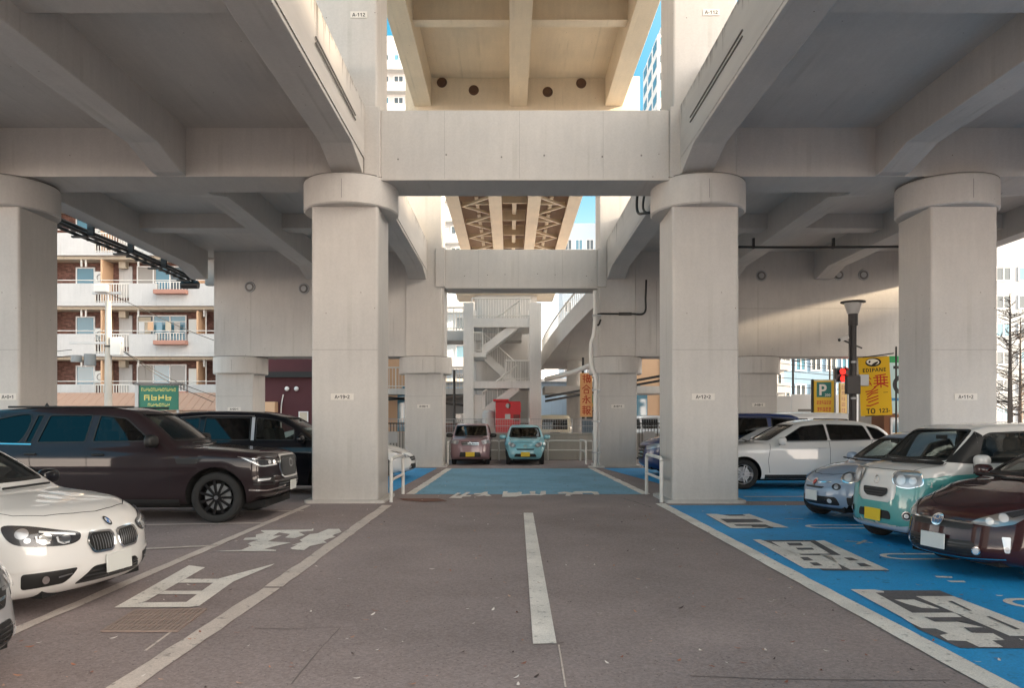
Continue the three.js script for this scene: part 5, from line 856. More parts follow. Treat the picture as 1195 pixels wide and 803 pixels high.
// s: the spec of one kind of car. x = 0 at the nose, the car runs to x = -L; z is the car's right
function buildCar(name, label, category, s, pos, turn, mats, group) {
  const car = thing(name, label, category, pos, turn, group), F = makeHull(s), body = mats.body, q = s.q ?? 0.8;
  const hull = new Brush(hullMesh(F, s, q), body); hull.updateMatrixWorld();
  let cur = hull; const cut = (g, m = carM.cabin) => { for (const k of Object.keys(g.attributes)) if (!['position', 'normal'].includes(k)) g.deleteAttribute(k); g.deleteAttribute?.('uv'); const b = new Brush(g, m); b.updateMatrixWorld(); cur = evaluator.evaluate(cur, b, SUBTRACTION); };
  hull.geometry.deleteAttribute('uv');
  const wr = s.wheel.R;
  for (const ax of s.axles) for (const sd of [-1, 1]) { const c = new THREE.CylinderGeometry(wr + (s.archGap ?? 0.05), wr + (s.archGap ?? 0.05), 0.62, 48).rotateX(Math.PI / 2).translate(ax, wr + 0.01, sd * (s.W / 2 - 0.2 + 0.16)); cut(c, carM.gap); }
  const g = s.green;
  if (g && s.cabin) {                             // hollow cabin, then the window openings
    const Fi = (x, y, z) => { const f = F(x, y, z * 1.0); return smax(f + 0.055, s.cabin.floor - y, 0.04); };
    const sub = { ...s, axisY: (s.cabin.floor + g.roof) / 2, L: -s.cabin.x0, x1: s.cabin.x1 };
    const Fc = (x, y, z) => smax(smax(Fi(x, y, z), x - s.cabin.x1 - 0.25, 0.05), s.cabin.x0 - x, 0.05);
    const gi = hullMesh(Fc, { ...sub, x1: s.cabin.x1 - 0.55, L: -s.cabin.x0 - 0.0 + 0.0 }, q * 0.6); cut(gi);
    for (const w of s.sideWins) { cut(prismZ(w.pts, 0.2, 1.3)); cut(prismZ(w.pts, -1.3, -0.2)); }
    if (s.shield) cut(prismX(s.shield, s.cabin.x1 - 1.0, 0.6));
    if (s.rearWin) cut(prismX(s.rearWin, -s.L - 0.5, s.cabin.x0 + 0.7));
  }
  // split painted shell and cut faces
  const geo = cur.geometry, ms = [].concat(cur.material), lists = new Map();
  for (const r of geo.groups) { const m = ms[r.materialIndex]; if (!lists.has(m)) lists.set(m, []); const L = lists.get(m); for (let i = r.start; i < r.start + r.count; i++) L.push(geo.index ? geo.index.array[i] : i); }
  for (const [m, L] of lists) { if (!L.length) continue; const ng = new THREE.BufferGeometry(); for (const k of ['position', 'normal']) { const a = geo.attributes[k], o = new Float32Array(L.length * 3); L.forEach((v, i) => { o[3 * i] = a.getX(v); o[3 * i + 1] = a.getY(v); o[3 * i + 2] = a.getZ(v); }); ng.setAttribute(k, new THREE.BufferAttribute(o, 3)); }
    if (m === carM.gap) ng.computeVertexNormals(); if (m === carM.cabin) ng.computeVertexNormals(); part(m === body ? 'body' : m === carM.gap ? 'wheel_arch' : 'cabin_lining', ng, m, car); }
  const lay = (nm, pts, view, off, m, o = {}) => { if (o.sx) pts = pts.map(([a, b]) => [a * o.sx, b]); const at = o.at ? [o.at[0], 0, o.at[1]] : undefined; const geo = project(F, pts, view, off, o.edge ?? 0.07, o.holes ?? [], at), p1 = part(nm, geo, m, o.parent ?? car); const both = o.both ?? (view !== 'front' && view !== 'rear' && view !== 'top'); if (both) part(nm, mirrorZ(geo), m, o.parent ?? car); return p1; };
  // panes
  const pane = s.cabin ? (mats.glass ?? carM.glass) : glassDark, paneR = s.cabin ? (mats.tint ?? carM.tint) : glassDark, po = s.cabin ? -0.008 : 0.004;
  for (const w of s.sideWins ?? []) { lay('side_window', w.pts, 'side', po, w.rear ? paneR : pane); lay('window_seal', w.pts.concat([]), 'side', 0.003, carM.trim, { holes: [insetPoly(w.pts, s.seal ?? 0.022)] }); }
  if (s.shield) { lay('windscreen', s.shield, 'front', po, pane); lay('windscreen_seal', s.shield, 'front', 0.003, carM.trim, { holes: [insetPoly(s.shield, 0.028)] }); }
  if (s.rearWin) { lay('rear_window', s.rearWin, 'rear', po, paneR); }
  // lines, trim, lamps
  for (const l of s.lines ?? []) lay('panel_gap', ribbon2(l.pts, l.w ?? 0.009), l.view ?? 'side', 0.0015, l.m ?? carM.gap, { edge: 0.06, both: l.both });
  for (const d of s.decor ?? []) { const m = typeof d.m === 'string' ? (mats[d.m] ?? carM[d.m]) : d.m; const a = lay(d.name, d.pts, d.view, d.off ?? 0.005, m, { edge: d.edge ?? 0.05, holes: d.holes, both: d.both, at: d.at, sx: d.sx });
    for (const c of d.sub ?? []) lay(c.name, c.pts, d.view, c.off ?? (d.off ?? 0.005) + 0.006, typeof c.m === 'string' ? (mats[c.m] ?? carM[c.m]) : c.m, { edge: 0.04, parent: a, both: d.both, at: d.at, sx: d.sx }); }
  for (const h of s.handles ?? []) for (const sd of [-1, 1]) { const z = edgeZ(F, h[0], h[1]); const p = part('door_handle', new RoundedBoxGeometry(0.2, 0.032, 0.035, 2, 0.014), mats.handle ?? body, car, [h[0], h[1], sd * (z + 0.018)]); }
  for (const b of s.blobs ?? []) { const m = typeof b.m === 'string' ? (mats[b.m] ?? carM[b.m]) : b.m; for (const sd of b.one ? [1] : [-1, 1]) { const geo = b.geo.clone(); const o = part(b.name, geo, m, car, [b.at[0], b.at[1], sd * b.at[2]]); if (b.rot) o.rotation.set(b.rot[0], sd * b.rot[1], b.rot[2]); } }
  if (s.mirror) for (const sd of [-1, 1]) { const [mx, my, mz, sc] = s.mirror, mg = new THREE.SphereGeometry(1, 24, 16); const p = mg.attributes.position; for (let i = 0; i < p.count; i++) { const e = (v) => Math.sign(v) * Math.pow(Math.abs(v), 0.72); p.setXYZ(i, e(p.getX(i)) * 0.085 * (p.getX(i) < 0 ? 0.55 : 1), e(p.getY(i)) * 0.082, e(p.getZ(i)) * 0.125); } mg.computeVertexNormals(); mg.scale(sc, sc, sc);
    const mm = part('wing_mirror', mg, mats.mirror ?? body, car, [mx, my, sd * mz]); part('mirror_glass', new THREE.CircleGeometry(0.07, 20).scale(1.3, 0.8, 1).rotateY(-Math.PI / 2).translate(-0.05 * sc, 0, 0), carM.chrome, mm); part('mirror_stalk', beam([0, -0.05, -sd * 0.06], [0.02, -0.09, -sd * 0.18], 0.06, 0.035), carM.trim, mm); }
  if (s.plate) { const [px, py, w, h, tilt] = s.plate, k = part('licence_plate', new RoundedBoxGeometry(0.014, h, w, 2, 0.006), mats.plate ?? carM.plateW, car, [px, py, s.plateZ ?? 0]); k.rotation.z = tilt ?? 0.08; const ink = mats.plate === carM.plateY ? carM.plateInkY : carM.plateInk; part('plate_print', [box(0.0075, 0.009, -h * 0.32, h * 0.12, -w * 0.38, w * 0.38, 0.0007)], mats.plate ?? carM.plateW, k); }
  for (const ax of s.axles) for (const sd of [-1, 1]) wheelGroup(car, ax, sd * (s.W / 2 - s.wheel.w / 2 - (s.wheel.in ?? 0.035)), wr, s.wheel.w, sd, { ...s.wheel, ...(mats.wheel ?? {}) });
  part('underbody', box(-s.L + 0.25, -0.25, wr * 0.55, wr * 0.55 + 0.12, -s.W / 2 + 0.28, s.W / 2 - 0.28), carM.gap, car);
  if (s.cabin) {
    const c = s.cabin, m = mats.seat ?? carM.seat;
    for (const z of [-0.36, 0.36]) seat(car, c.seatX, g.roof - 1.13, z * (s.W / 1.75), m);
    if (c.seat2) for (const z of [-0.36, 0.36]) seat(car, c.seat2, g.roof - 1.1, z * (s.W / 1.75), m);
    part('dashboard', box(c.dash[0], c.dash[1], c.floor, c.dash[2], -s.W / 2 + 0.16, s.W / 2 - 0.16, 0.05), carM.cabin, car);
    const sw = part('steering_wheel', new THREE.TorusGeometry(0.18, 0.016, 8, 28), carM.trim, car, [c.dash[0] - 0.18, c.dash[2] - 0.06, 0.36 * (s.W / 1.75)]); sw.rotation.y = Math.PI / 2; sw.rotation.x = 0; sw.rotateX(-0.4);
    if (s.shield) part('rear_view_mirror', new RoundedBoxGeometry(0.03, 0.06, 0.2, 2, 0.012), carM.trim, car, [c.mirror[0], c.mirror[1], 0]);
    part('wiper', bar([c.wiper[0], c.wiper[1], -0.45], [c.wiper[0] + 0.04, c.wiper[1] - 0.01, 0.15], 0.012, 6), carM.trim, car); part('wiper', bar([c.wiper[0], c.wiper[1], 0.15], [c.wiper[0] - 0.02, c.wiper[1] + 0.02, 0.55], 0.012, 6), carM.trim, car);
  }
  return car;
}
function edgeZ(F, x, y) { let z = 1.3; while (z > 0 && F(x, y, z) > 0) z -= 0.01; let a = z, b = z + 0.01; for (let k = 0; k < 10; k++) { const m = (a + b) / 2; F(x, y, m) < 0 ? a = m : b = m; } return a; }
function insetPoly(pts, d) {
  let area = 0; const N = pts.length; for (let i = 0; i < N; i++) { const a = pts[i], b = pts[(i + 1) % N]; area += a[0] * b[1] - b[0] * a[1]; } const sg = area > 0 ? 1 : -1;
  return pts.map((p, i) => { const a = pts[(i + N - 1) % N], c = pts[(i + 1) % N]; let dx = c[0] - a[0], dy = c[1] - a[1]; const l = Math.hypot(dx, dy) || 1; return [p[0] - dy / l * d * sg, p[1] + dx / l * d * sg]; });
}
const circ = (cx, cy, r, n = 22, ry = r) => Array.from({ length: n }, (_, i) => [cx + Math.cos(i / n * Math.PI * 2) * r, cy + Math.sin(i / n * Math.PI * 2) * ry]);
// ================================================================ car kinds
const K = {};
// white compact tourer (left, near)
K.tourer = { L: 4.34, W: 1.8, axisY: 0.62, q: 1.1, x1: -0.5,
  top: [[0, 0.70], [-0.12, 0.80], [-0.35, 0.90], [-0.8, 0.975], [-1.2, 1.02], [-1.6, 1.05], [-3, 1.06], [-4.34, 1.04]],
  bottom: [[0, 0.19], [-0.5, 0.17], [-2, 0.17], [-3.8, 0.2], [-4.34, 0.3]],
  plan: [[0.1, 0.78], [-0.35, 0.85], [-0.9, 0.9], [-2, 0.9], [-3.6, 0.9], [-4.34, 0.82]],
  sec: [[0.15, 0.93], [0.3, 0.975], [0.55, 1], [0.8, 0.995], [1.0, 0.965], [1.15, 0.93]],
  front: [[0.15, -0.13], [0.28, -0.045], [0.4, -0.01], [0.52, -0.015], [0.66, -0.035], [0.8, -0.12], [1.0, -0.4]],
  rear: [[0.2, -4.24], [0.4, -4.32], [0.7, -4.33], [1.1, -4.25], [1.5, -3.95]], fCurve: 0.42, rCurve: 0.2, fPow: 2.6, kFront: 0.16, kEdge: 0.14, hoodEdge: 0.05,
  green: { top: [[-0.98, 0.95], [-1.15, 1.04], [-1.9, 1.43], [-2.2, 1.52], [-2.7, 1.56], [-3.4, 1.53], [-3.95, 1.44], [-4.25, 1.1]], xf: -1.0, xr: -4.2, cf: 0.32, cr: 0.15, belt: 1.0, roof: 1.56, hb: 0.83, hr: 0.64, k: 0.14, floor: 0.6, crown: 0.04 },
  axles: [-0.84, -3.51], wheel: { R: 0.32, w: 0.21, spokes: 5, double: true, sw: 0.11 }, archGap: 0.04,
  cabin: { floor: 0.72, x0: -4.05, x1: -1.3, seatX: -2.15, seat2: -3.05, dash: [-1.75, -1.3, 1.0], mirror: [-1.95, 1.38], wiper: [-1.13, 1.06] },
  sideWins: [{ pts: roundPoly([[-1.62, 1.06], [-2.2, 1.40], [-2.58, 1.46], [-2.58, 1.07]], 0.05) }, { pts: roundPoly([[-2.64, 1.07], [-2.64, 1.46], [-3.3, 1.43], [-3.5, 1.08]], 0.05), rear: true }, { pts: roundPoly([[-3.58, 1.09], [-3.4, 1.41], [-3.7, 1.37], [-3.95, 1.15]], 0.04), rear: true }],
  shield: roundPoly([[-0.66, 1.09], [-0.52, 1.46], [0.52, 1.46], [0.66, 1.09]], 0.07), mirror: [-1.62, 1.08, 0.98, 1.0], plate: [0.012, 0.40, 0.33, 0.165, 0.05], handles: [[-2.4, 0.86], [-3.3, 0.88]],
  lines: [{ pts: [[-1.5, 0.32], [-1.45, 0.6], [-1.5, 0.95], [-1.6, 1.06]] }, { pts: [[-2.6, 0.3], [-2.6, 0.7], [-2.6, 1.06]] }, { view: 'top', pts: [[-0.24, -0.0], [-0.27, 0.25], [-0.34, 0.5], [-0.48, 0.68], [-0.7, 0.78], [-1.05, 0.82]], both: true, w: 0.008 }, { view: 'top', pts: [[-0.9, 0.28], [-0.5, 0.24], [-0.3, 0.2]], both: true, w: 0.003, m: carM.lampWhite }] ,
  decor: [
    { name: 'grille', view: 'front', m: 'trim', off: 0.008, both: true, pts: roundPoly([[-0.035, 0.67], [-0.27, 0.69], [-0.325, 0.62], [-0.27, 0.525], [-0.06, 0.52], [-0.03, 0.58]], 0.04), sub: Array.from({ length: 8 }, (_, i) => ({ name: 'grille_bar', m: 'lamp', off: 0.018, pts: [[-0.055 - i * 0.03, 0.535], [-0.062 - i * 0.03, 0.66], [-0.068 - i * 0.03, 0.66], [-0.061 - i * 0.03, 0.535]] })) },
    { name: 'grille_surround', view: 'front', m: 'chrome', off: 0.014, both: true, pts: roundPoly([[-0.022, 0.685], [-0.275, 0.705], [-0.34, 0.62], [-0.28, 0.51], [-0.055, 0.505], [-0.016, 0.58]], 0.04), holes: [roundPoly([[-0.038, 0.667], [-0.268, 0.687], [-0.322, 0.62], [-0.268, 0.53], [-0.064, 0.523], [-0.034, 0.58]], 0.04)] },
    { name: 'headlight', view: 38, at: [-0.1, 0.42], sx: 1.2, m: 'lampDark', off: 0.004, pts: smoothPoly([[0.03, 0.70], [-0.1, 0.745], [-0.32, 0.80], [-0.44, 0.80], [-0.42, 0.72], [-0.36, 0.655], [-0.2, 0.625], [-0.02, 0.62], [0.03, 0.65]]), sub: [{ name: 'light_bar', m: 'lampWhite', pts: [[0.0, 0.70], [-0.22, 0.75], [-0.22, 0.735], [0.0, 0.685]] }, { name: 'reflector', m: 'lamp', pts: circ(-0.32, 0.735, 0.042) }, { name: 'projector', m: 'chrome', pts: circ(-0.18, 0.685, 0.04) }, { name: 'projector', m: 'chrome', pts: circ(-0.06, 0.665, 0.034) }, { name: 'ring_lamp', m: 'lampWhite', pts: ribbon2([[-0.235, 0.71], [-0.225, 0.665], [-0.19, 0.642], [-0.15, 0.65]], 0.012) }, { name: 'ring_lamp', m: 'lampWhite', pts: ribbon2([[-0.11, 0.69], [-0.1, 0.65], [-0.07, 0.632], [-0.035, 0.64]], 0.012) }, { name: 'reflector', m: 'lamp', pts: circ(-0.285, 0.68, 0.022) }, { name: 'lens', m: 'lens', off: 0.02, pts: smoothPoly([[0.03, 0.70], [-0.1, 0.745], [-0.32, 0.80], [-0.44, 0.80], [-0.42, 0.72], [-0.36, 0.655], [-0.2, 0.625], [-0.02, 0.62], [0.03, 0.65]]) }] },
    { name: 'fog_inlet', view: 48, at: [-0.05, 0.5], sx: 1.05, m: 'trim', off: 0.003, pts: roundPoly([[-0.36, 0.405], [0.05, 0.415], [0.0, 0.345], [-0.06, 0.29], [-0.36, 0.27]], 0.03), sub: [{ name: 'fog_lamp', m: 'chrome', pts: circ(-0.19, 0.342, 0.026, 20, 0.034) }, { name: 'trim_blade', m: 'lamp', pts: [[-0.1, 0.36], [0.0, 0.375], [0.0, 0.365], [-0.1, 0.345]] }] },
    { name: 'lower_grille', view: 'front', m: 'trim', off: 0.003, pts: roundPoly([[-0.42, 0.26], [-0.28, 0.4], [0.28, 0.4], [0.42, 0.26]], 0.04), sub: [0, 1, 2].map((i) => ({ name: 'grille_slat', m: 'lampDark', pts: [[-0.38 + i * 0.03, 0.285 + i * 0.035], [0.38 - i * 0.03, 0.285 + i * 0.035], [0.38 - i * 0.03, 0.297 + i * 0.035], [-0.38 + i * 0.03, 0.297 + i * 0.035]] })) },
    { name: 'bumper_crease', view: 45, at: [-0.05, 0.5], sx: 1.1, m: 'body', off: 0.012, pts: smoothPoly([[-0.42, 0.455], [-0.2, 0.47], [0.02, 0.46], [0.1, 0.42], [0.04, 0.432], [-0.2, 0.44], [-0.42, 0.425]]) },
    { name: 'badge', view: 'front', m: 'lampWhite', off: 0.01, pts: circ(0, 0.755, 0.041), sub: [{ name: 'badge_ring', m: 'trim', off: 0.013, pts: circ(0, 0.755, 0.038) }, { name: 'badge_disc', m: 'lampWhite', off: 0.015, pts: circ(0, 0.755, 0.025) }, { name: 'badge_quarter', m: std({ color: lin(0.02, 0.16, 0.5), roughness: 0.3 }), off: 0.017, pts: [[0, 0.755], [0.024, 0.755], [0.017, 0.772], [0, 0.779]] }, { name: 'badge_quarter', m: std({ color: lin(0.02, 0.16, 0.5), roughness: 0.3 }), off: 0.017, pts: [[0, 0.755], [-0.024, 0.755], [-0.017, 0.738], [0, 0.731]] }] },
    { name: 'sill_trim', view: 'side', m: 'trim', off: 0.004, pts: [[-1.2, 0.19], [-3.1, 0.19], [-3.1, 0.26], [-1.2, 0.26]] } ] };
// large dark sport utility (left)
K.bigSuv = { L: 5.34, W: 2.03, axisY: 0.85, q: 1.1, x1: -0.5,
  top: [[0, 1.02], [-0.12, 1.10], [-0.3, 1.15], [-0.8, 1.20], [-1.3, 1.24], [-1.7, 1.26], [-3.5, 1.27], [-5.34, 1.25]],
  bottom: [[0, 0.5], [-0.2, 0.36], [-0.6, 0.3], [-1.6, 0.3], [-4.2, 0.3], [-5.34, 0.45]],
  plan: [[0.1, 0.9], [-0.3, 0.955], [-0.9, 1.01], [-2.2, 1.005], [-4.3, 1.01], [-5.34, 0.92]],
  sec: [[0.25, 0.95], [0.45, 0.985], [0.8, 1], [1.05, 0.985], [1.25, 0.95], [1.4, 0.92]],
  front: [[0.3, -0.3], [0.42, -0.13], [0.52, -0.03], [0.65, -0.01], [0.75, -0.04], [0.95, -0.05], [1.08, -0.08], [1.2, -0.3]],
  rear: [[0.3, -5.2], [0.6, -5.33], [1.1, -5.30], [1.5, -5.15], [1.9, -4.95]], fCurve: 0.30, rCurve: 0.2, fPow: 3, kFront: 0.09, kEdge: 0.13, hoodEdge: 0.03,
  green: { top: [[-1.35, 1.18], [-1.5, 1.27], [-2.2, 1.75], [-2.45, 1.86], [-2.9, 1.905], [-3.8, 1.905], [-4.7, 1.87], [-5.0, 1.75], [-5.3, 1.2]], xf: -1.4, xr: -5.25, cf: 0.25, cr: 0.12, belt: 1.25, roof: 1.9, hb: 0.94, hr: 0.74, k: 0.12, floor: 0.9, crown: 0.03 },
  axles: [-0.97, -4.05], wheel: { R: 0.415, w: 0.27, spokes: 11, double: false, sw: 0.1, rim: 0.72, dark: true, flare: 1.6 }, archGap: 0.075,
  cabin: { floor: 0.95, x0: -5.1, x1: -1.75, seatX: -2.75, seat2: -3.7, dash: [-2.25, -1.75, 1.3], mirror: [-2.3, 1.72], wiper: [-1.5, 1.29] },
  sideWins: [{ pts: roundPoly([[-2.02, 1.33], [-2.5, 1.72], [-2.95, 1.775], [-3.02, 1.31]], 0.05) }, { pts: roundPoly([[-3.12, 1.31], [-3.05, 1.775], [-3.78, 1.775], [-3.93, 1.3]], 0.05), rear: true }, { pts: roundPoly([[-4.0, 1.3], [-3.85, 1.775], [-3.98, 1.775], [-4.13, 1.3]], 0.015), rear: true }, { pts: smoothPoly([[-4.2, 1.31], [-4.07, 1.765], [-4.5, 1.74], [-4.78, 1.64], [-4.85, 1.5], [-4.72, 1.36], [-4.55, 1.31]], 4), rear: true }],
  shield: roundPoly([[-0.76, 1.33], [-0.62, 1.80], [0.62, 1.80], [0.76, 1.33]], 0.07), mirror: [-1.98, 1.34, 1.1, 1.25], plate: [0.02, 0.56, 0.33, 0.165, 0], handles: [[-2.88, 1.12], [-3.98, 1.13]],
  lines: [{ pts: [[-1.72, 0.45], [-1.7, 0.8], [-1.74, 1.2], [-1.95, 1.34]] }, { pts: [[-3.06, 0.42], [-3.06, 0.8], [-3.07, 1.28]] }, { pts: [[-3.62, 0.45], [-3.7, 0.7], [-3.98, 0.95], [-4.02, 1.28]] }, { view: 'top', pts: [[-0.2, 0.0], [-0.22, 0.4], [-0.3, 0.62], [-0.6, 0.78], [-1.4, 0.86]], both: true }],
  decor: [
    { name: 'window_chrome', view: 'side', m: 'chrome', off: 0.008, pts: ribbon2([[-4.0, 1.285], [-4.55, 1.295], [-4.74, 1.35], [-4.88, 1.5], [-4.81, 1.65], [-4.6, 1.74]], 0.022), edge: 0.04 },
    { name: 'fender_vent', view: 'side', m: 'trim', off: 0.006, pts: roundPoly([[-1.18, 1.06], [-1.62, 1.06], [-1.6, 0.97], [-1.28, 0.97]], 0.03) },
    { name: 'arch_lip', view: 'side', m: 'body', off: 0.012, pts: ribbon2(Array.from({ length: 19 }, (_, i) => [-0.97 + 0.525 * Math.cos(i / 18 * Math.PI), 0.415 + 0.525 * Math.sin(i / 18 * Math.PI)]), 0.05) },
    { name: 'grille', view: 'front', m: 'trim', off: 0.004, pts: roundPoly([[-0.42, 1.06], [-0.5, 0.9], [-0.38, 0.72], [0.38, 0.72], [0.5, 0.9], [0.42, 1.06]], 0.06), sub: Array.from({ length: 9 }, (_, i) => ({ name: 'grille_mesh', m: 'lamp', off: 0.014, pts: ribbon2(Array.from({ length: 9 }, (_, k) => [-0.4 + k * 0.1, 0.75 + i * 0.033 + (k % 2 ? 0.012 : -0.012)]), 0.007) })) },
    { name: 'grille_surround', view: 'front', m: 'chrome', off: 0.02, pts: roundPoly([[-0.45, 1.085], [-0.54, 0.9], [-0.41, 0.69], [0.41, 0.69], [0.54, 0.9], [0.45, 1.085]], 0.06), holes: [roundPoly([[-0.42, 1.06], [-0.5, 0.9], [-0.38, 0.72], [0.38, 0.72], [0.5, 0.9], [0.42, 1.06]], 0.06)] },
    { name: 'badge', view: 'front', m: 'chrome', off: 0.03, pts: ribbon2(circ(0, 0.94, 0.09, 20, 0.06), 0.014) },
    { name: 'headlight', view: 42, at: [-0.1, 0.64], m: 'lampDark', off: 0.006, pts: roundPoly([[0.14, 1.03], [-0.3, 1.035], [-0.62, 1.085], [-0.44, 1.02], [-0.28, 0.915], [0.06, 0.93]], 0.02), sub: [{ name: 'daylight_strip', m: 'lampWhite', pts: ribbon2([[-0.55, 1.07], [-0.3, 0.93], [-0.22, 0.925], [0.04, 0.945]], 0.022) }, { name: 'projector', m: 'lampWhite', pts: circ(-0.12, 0.985, 0.032) }, { name: 'projector', m: 'chrome', pts: circ(-0.02, 0.985, 0.028) }, { name: 'chrome_brow', m: 'chrome', pts: ribbon2([[0.13, 1.022], [-0.28, 1.026], [-0.6, 1.08]], 0.012) }, { name: 'lens', m: 'lens', off: 0.024, pts: roundPoly([[0.14, 1.03], [-0.3, 1.035], [-0.62, 1.085], [-0.44, 1.02], [-0.28, 0.915], [0.06, 0.93]], 0.02) }] },
    { name: 'fog_inlet', view: 50, at: [-0.1, 0.74], m: 'trim', off: 0.004, pts: roundPoly([[0.06, 0.74], [-0.18, 0.76], [-0.34, 0.70], [-0.34, 0.62], [0.06, 0.60]], 0.02), sub: [{ name: 'fog_lamp', m: 'lampWhite', pts: roundPoly([[-0.28, 0.72], [-0.02, 0.72], [-0.06, 0.69], [-0.28, 0.68]], 0.01) }, { name: 'blade', m: 'body', pts: [[-0.34, 0.67], [0.0, 0.66], [0.0, 0.635], [-0.34, 0.645]] }] },
    { name: 'bumper_chrome', view: 52, at: [-0.1, 0.64], m: 'chrome', off: 0.012, pts: ribbon2([[-0.46, 0.54], [-0.2, 0.525], [0.1, 0.55], [0.28, 0.57]], 0.026) },
    { name: 'lower_grille', view: 'front', m: 'trim', off: 0.004, pts: roundPoly([[-0.62, 0.47], [-0.55, 0.66], [0.55, 0.66], [0.62, 0.47]], 0.04), sub: [0, 1, 2].map((i) => ({ name: 'grille_slat', m: 'lamp', pts: [[-0.56, 0.52 + i * 0.045], [0.56, 0.52 + i * 0.045], [0.56, 0.532 + i * 0.045], [-0.56, 0.532 + i * 0.045]] })) },
    { name: 'side_step', view: 'side', m: 'trim', off: 0.03, pts: [[-1.55, 0.31], [-3.45, 0.31], [-3.45, 0.4], [-1.55, 0.4]] } ],
  blobs: [{ name: 'roof_rail', m: 'trim', at: [-3.5, 1.9, 0.66], geo: new RoundedBoxGeometry(2.1, 0.035, 0.05, 2, 0.015) }, { name: 'antenna_fin', m: 'trim', one: true, at: [-4.3, 1.93, 0], geo: new THREE.ConeGeometry(0.04, 0.12, 12).scale(2, 1, 0.6) }] };
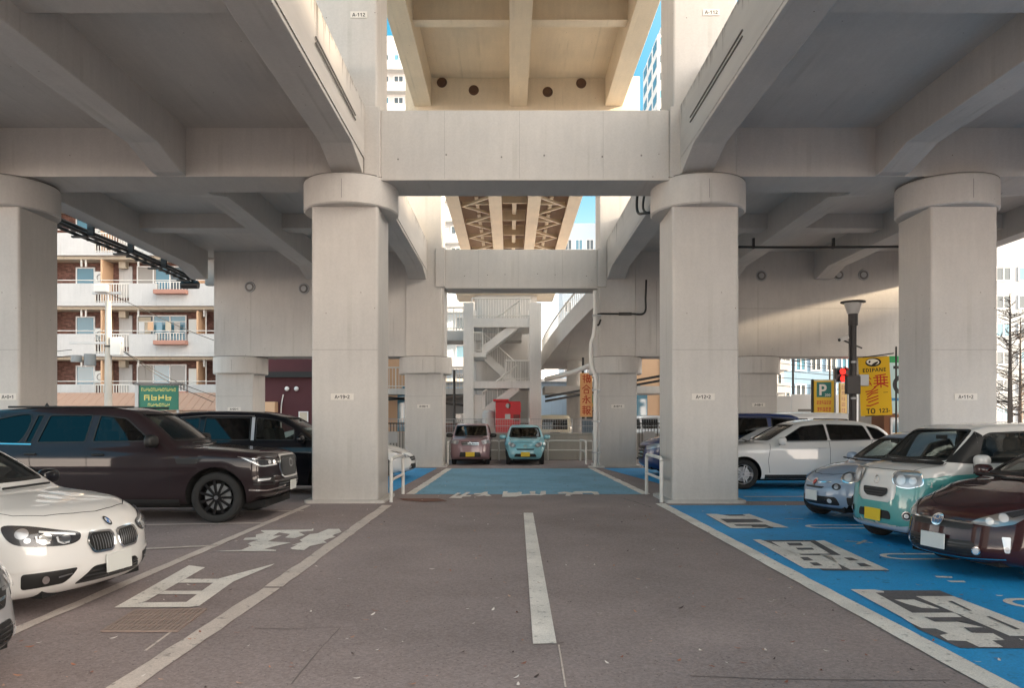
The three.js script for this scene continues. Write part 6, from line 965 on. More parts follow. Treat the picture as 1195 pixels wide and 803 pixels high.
// small rounded city car, grey blue
K.city = { L: 3.55, W: 1.63, axisY: 0.62, q: 1.1, x1: -0.5,
  top: [[0, 0.66], [-0.15, 0.77], [-0.35, 0.865], [-0.65, 0.93], [-0.95, 0.965], [-1.4, 0.98], [-2.6, 0.99], [-3.55, 0.95]],
  bottom: [[0, 0.2], [-0.5, 0.17], [-2.9, 0.18], [-3.55, 0.28]],
  plan: [[0.1, 0.70], [-0.3, 0.77], [-0.8, 0.81], [-1.8, 0.81], [-3.0, 0.81], [-3.55, 0.74]],
  sec: [[0.15, 0.95], [0.35, 0.99], [0.6, 1], [0.8, 0.975], [0.98, 0.92], [1.1, 0.89]],
  front: [[0.17, -0.14], [0.26, -0.03], [0.42, -0.005], [0.55, -0.02], [0.7, -0.07], [0.82, -0.22], [0.95, -0.5]],
  rear: [[0.2, -3.45], [0.45, -3.54], [0.7, -3.52], [1.0, -3.42], [1.45, -3.1]], fCurve: 0.52, rCurve: 0.3, fPow: 2.3, kFront: 0.2, kEdge: 0.2, hoodEdge: 0.07,
  green: { top: [[-0.8, 0.9], [-0.98, 0.98], [-1.55, 1.33], [-1.8, 1.44], [-2.2, 1.49], [-2.8, 1.43], [-3.15, 1.3], [-3.45, 0.95]], xf: -0.85, xr: -3.4, cf: 0.34, cr: 0.3, belt: 0.96, roof: 1.49, hb: 0.75, hr: 0.54, k: 0.18, floor: 0.6, crown: 0.06 },
  axles: [-0.62, -2.92], wheel: { R: 0.295, w: 0.19, spokes: 8, sw: 0.16 }, archGap: 0.045,
  cabin: { floor: 0.68, x0: -3.2, x1: -1.15, seatX: -1.9, seat2: -2.6, dash: [-1.5, -1.1, 0.96], mirror: [-1.6, 1.32], wiper: [-0.97, 1.0] },
  sideWins: [{ pts: roundPoly([[-1.42, 1.0], [-1.78, 1.3], [-2.2, 1.385], [-2.25, 1.01]], 0.05) }, { pts: roundPoly([[-2.33, 1.01], [-2.29, 1.385], [-2.75, 1.33], [-3.0, 1.06]], 0.06), rear: true }],
  shield: roundPoly([[-0.58, 1.02], [-0.44, 1.37], [0.44, 1.37], [0.58, 1.02]], 0.08), mirror: [-1.42, 1.02, 0.9, 0.95], plate: [0.012, 0.42, 0.33, 0.165, 0.02], handles: [[-2.1, 0.82]],
  lines: [{ pts: [[-1.2, 0.3], [-1.15, 0.6], [-1.22, 0.95]] }, { pts: [[-2.28, 0.3], [-2.32, 0.6], [-2.28, 1.0]] }, { view: 'top', pts: [[-0.2, 0.0], [-0.24, 0.25], [-0.36, 0.45], [-0.6, 0.6], [-0.95, 0.66]], both: true }],
  decor: [
    { name: 'headlight', view: 48, at: [-0.3, 0.55], m: 'lamp', off: 0.008, pts: circ(-0.02, 0.735, 0.125, 24, 0.085), sub: [{ name: 'projector', m: 'lampWhite', pts: circ(0.0, 0.735, 0.06) }, { name: 'light_rim', m: 'chrome', pts: ribbon2(circ(-0.02, 0.735, 0.12, 24, 0.08).concat([[0.1, 0.735]]), 0.014) }, { name: 'lens', m: 'lens', off: 0.026, pts: circ(-0.02, 0.735, 0.125, 24, 0.085) }] },
    { name: 'lower_lamp', view: 48, at: [-0.16, 0.5], m: 'lampDark', off: 0.006, pts: circ(0.04, 0.585, 0.075, 22, 0.055), sub: [{ name: 'lamp_core', m: 'lamp', pts: circ(0.04, 0.585, 0.035) }] },
    { name: 'upper_slot', view: 'front', m: 'trim', off: 0.005, pts: roundPoly([[-0.26, 0.575], [0.26, 0.575], [0.22, 0.545], [-0.22, 0.545]], 0.012) },
    { name: 'chrome_whisker', view: 'front', m: 'chrome', off: 0.009, pts: ribbon2([[-0.36, 0.66], [-0.12, 0.635], [-0.08, 0.65]], 0.014), both: true }, { name: 'badge', view: 'front', m: 'chrome', off: 0.012, pts: circ(0, 0.64, 0.055, 20, 0.062), sub: [{ name: 'badge_field', m: std({ color: lin(0.45, 0.05, 0.04), roughness: 0.3 }), pts: circ(0, 0.64, 0.038) }] },
    { name: 'lower_grille', view: 'front', m: 'trim', off: 0.004, pts: roundPoly([[-0.5, 0.28], [-0.46, 0.42], [0.46, 0.42], [0.5, 0.28]], 0.05), sub: [{ name: 'fog_lamp', m: 'lampWhite', pts: circ(-0.36, 0.35, 0.035) }, { name: 'fog_lamp', m: 'lampWhite', pts: circ(0.36, 0.35, 0.035) }] },
    { name: 'side_intake', view: 50, at: [-0.2, 0.62], m: 'trim', off: 0.006, pts: roundPoly([[-0.12, 0.42], [0.0, 0.425], [-0.02, 0.29], [-0.12, 0.28]], 0.03) }, { name: 'splitter', view: 'front', m: 'trim', off: 0.006, pts: [[-0.62, 0.205], [0.62, 0.205], [0.62, 0.23], [-0.62, 0.23]] } ] };
// two tone kei van, mint and white
K.keiVan = { L: 3.395, W: 1.475, axisY: 0.8, q: 1.1, x1: -0.42,
  top: [[0, 0.94], [-0.08, 1.02], [-0.25, 1.07], [-0.5, 1.11], [-0.8, 1.13], [-3.395, 1.13]],
  bottom: [[0, 0.24], [-0.4, 0.18], [-3.1, 0.18], [-3.395, 0.26]],
  plan: [[0.05, 0.71], [-0.3, 0.735], [-1.5, 0.737], [-3.1, 0.735], [-3.395, 0.70]],
  sec: [[0.15, 0.96], [0.35, 0.99], [0.7, 1], [0.95, 0.99], [1.15, 0.965], [1.3, 0.95]],
  front: [[0.17, -0.1], [0.26, -0.02], [0.4, 0.0], [0.6, -0.01], [0.8, -0.035], [0.98, -0.08], [1.1, -0.2]],
  rear: [[0.2, -3.36], [0.5, -3.395], [1.1, -3.38], [1.65, -3.25]], fCurve: 0.2, rCurve: 0.1, fPow: 3.2, kFront: 0.1, kEdge: 0.095, hoodEdge: 0.035,
  green: { top: [[-0.32, 0.98], [-0.45, 1.1], [-0.85, 1.45], [-1.02, 1.57], [-1.3, 1.63], [-2.0, 1.655], [-2.8, 1.63], [-3.15, 1.56], [-3.36, 1.1]], xf: -0.4, xr: -3.34, cf: 0.3, cr: 0.08, belt: 1.1, roof: 1.655, hb: 0.72, hr: 0.60, k: 0.12, floor: 0.8, crown: 0.03 },
  axles: [-0.55, -3.01], wheel: { R: 0.278, w: 0.16, spokes: 10, sw: 0.16 }, archGap: 0.045,
  cabin: { floor: 0.78, x0: -3.22, x1: -0.75, seatX: -1.6, seat2: -2.45, dash: [-1.1, -0.7, 1.08], mirror: [-1.05, 1.45], wiper: [-0.43, 1.12] },
  sideWins: [{ pts: roundPoly([[-0.98, 1.12], [-1.12, 1.47], [-1.24, 1.52], [-1.85, 1.54], [-1.85, 1.12]], 0.05) }, { pts: roundPoly([[-1.95, 1.12], [-1.95, 1.54], [-2.68, 1.52], [-2.72, 1.12]], 0.05), rear: true }, { pts: roundPoly([[-2.8, 1.14], [-2.78, 1.5], [-3.02, 1.47], [-3.12, 1.18]], 0.04), rear: true }],
  shield: roundPoly([[-0.625, 1.15], [-0.55, 1.56], [0.55, 1.56], [0.625, 1.15]], 0.07), mirror: [-0.98, 1.16, 0.81, 0.95], plate: [0.03, 0.40, 0.33, 0.165, 0.03], handles: [[-1.75, 0.95], [-2.6, 0.95]],
  lines: [{ pts: [[-0.86, 0.3], [-0.86, 0.7], [-0.92, 1.1]] }, { pts: [[-1.9, 0.28], [-1.9, 0.7], [-1.9, 1.12]] }, { view: 'top', pts: [[-0.13, 0], [-0.14, 0.3], [-0.2, 0.52], [-0.45, 0.62], [-0.6, 0.63]], both: true }, { pts: [[-2.75, 0.92], [-1.95, 0.92]] }],
  decor: [
    { name: 'mint_side', view: 'side', m: 'mint', off: 0.010, edge: 0.04, pts: [[-0.12, 0.3], [-0.12, 0.9], [-0.5, 0.965], [-1.0, 0.985], [-2.0, 0.985], [-3.33, 0.97], [-3.33, 0.3], ...Array.from({ length: 13 }, (_, i) => [-3.01 + 0.335 * Math.cos(i / 12 * Math.PI), 0.3 + 0.335 * Math.sin(i / 12 * Math.PI)]).reverse(), [-2.6, 0.22], [-0.95, 0.22], ...Array.from({ length: 13 }, (_, i) => [-0.55 + 0.335 * Math.cos(i / 12 * Math.PI), 0.3 + 0.335 * Math.sin(i / 12 * Math.PI)]).reverse()] },
    { name: 'mint_corner', view: 45, at: [-0.12, 0.6], m: 'mint', off: 0.0105, edge: 0.04, pts: [[-0.5, 0.62], [-0.5, 0.968], [-0.2, 0.935], [0.0, 0.9], [0.2, 0.88], [0.2, 0.24], [-0.12, 0.24], [-0.16, 0.5]] },
    { name: 'mint_nose', view: 'front', m: 'mint', off: 0.011, edge: 0.04, pts: [[-0.66, 0.22], [0.66, 0.22], [0.68, 0.9], [0.42, 0.88], [0.37, 0.64], [0.27, 0.58], [-0.27, 0.58], [-0.37, 0.64], [-0.42, 0.88], [-0.68, 0.9]] },
    { name: 'a_pillar_trim', view: 'side', m: 'trim', off: 0.009, edge: 0.03, pts: [[-0.6, 1.13], [-0.97, 1.11], [-1.13, 1.48], [-1.06, 1.53]] }, { name: 'cowl_trim', view: 'top', m: 'trim', off: 0.006, edge: 0.04, both: false, pts: smoothPoly([[-0.43, 0], [-0.46, 0.33], [-0.53, 0.6], [-0.6, 0.6], [-0.53, 0.33], [-0.5, 0], [-0.53, -0.33], [-0.6, -0.6], [-0.53, -0.6], [-0.46, -0.33]], 3) },
    { name: 'headlight', view: 52, at: [-0.1, 0.5], m: 'lamp', off: 0.016, pts: roundPoly([[0.15, 0.99], [-0.19, 1.0], [-0.23, 0.84], [-0.06, 0.785], [0.1, 0.8], [0.17, 0.87]], 0.06), sub: [{ name: 'projector', m: 'lampWhite', pts: circ(0.05, 0.89, 0.062) }, { name: 'indicator', m: 'lampWhite', pts: circ(-0.1, 0.89, 0.05) }, { name: 'light_rim', m: 'chrome', off: 0.028, pts: ribbon2(roundPoly([[0.15, 0.99], [-0.19, 1.0], [-0.23, 0.84], [-0.06, 0.785], [0.1, 0.8], [0.17, 0.87]], 0.06).concat([[0.15, 0.95]]), 0.012) }, { name: 'lens', m: 'lens', off: 0.034, pts: roundPoly([[0.15, 0.99], [-0.19, 1.0], [-0.23, 0.84], [-0.06, 0.785], [0.1, 0.8], [0.17, 0.87]], 0.06) }] },
    { name: 'grille', view: 'front', m: 'trim', off: 0.017, pts: roundPoly([[-0.26, 0.77], [0.26, 0.77], [0.24, 0.69], [0.16, 0.645], [-0.16, 0.645], [-0.24, 0.69]], 0.04), sub: [0, 1].map((i) => ({ name: 'grille_slat', m: 'lampDark', pts: [[-0.22, 0.685 + i * 0.035], [0.22, 0.685 + i * 0.035], [0.22, 0.697 + i * 0.035], [-0.22, 0.697 + i * 0.035]] })) },
    { name: 'badge', view: 'front', m: 'chrome', off: 0.014, pts: ribbon2(circ(0, 0.87, 0.038, 20, 0.05).concat([[0.038, 0.87]]), 0.012) },
    { name: 'lower_grille', view: 'front', m: 'trim', off: 0.017, pts: roundPoly([[-0.34, 0.36], [-0.31, 0.47], [0.31, 0.47], [0.34, 0.36]], 0.04) },
    { name: 'fog_lamp', view: 42, at: [-0.1, 0.54], m: 'chrome', off: 0.018, pts: circ(0.0, 0.43, 0.062), sub: [{ name: 'fog_core', m: 'trim', pts: circ(0.0, 0.43, 0.045) }, { name: 'fog_bulb', m: 'lampWhite', off: 0.03, pts: circ(0.0, 0.43, 0.028) }] },
    { name: 'chrome_bumper', view: 'front', m: 'lampWhite', off: 0.024, pts: smoothPoly([[-0.66, 0.30], [-0.4, 0.285], [0, 0.28], [0.4, 0.285], [0.66, 0.30], [0.66, 0.24], [0.4, 0.215], [0, 0.21], [-0.4, 0.215], [-0.66, 0.24]], 4) }, { name: 'chrome_bumper', view: 35, at: [-0.2, 0.6], m: 'lampWhite', off: 0.02, pts: [[-0.3, 0.30], [0.1, 0.30], [0.1, 0.235], [-0.3, 0.235]] } ] };
// dark brown hybrid hatchback
K.hybrid = { L: 4.48, W: 1.745, axisY: 0.6, q: 1.1, x1: -0.5,
  top: [[0, 0.66], [-0.12, 0.74], [-0.35, 0.83], [-0.8, 0.95], [-1.2, 1.02], [-1.6, 1.03], [-3.5, 1.06], [-4.48, 1.05]],
  bottom: [[0, 0.2], [-0.5, 0.165], [-3.8, 0.17], [-4.48, 0.3]],
  plan: [[0.1, 0.74], [-0.35, 0.82], [-0.9, 0.872], [-2, 0.872], [-3.8, 0.87], [-4.48, 0.78]],
  sec: [[0.15, 0.95], [0.3, 0.985], [0.55, 1], [0.8, 0.985], [1.02, 0.94], [1.15, 0.91]],
  front: [[0.17, -0.1], [0.24, -0.02], [0.34, 0.0], [0.46, -0.02], [0.6, -0.05], [0.72, -0.13], [0.9, -0.5]],
  rear: [[0.2, -4.38], [0.45, -4.47], [0.8, -4.46], [1.1, -4.4], [1.4, -4.1]], fCurve: 0.48, rCurve: 0.25, fPow: 2.4, kFront: 0.15, kEdge: 0.16, hoodEdge: 0.07,
  green: { top: [[-0.95, 0.92], [-1.15, 1.01], [-1.95, 1.36], [-2.25, 1.45], [-2.6, 1.49], [-3.2, 1.45], [-4.0, 1.25], [-4.35, 1.05]], xf: -1.0, xr: -4.3, cf: 0.34, cr: 0.2, belt: 1.0, roof: 1.49, hb: 0.80, hr: 0.58, k: 0.14, floor: 0.6, crown: 0.05 },
  axles: [-0.93, -3.63], wheel: { R: 0.31, w: 0.2, spokes: 5, double: true, sw: 0.1 }, archGap: 0.045,
  cabin: { floor: 0.68, x0: -4.0, x1: -1.35, seatX: -2.25, seat2: -3.1, dash: [-1.8, -1.3, 0.98], mirror: [-1.95, 1.34], wiper: [-1.13, 1.03] },
  sideWins: [{ pts: roundPoly([[-1.65, 1.03], [-2.2, 1.33], [-2.6, 1.4], [-2.62, 1.05]], 0.05) }, { pts: roundPoly([[-2.7, 1.05], [-2.68, 1.4], [-3.2, 1.37], [-3.7, 1.1]], 0.05), rear: true }],
  shield: roundPoly([[-0.64, 1.05], [-0.48, 1.39], [0.48, 1.39], [0.64, 1.05]], 0.07), mirror: [-1.65, 1.05, 0.95, 1], plate: [0.02, 0.38, 0.33, 0.165, 0.05], handles: [[-2.45, 0.86], [-3.4, 0.9]],
  lines: [{ pts: [[-1.45, 0.3], [-1.4, 0.6], [-1.48, 1.0]] }, { view: 'top', pts: [[-0.2, 0.0], [-0.22, 0.2], [-0.34, 0.4], [-0.6, 0.62], [-1.1, 0.76]], both: true }],
  decor: [
    { name: 'upper_grille', view: 'front', m: 'trim', off: 0.006, pts: roundPoly([[-0.42, 0.575], [-0.36, 0.535], [0.36, 0.535], [0.42, 0.575], [0.3, 0.625], [-0.3, 0.625]], 0.02), sub: [{ name: 'chrome_bar', m: 'chrome', pts: ribbon2([[-0.4, 0.60], [0, 0.605], [0.4, 0.60]], 0.016) }] },
    { name: 'badge', view: 'front', m: 'chrome', off: 0.016, pts: ribbon2(circ(0, 0.6, 0.075, 24, 0.055).concat([[0.075, 0.6]]), 0.013), sub: [{ name: 'badge_oval', m: 'chrome', off: 0.02, pts: ribbon2(circ(0, 0.6, 0.03, 18, 0.05).concat([[0.03, 0.6]]), 0.01) }, { name: 'badge_oval', m: 'chrome', off: 0.02, pts: ribbon2(circ(0, 0.622, 0.06, 18, 0.022).concat([[0.06, 0.622]]), 0.01) }, { name: 'badge_field', m: std({ color: lin(0.10, 0.2, 0.35), roughness: 0.3 }), off: 0.013, pts: circ(0, 0.6, 0.07, 24, 0.05) }] },
    { name: 'headlight', view: 36, at: [-0.15, 0.5], m: 'lamp', off: 0.006, pts: roundPoly([[0.12, 0.60], [0.02, 0.66], [-0.2, 0.735], [-0.52, 0.80], [-0.42, 0.72], [-0.26, 0.62], [-0.1, 0.585]], 0.025), sub: [{ name: 'projector', m: 'lampWhite', pts: circ(-0.06, 0.635, 0.036) }, { name: 'projector', m: 'lampWhite', pts: circ(-0.18, 0.675, 0.042) }, { name: 'lamp_well', m: 'lampDark', pts: roundPoly([[-0.25, 0.68], [-0.2, 0.72], [-0.4, 0.77], [-0.38, 0.72]], 0.01) }, { name: 'lens', m: 'lens', off: 0.022, pts: roundPoly([[0.12, 0.60], [0.02, 0.66], [-0.2, 0.735], [-0.52, 0.80], [-0.42, 0.72], [-0.26, 0.62], [-0.1, 0.585]], 0.025) }] },
    { name: 'lower_grille', view: 'front', m: 'trim', off: 0.004, pts: roundPoly([[-0.5, 0.265], [-0.42, 0.42], [0.42, 0.42], [0.5, 0.265]], 0.04), sub: [0, 1, 2, 3].map((i) => ({ name: 'grille_slat', m: 'lampDark', pts: [[-0.42, 0.29 + i * 0.03], [0.42, 0.29 + i * 0.03], [0.42, 0.298 + i * 0.03], [-0.42, 0.298 + i * 0.03]] })) },
    { name: 'fog_lamp', view: 48, at: [-0.14, 0.66], m: 'chrome', off: 0.007, pts: circ(0.18, 0.325, 0.042), sub: [{ name: 'fog_lens', m: 'lampWhite', pts: circ(0.18, 0.325, 0.03) }] },
    { name: 'daytime_lamp', view: 40, at: [-0.2, 0.68], m: 'lampWhite', off: 0.007, pts: roundPoly([[-0.08, 0.49], [-0.0, 0.49], [-0.025, 0.33], [-0.07, 0.33]], 0.015), sub: [{ name: 'lamp_core', m: 'lamp', pts: circ(-0.045, 0.37, 0.02) }] },
    { name: 'chrome_lip', view: 'front', m: 'chrome', off: 0.007, pts: ribbon2([[-0.66, 0.262], [-0.35, 0.238], [0, 0.232], [0.35, 0.238], [0.66, 0.262]], 0.012) } ] };
// boxy kei wagon (mauve) and rounded kei hatch (light blue)
const keiFront = (o) => [
  { name: 'headlight', view: 50, at: [-0.1, 0.5], m: 'lamp', off: 0.007, pts: o.lamp, sub: [{ name: 'projector', m: 'lampWhite', pts: circ(o.lx, o.ly, 0.05) }, { name: 'lens', m: 'lens', off: 0.022, pts: o.lamp }] },
  { name: 'grille', view: 'front', m: o.gm ?? 'trim', off: 0.006, pts: o.grille, sub: o.bars ?? [] }, { name: 'badge', view: 'front', m: 'chrome', off: 0.016, pts: ribbon2(circ(0, o.by, 0.055, 18, 0.04).concat([[0.055, o.by]]), 0.012) },
  { name: 'lower_grille', view: 'front', m: 'trim', off: 0.005, pts: o.lower } ];
K.keiBox = { ...K.keiVan, q: 0.8, fCurve: 0.15, kFront: 0.07, kEdge: 0.07, fPow: 3.6,
  top: [[0, 0.86], [-0.08, 0.95], [-0.3, 1.0], [-0.6, 1.03], [-0.8, 1.04], [-3.395, 1.04]],
  green: { ...K.keiVan.green, top: [[-0.4, 0.9], [-0.52, 1.02], [-0.95, 1.38], [-1.1, 1.48], [-1.35, 1.53], [-2.0, 1.55], [-2.8, 1.53], [-3.15, 1.47], [-3.36, 1.0]], belt: 1.02, roof: 1.55, floor: 0.75 },
  cabin: { ...K.keiVan.cabin, floor: 0.72, dash: [-1.1, -0.7, 1.0], mirror: [-1.08, 1.4], wiper: [-0.5, 1.04] },
  sideWins: [{ pts: roundPoly([[-1.02, 1.05], [-1.2, 1.4], [-1.85, 1.44], [-1.85, 1.05]], 0.05) }, { pts: roundPoly([[-1.95, 1.05], [-1.95, 1.44], [-2.68, 1.42], [-2.72, 1.05]], 0.05), rear: true }],
  shield: roundPoly([[-0.63, 1.06], [-0.56, 1.45], [0.56, 1.45], [0.63, 1.06]], 0.06), mirror: [-0.98, 1.08, 0.83, 1.0], rearWin: undefined,
  lines: [{ view: 'top', pts: [[-0.12, 0], [-0.14, 0.3], [-0.2, 0.52], [-0.6, 0.62]], both: true }],
  decor: keiFront({ lamp: roundPoly([[0.1, 0.9], [-0.2, 0.93], [-0.22, 0.8], [0.06, 0.76]], 0.03), lx: -0.04, ly: 0.84, by: 0.8, grille: roundPoly([[-0.34, 0.86], [0.34, 0.86], [0.3, 0.72], [-0.3, 0.72]], 0.03), bars: [0, 1].map((i) => ({ name: 'grille_bar', m: 'chrome', pts: [[-0.32, 0.755 + i * 0.06], [0.32, 0.755 + i * 0.06], [0.32, 0.77 + i * 0.06], [-0.32, 0.77 + i * 0.06]] })), lower: roundPoly([[-0.4, 0.3], [-0.36, 0.48], [0.36, 0.48], [0.4, 0.3]], 0.04) }) };
K.keiHatch = { ...K.keiVan, q: 0.8,
  top: [[0, 0.74], [-0.1, 0.84], [-0.3, 0.92], [-0.6, 0.98], [-0.8, 1.0], [-3.395, 1.0]],
  front: [[0.17, -0.1], [0.26, -0.02], [0.4, 0.0], [0.55, -0.015], [0.7, -0.06], [0.85, -0.14], [1.0, -0.4]], fCurve: 0.36, fPow: 2.5, kFront: 0.15, kEdge: 0.14,
  green: { ...K.keiVan.green, top: [[-0.5, 0.9], [-0.62, 0.98], [-1.1, 1.32], [-1.28, 1.42], [-1.6, 1.48], [-2.1, 1.49], [-2.8, 1.45], [-3.1, 1.38], [-3.36, 1.0]], belt: 0.98, roof: 1.49, hr: 0.56, k: 0.15, floor: 0.7 },
  cabin: { ...K.keiVan.cabin, floor: 0.68, dash: [-1.15, -0.75, 0.96], mirror: [-1.25, 1.33], wiper: [-0.6, 1.0] },
  sideWins: [{ pts: roundPoly([[-1.1, 1.0], [-1.32, 1.33], [-1.85, 1.38], [-1.85, 1.0]], 0.05) }, { pts: roundPoly([[-1.95, 1.0], [-1.95, 1.38], [-2.68, 1.36], [-2.78, 1.02]], 0.05), rear: true }],
  shield: roundPoly([[-0.61, 1.01], [-0.52, 1.38], [0.52, 1.38], [0.61, 1.01]], 0.06), mirror: [-1.0, 1.02, 0.84, 1.0],
  lines: [{ view: 'top', pts: [[-0.14, 0], [-0.16, 0.3], [-0.26, 0.5], [-0.7, 0.6]], both: true }],
  decor: keiFront({ lamp: smoothPoly([[0.1, 0.72], [-0.04, 0.8], [-0.2, 0.83], [-0.2, 0.74], [-0.08, 0.66], [0.06, 0.65]]), lx: 0.0, ly: 0.725, by: 0.68, grille: roundPoly([[-0.34, 0.6], [0.34, 0.6], [0.3, 0.555], [-0.3, 0.555]], 0.015), lower: roundPoly([[-0.42, 0.3], [-0.36, 0.42], [0.36, 0.42], [0.42, 0.3]], 0.04) }) };
// pale crossover estate (right, behind the pier)
K.crossover = { L: 4.8, W: 1.95, axisY: 0.78, q: 0.95,
  top: [[0, 0.86], [-0.15, 0.96], [-0.5, 1.04], [-1.2, 1.12], [-1.6, 1.13], [-3.5, 1.17], [-4.8, 1.15]], bottom: [[0, 0.3], [-0.5, 0.24], [-4.2, 0.25], [-4.8, 0.4]],
  plan: [[0.1, 0.86], [-0.4, 0.93], [-1, 0.975], [-3.9, 0.975], [-4.8, 0.88]], sec: [[0.2, 0.95], [0.4, 0.985], [0.7, 1], [0.95, 0.985], [1.15, 0.945], [1.3, 0.92]],
  front: [[0.25, -0.12], [0.4, -0.01], [0.6, -0.01], [0.85, -0.06], [1.05, -0.3]], rear: [[0.3, -4.7], [0.6, -4.79], [1.1, -4.76], [1.4, -4.6], [1.7, -4.3]], fCurve: 0.36, rCurve: 0.25, kEdge: 0.15,
  green: { top: [[-1.15, 1.05], [-1.3, 1.12], [-2.05, 1.5], [-2.35, 1.62], [-2.8, 1.685], [-3.5, 1.68], [-4.2, 1.58], [-4.5, 1.42], [-4.75, 1.1]], xf: -1.2, xr: -4.7, cf: 0.3, cr: 0.2, belt: 1.14, roof: 1.685, hb: 0.9, hr: 0.68, k: 0.14, floor: 0.8 },
  axles: [-0.9, -3.8], wheel: { R: 0.365, w: 0.24, spokes: 5, double: true, sw: 0.12 }, archGap: 0.06,
  cabin: { floor: 0.85, x0: -4.5, x1: -1.5, seatX: -2.45, seat2: -3.4, dash: [-1.95, -1.5, 1.12], mirror: [-2.1, 1.5], wiper: [-1.3, 1.15] },
  sideWins: [{ pts: roundPoly([[-1.75, 1.16], [-2.35, 1.52], [-2.9, 1.575], [-2.95, 1.18]], 0.05), rear: true }, { pts: roundPoly([[-3.0, 1.18], [-2.95, 1.575], [-3.85, 1.545], [-4.0, 1.2]], 0.05), rear: true }, { pts: roundPoly([[-4.05, 1.2], [-3.92, 1.535], [-4.2, 1.46], [-4.48, 1.23]], 0.05), rear: true }],
  shield: roundPoly([[-0.72, 1.17], [-0.58, 1.56], [0.58, 1.56], [0.72, 1.17]], 0.07), mirror: [-1.8, 1.17, 1.08, 1.15], handles: [[-2.78, 1.0], [-3.8, 1.03]],
  lines: [{ pts: [[-1.52, 0.4], [-1.48, 0.7], [-1.55, 1.1]] }, { pts: [[-2.97, 0.38], [-2.97, 0.8], [-2.97, 1.16]] }, { pts: [[-3.5, 0.42], [-3.6, 0.7], [-3.9, 0.95], [-4.02, 1.18]] }],
  decor: [{ name: 'headlight', view: 40, at: [-0.2, 0.66], m: 'lamp', off: 0.006, pts: roundPoly([[0.1, 0.85], [-0.4, 0.93], [-0.36, 0.82], [0.08, 0.74]], 0.03) }, { name: 'grille', view: 'front', m: 'trim', off: 0.006, pts: roundPoly([[-0.4, 0.85], [0.4, 0.85], [0.3, 0.45], [-0.3, 0.45]], 0.05) }, { name: 'window_trim', view: 'side', m: 'lamp', off: 0.006, pts: ribbon2([[-1.75, 1.145], [-3.0, 1.165], [-4.45, 1.205]], 0.018) }, { name: 'tail_lamp', view: -45, at: [-4.6, 0.75], m: 'redLamp', off: 0.006, pts: roundPoly([[0.1, 1.12], [-0.2, 1.14], [-0.2, 1.0], [0.1, 0.98]], 0.03) }, { name: 'sill_trim', view: 'side', m: 'trim', off: 0.005, pts: [[-1.4, 0.26], [-3.3, 0.26], [-3.3, 0.36], [-1.4, 0.36]] }] };
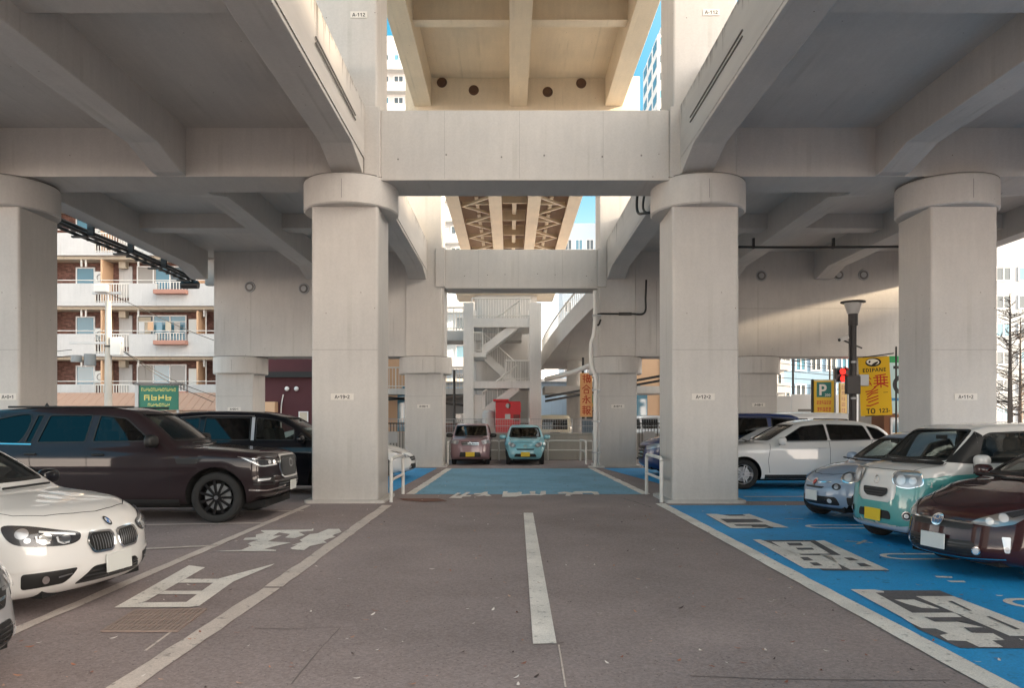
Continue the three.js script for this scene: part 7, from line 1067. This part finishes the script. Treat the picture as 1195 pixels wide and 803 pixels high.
// tall minivan (black, left)
K.minivan = { L: 4.9, W: 1.85, axisY: 0.85, q: 0.85,
  top: [[0, 0.95], [-0.15, 1.06], [-0.5, 1.14], [-1.0, 1.19], [-4.9, 1.2]], bottom: [[0, 0.28], [-0.5, 0.2], [-4.4, 0.22], [-4.9, 0.32]],
  plan: [[0.1, 0.84], [-0.4, 0.9], [-1, 0.925], [-4.3, 0.925], [-4.9, 0.88]], sec: [[0.2, 0.96], [0.4, 0.99], [0.75, 1], [1.1, 0.98], [1.3, 0.955]],
  front: [[0.25, -0.1], [0.4, 0.0], [0.7, -0.01], [0.95, -0.07], [1.1, -0.3]], rear: [[0.3, -4.84], [0.7, -4.89], [1.2, -4.87], [1.8, -4.7]], fCurve: 0.34, rCurve: 0.15, kEdge: 0.13,
  green: { top: [[-0.7, 1.08], [-0.85, 1.16], [-1.6, 1.62], [-1.95, 1.78], [-2.5, 1.87], [-3.4, 1.89], [-4.4, 1.85], [-4.7, 1.74], [-4.88, 1.15]], xf: -0.8, xr: -4.86, cf: 0.3, cr: 0.1, belt: 1.18, roof: 1.89, hb: 0.88, hr: 0.72, k: 0.13, floor: 0.85 },
  axles: [-0.92, -3.78], wheel: { R: 0.34, w: 0.22, spokes: 9, sw: 0.12 }, archGap: 0.05,
  cabin: { floor: 0.9, x0: -4.7, x1: -1.1, seatX: -2.1, seat2: -3.1, dash: [-1.6, -1.1, 1.18], mirror: [-1.7, 1.66], wiper: [-0.85, 1.19] },
  sideWins: [{ pts: roundPoly([[-1.25, 1.22], [-1.5, 1.4], [-1.55, 1.22]], 0.03) }, { pts: roundPoly([[-1.62, 1.22], [-1.62, 1.47], [-2.0, 1.68], [-2.5, 1.74], [-2.5, 1.22]], 0.05) }, { pts: roundPoly([[-2.62, 1.22], [-2.62, 1.74], [-3.65, 1.74], [-3.7, 1.22]], 0.05), rear: true }, { pts: roundPoly([[-3.78, 1.22], [-3.76, 1.74], [-4.5, 1.68], [-4.62, 1.3]], 0.05), rear: true }],
  shield: roundPoly([[-0.7, 1.22], [-0.58, 1.74], [0.58, 1.74], [0.7, 1.22]], 0.08), mirror: [-1.45, 1.25, 1.04, 1.1], handles: [[-2.4, 1.02], [-2.75, 1.02]],
  lines: [{ pts: [[-1.3, 0.35], [-1.26, 0.7], [-1.35, 1.15]] }, { pts: [[-2.56, 0.3], [-2.56, 0.8], [-2.56, 1.2]] }, { pts: [[-2.6, 1.1], [-4.6, 1.12]] }],
  decor: [{ name: 'window_chrome', view: 'side', m: 'chrome', off: 0.006, pts: ribbon2([[-2.55, 1.77], [-3.6, 1.775], [-4.5, 1.71]], 0.02) }, { name: 'pillar_trim', view: 'side', m: 'alloy', off: 0.006, pts: [[-2.53, 1.22], [-2.53, 1.74], [-2.6, 1.74], [-2.6, 1.22]] }, { name: 'headlight', view: 42, at: [-0.2, 0.62], m: 'lamp', off: 0.006, pts: roundPoly([[0.12, 0.9], [-0.42, 1.0], [-0.36, 0.86], [0.08, 0.78]], 0.03) }, { name: 'grille', view: 'front', m: 'trim', off: 0.006, pts: roundPoly([[-0.5, 0.9], [0.5, 0.9], [0.4, 0.5], [-0.4, 0.5]], 0.05), sub: [0, 1, 2].map((i) => ({ name: 'grille_bar', m: 'chrome', pts: [[-0.44, 0.58 + i * 0.1], [0.44, 0.58 + i * 0.1], [0.44, 0.61 + i * 0.1], [-0.44, 0.61 + i * 0.1]] })) }, { name: 'tail_lamp', view: -45, at: [-4.75, 0.85], m: 'redLamp', off: 0.006, pts: roundPoly([[0.0, 1.5], [-0.12, 1.5], [-0.14, 0.95], [0.0, 0.95]], 0.03) }] };
// forward control van
K.van = { ...K.minivan, q: 0.6, L: 4.6, W: 1.7,
  top: [[0, 1.0], [-0.1, 1.08], [-0.3, 1.12], [-4.6, 1.14]], front: [[0.25, -0.08], [0.4, 0.0], [0.9, -0.03], [1.1, -0.15]], rear: [[0.3, -4.56], [0.7, -4.6], [1.2, -4.59], [1.9, -4.5]], plan: [[0.1, 0.8], [-0.4, 0.84], [-4.3, 0.85], [-4.6, 0.83]], fCurve: 0.2, rCurve: 0.06,
  green: { top: [[-0.1, 1.0], [-0.2, 1.1], [-0.7, 1.65], [-0.9, 1.82], [-1.3, 1.9], [-3, 1.92], [-4.3, 1.9], [-4.48, 1.82], [-4.58, 1.1]], xf: -0.2, xr: -4.56, cf: 0.2, cr: 0.04, belt: 1.12, roof: 1.92, hb: 0.82, hr: 0.74, k: 0.1, floor: 0.8 },
  axles: [-0.75, -3.3], cabin: { floor: 0.85, x0: -4.45, x1: -0.6, seatX: -1.3, seat2: -2.4, dash: [-0.95, -0.6, 1.1], mirror: [-0.9, 1.7], wiper: [-0.2, 1.12] },
  sideWins: [{ pts: roundPoly([[-0.75, 1.15], [-0.95, 1.68], [-1.75, 1.72], [-1.75, 1.15]], 0.05) }, { pts: roundPoly([[-1.9, 1.18], [-1.9, 1.72], [-3.0, 1.72], [-3.0, 1.18]], 0.05), rear: true }, { pts: roundPoly([[-3.15, 1.18], [-3.15, 1.72], [-4.25, 1.7], [-4.28, 1.18]], 0.05), rear: true }],
  shield: roundPoly([[-0.7, 1.15], [-0.62, 1.72], [0.62, 1.72], [0.7, 1.15]], 0.08), rearWin: roundPoly([[-0.62, 1.2], [-0.6, 1.68], [0.6, 1.68], [0.62, 1.2]], 0.06), mirror: [-0.7, 1.2, 0.98, 1.1], handles: [[-1.65, 0.95]],
  lines: [{ pts: [[-1.85, 0.3], [-1.85, 1.15]] }, { view: 'rear', pts: [[-0.8, 1.1], [0.8, 1.1]] }],
  decor: [{ name: 'headlight', view: 55, at: [-0.05, 0.55], m: 'lamp', off: 0.006, pts: roundPoly([[0.2, 0.9], [-0.06, 0.92], [-0.06, 0.74], [0.2, 0.74]], 0.03) }, { name: 'grille', view: 'front', m: 'trim', off: 0.006, pts: roundPoly([[-0.4, 0.86], [0.4, 0.86], [0.4, 0.74], [-0.4, 0.74]], 0.03) }, { name: 'tail_lamp', view: 'rear', m: 'redLamp', off: 0.006, both: true, pts: roundPoly([[-0.8, 0.9], [-0.7, 0.9], [-0.7, 0.6], [-0.8, 0.6]], 0.02) }, { name: 'rear_handle', view: 'rear', m: 'trim', off: 0.006, pts: roundPoly([[-0.24, 1.05], [0.24, 1.05], [0.24, 0.85], [-0.24, 0.85]], 0.03) }] };
// plain saloon used for the half hidden cars
K.saloon = { ...K.hybrid, q: 0.75, decor: [K.hybrid.decor[2], { name: 'grille', view: 'front', m: 'trim', off: 0.006, pts: roundPoly([[-0.45, 0.62], [0.45, 0.62], [0.36, 0.5], [-0.36, 0.5]], 0.03), sub: [{ name: 'grille_bar', m: 'chrome', pts: [[-0.38, 0.55], [0.38, 0.55], [0.38, 0.57], [-0.38, 0.57]] }] }, K.hybrid.decor[3], K.hybrid.decor[4]] };
for (const k of Object.values(K)) k.cabin.x0 ??= -k.L + 0.3;
// ================================================================ cars in their places (x = nose, turn 0 faces right, PI faces left, -PI/2 faces the camera)
const WHITE = paint(0.74, 0.73, 0.71), BLACK = paint(0.005, 0.005, 0.008, { spec: 0.2, coat: 0.8 }), face = (D) => -D;
const GL = 'cars parked along the left bays', GR = 'cars parked along the right bays';
buildCar('parked_car', 'white compact car with twin kidney grille, nose out at left', 'car', K.tourer, [-3.6, 0, -7.1], -0.19, { body: WHITE, mirror: BLACK }, GL);
buildCar('parked_car', 'silver car cut off by the left edge, only its nose showing', 'car', { ...K.saloon, q: 0.9 }, [-3.17, 0, -4.55], -0.1, { body: paint(0.5, 0.51, 0.53, { metal: 0.5 }) }, GL);
buildCar('parked_car', 'big dark plum sport utility with black spoked wheels', 'car', K.bigSuv, [-3.82, 0, -13.55], 0, { body: paint(0.019, 0.011, 0.013, { rough: 0.45, coat: 0.8, spec: 0.3 }), mirror: carM.trim, handle: carM.trim, glass: new THREE.MeshPhysicalMaterial({ color: lin(0.3, 0.33, 0.31), transmission: 1, thickness: 0, roughness: 0.01 }) }, GL);
buildCar('parked_car', 'black minivan mostly hidden behind the dark sport utility', 'car', K.minivan, [-3.2, 0, -18.15], 0, { body: BLACK }, GL);
buildCar('parked_car', 'white car nose peeping out beyond the near left pier', 'car', K.saloon, [-2.75, 0, -22.6], 0, { body: WHITE }, GL);
buildCar('parked_car', 'dark brown hatchback with oval badge, nearest at right', 'car', K.hybrid, [4.64, 0, -8.45], Math.PI + 0.25, { body: paint(0.035, 0.006, 0.007, { rough: 0.4, spec: 0.25 }) }, GR);
buildCar('parked_car', 'mint green and white kei van with yellow plate', 'car', K.keiVan, [5.0, 0, -10.6], Math.PI + 0.18, { body: paint(0.70, 0.68, 0.65), mint: paint(0.09, 0.36, 0.34), plate: carM.plateY }, GR);
buildCar('parked_car', 'grey blue rounded city car between the kei van and the crossover', 'car', K.city, [5.1, 0, -13.05], Math.PI + 0.2, { body: paint(0.25, 0.33, 0.44) }, GR);
buildCar('parked_car', 'white crossover half behind the near right pier', 'car', K.crossover, [4.72, 0, -19.5], Math.PI, { body: WHITE }, GR);
buildCar('parked_car', 'silver car with dark windscreen behind the white crossover', 'car', K.saloon, [4.9, 0, -22.3], Math.PI, { body: paint(0.55, 0.56, 0.58, { metal: 0.4 }) }, GR);
buildCar('parked_van', 'white van behind the white crossover at right', 'van', K.van, [6.4, 0, -25.1], Math.PI, { body: WHITE }, GR);
buildCar('parked_car', 'dark blue car nose peeping out left of the near right pier', 'car', { ...K.minivan, q: 0.7 }, [4.0, 0, -21.0 - 1.2], Math.PI, { body: paint(0.012, 0.03, 0.12) }, GR).position.set(3.95, 0, -23.6);
buildCar('kei_car', 'mauve boxy kei car parked facing the camera', 'car', K.keiBox, [-1.46, 0, -28.35], -Math.PI / 2, { body: paint(0.26, 0.16, 0.175, { metal: 0.2 }), plate: carM.plateY, mirror: carM.trim }, 'kei cars between the far piers');
buildCar('kei_car', 'light blue kei hatchback parked facing the camera', 'car', K.keiHatch, [0.57, 0, -28.35], -Math.PI / 2, { body: paint(0.22, 0.52, 0.60), plate: carM.plateY }, 'kei cars between the far piers');
buildCar('parked_van', 'cream van seen from behind beyond the mesh fence', 'van', K.van, [2.15, 0, -41.5], Math.PI / 2, { body: paint(0.66, 0.6, 0.46), wheel: {} }, 'vehicles behind the fence');
buildCar('parked_car', 'white minivan half hidden behind the vertical sign', 'car', { ...K.minivan, q: 0.6 }, [3.7, 0, -36.5], -2.6, { body: paint(0.5, 0.55, 0.6) }, 'vehicles behind the fence');
renderer.render(scene, camera);
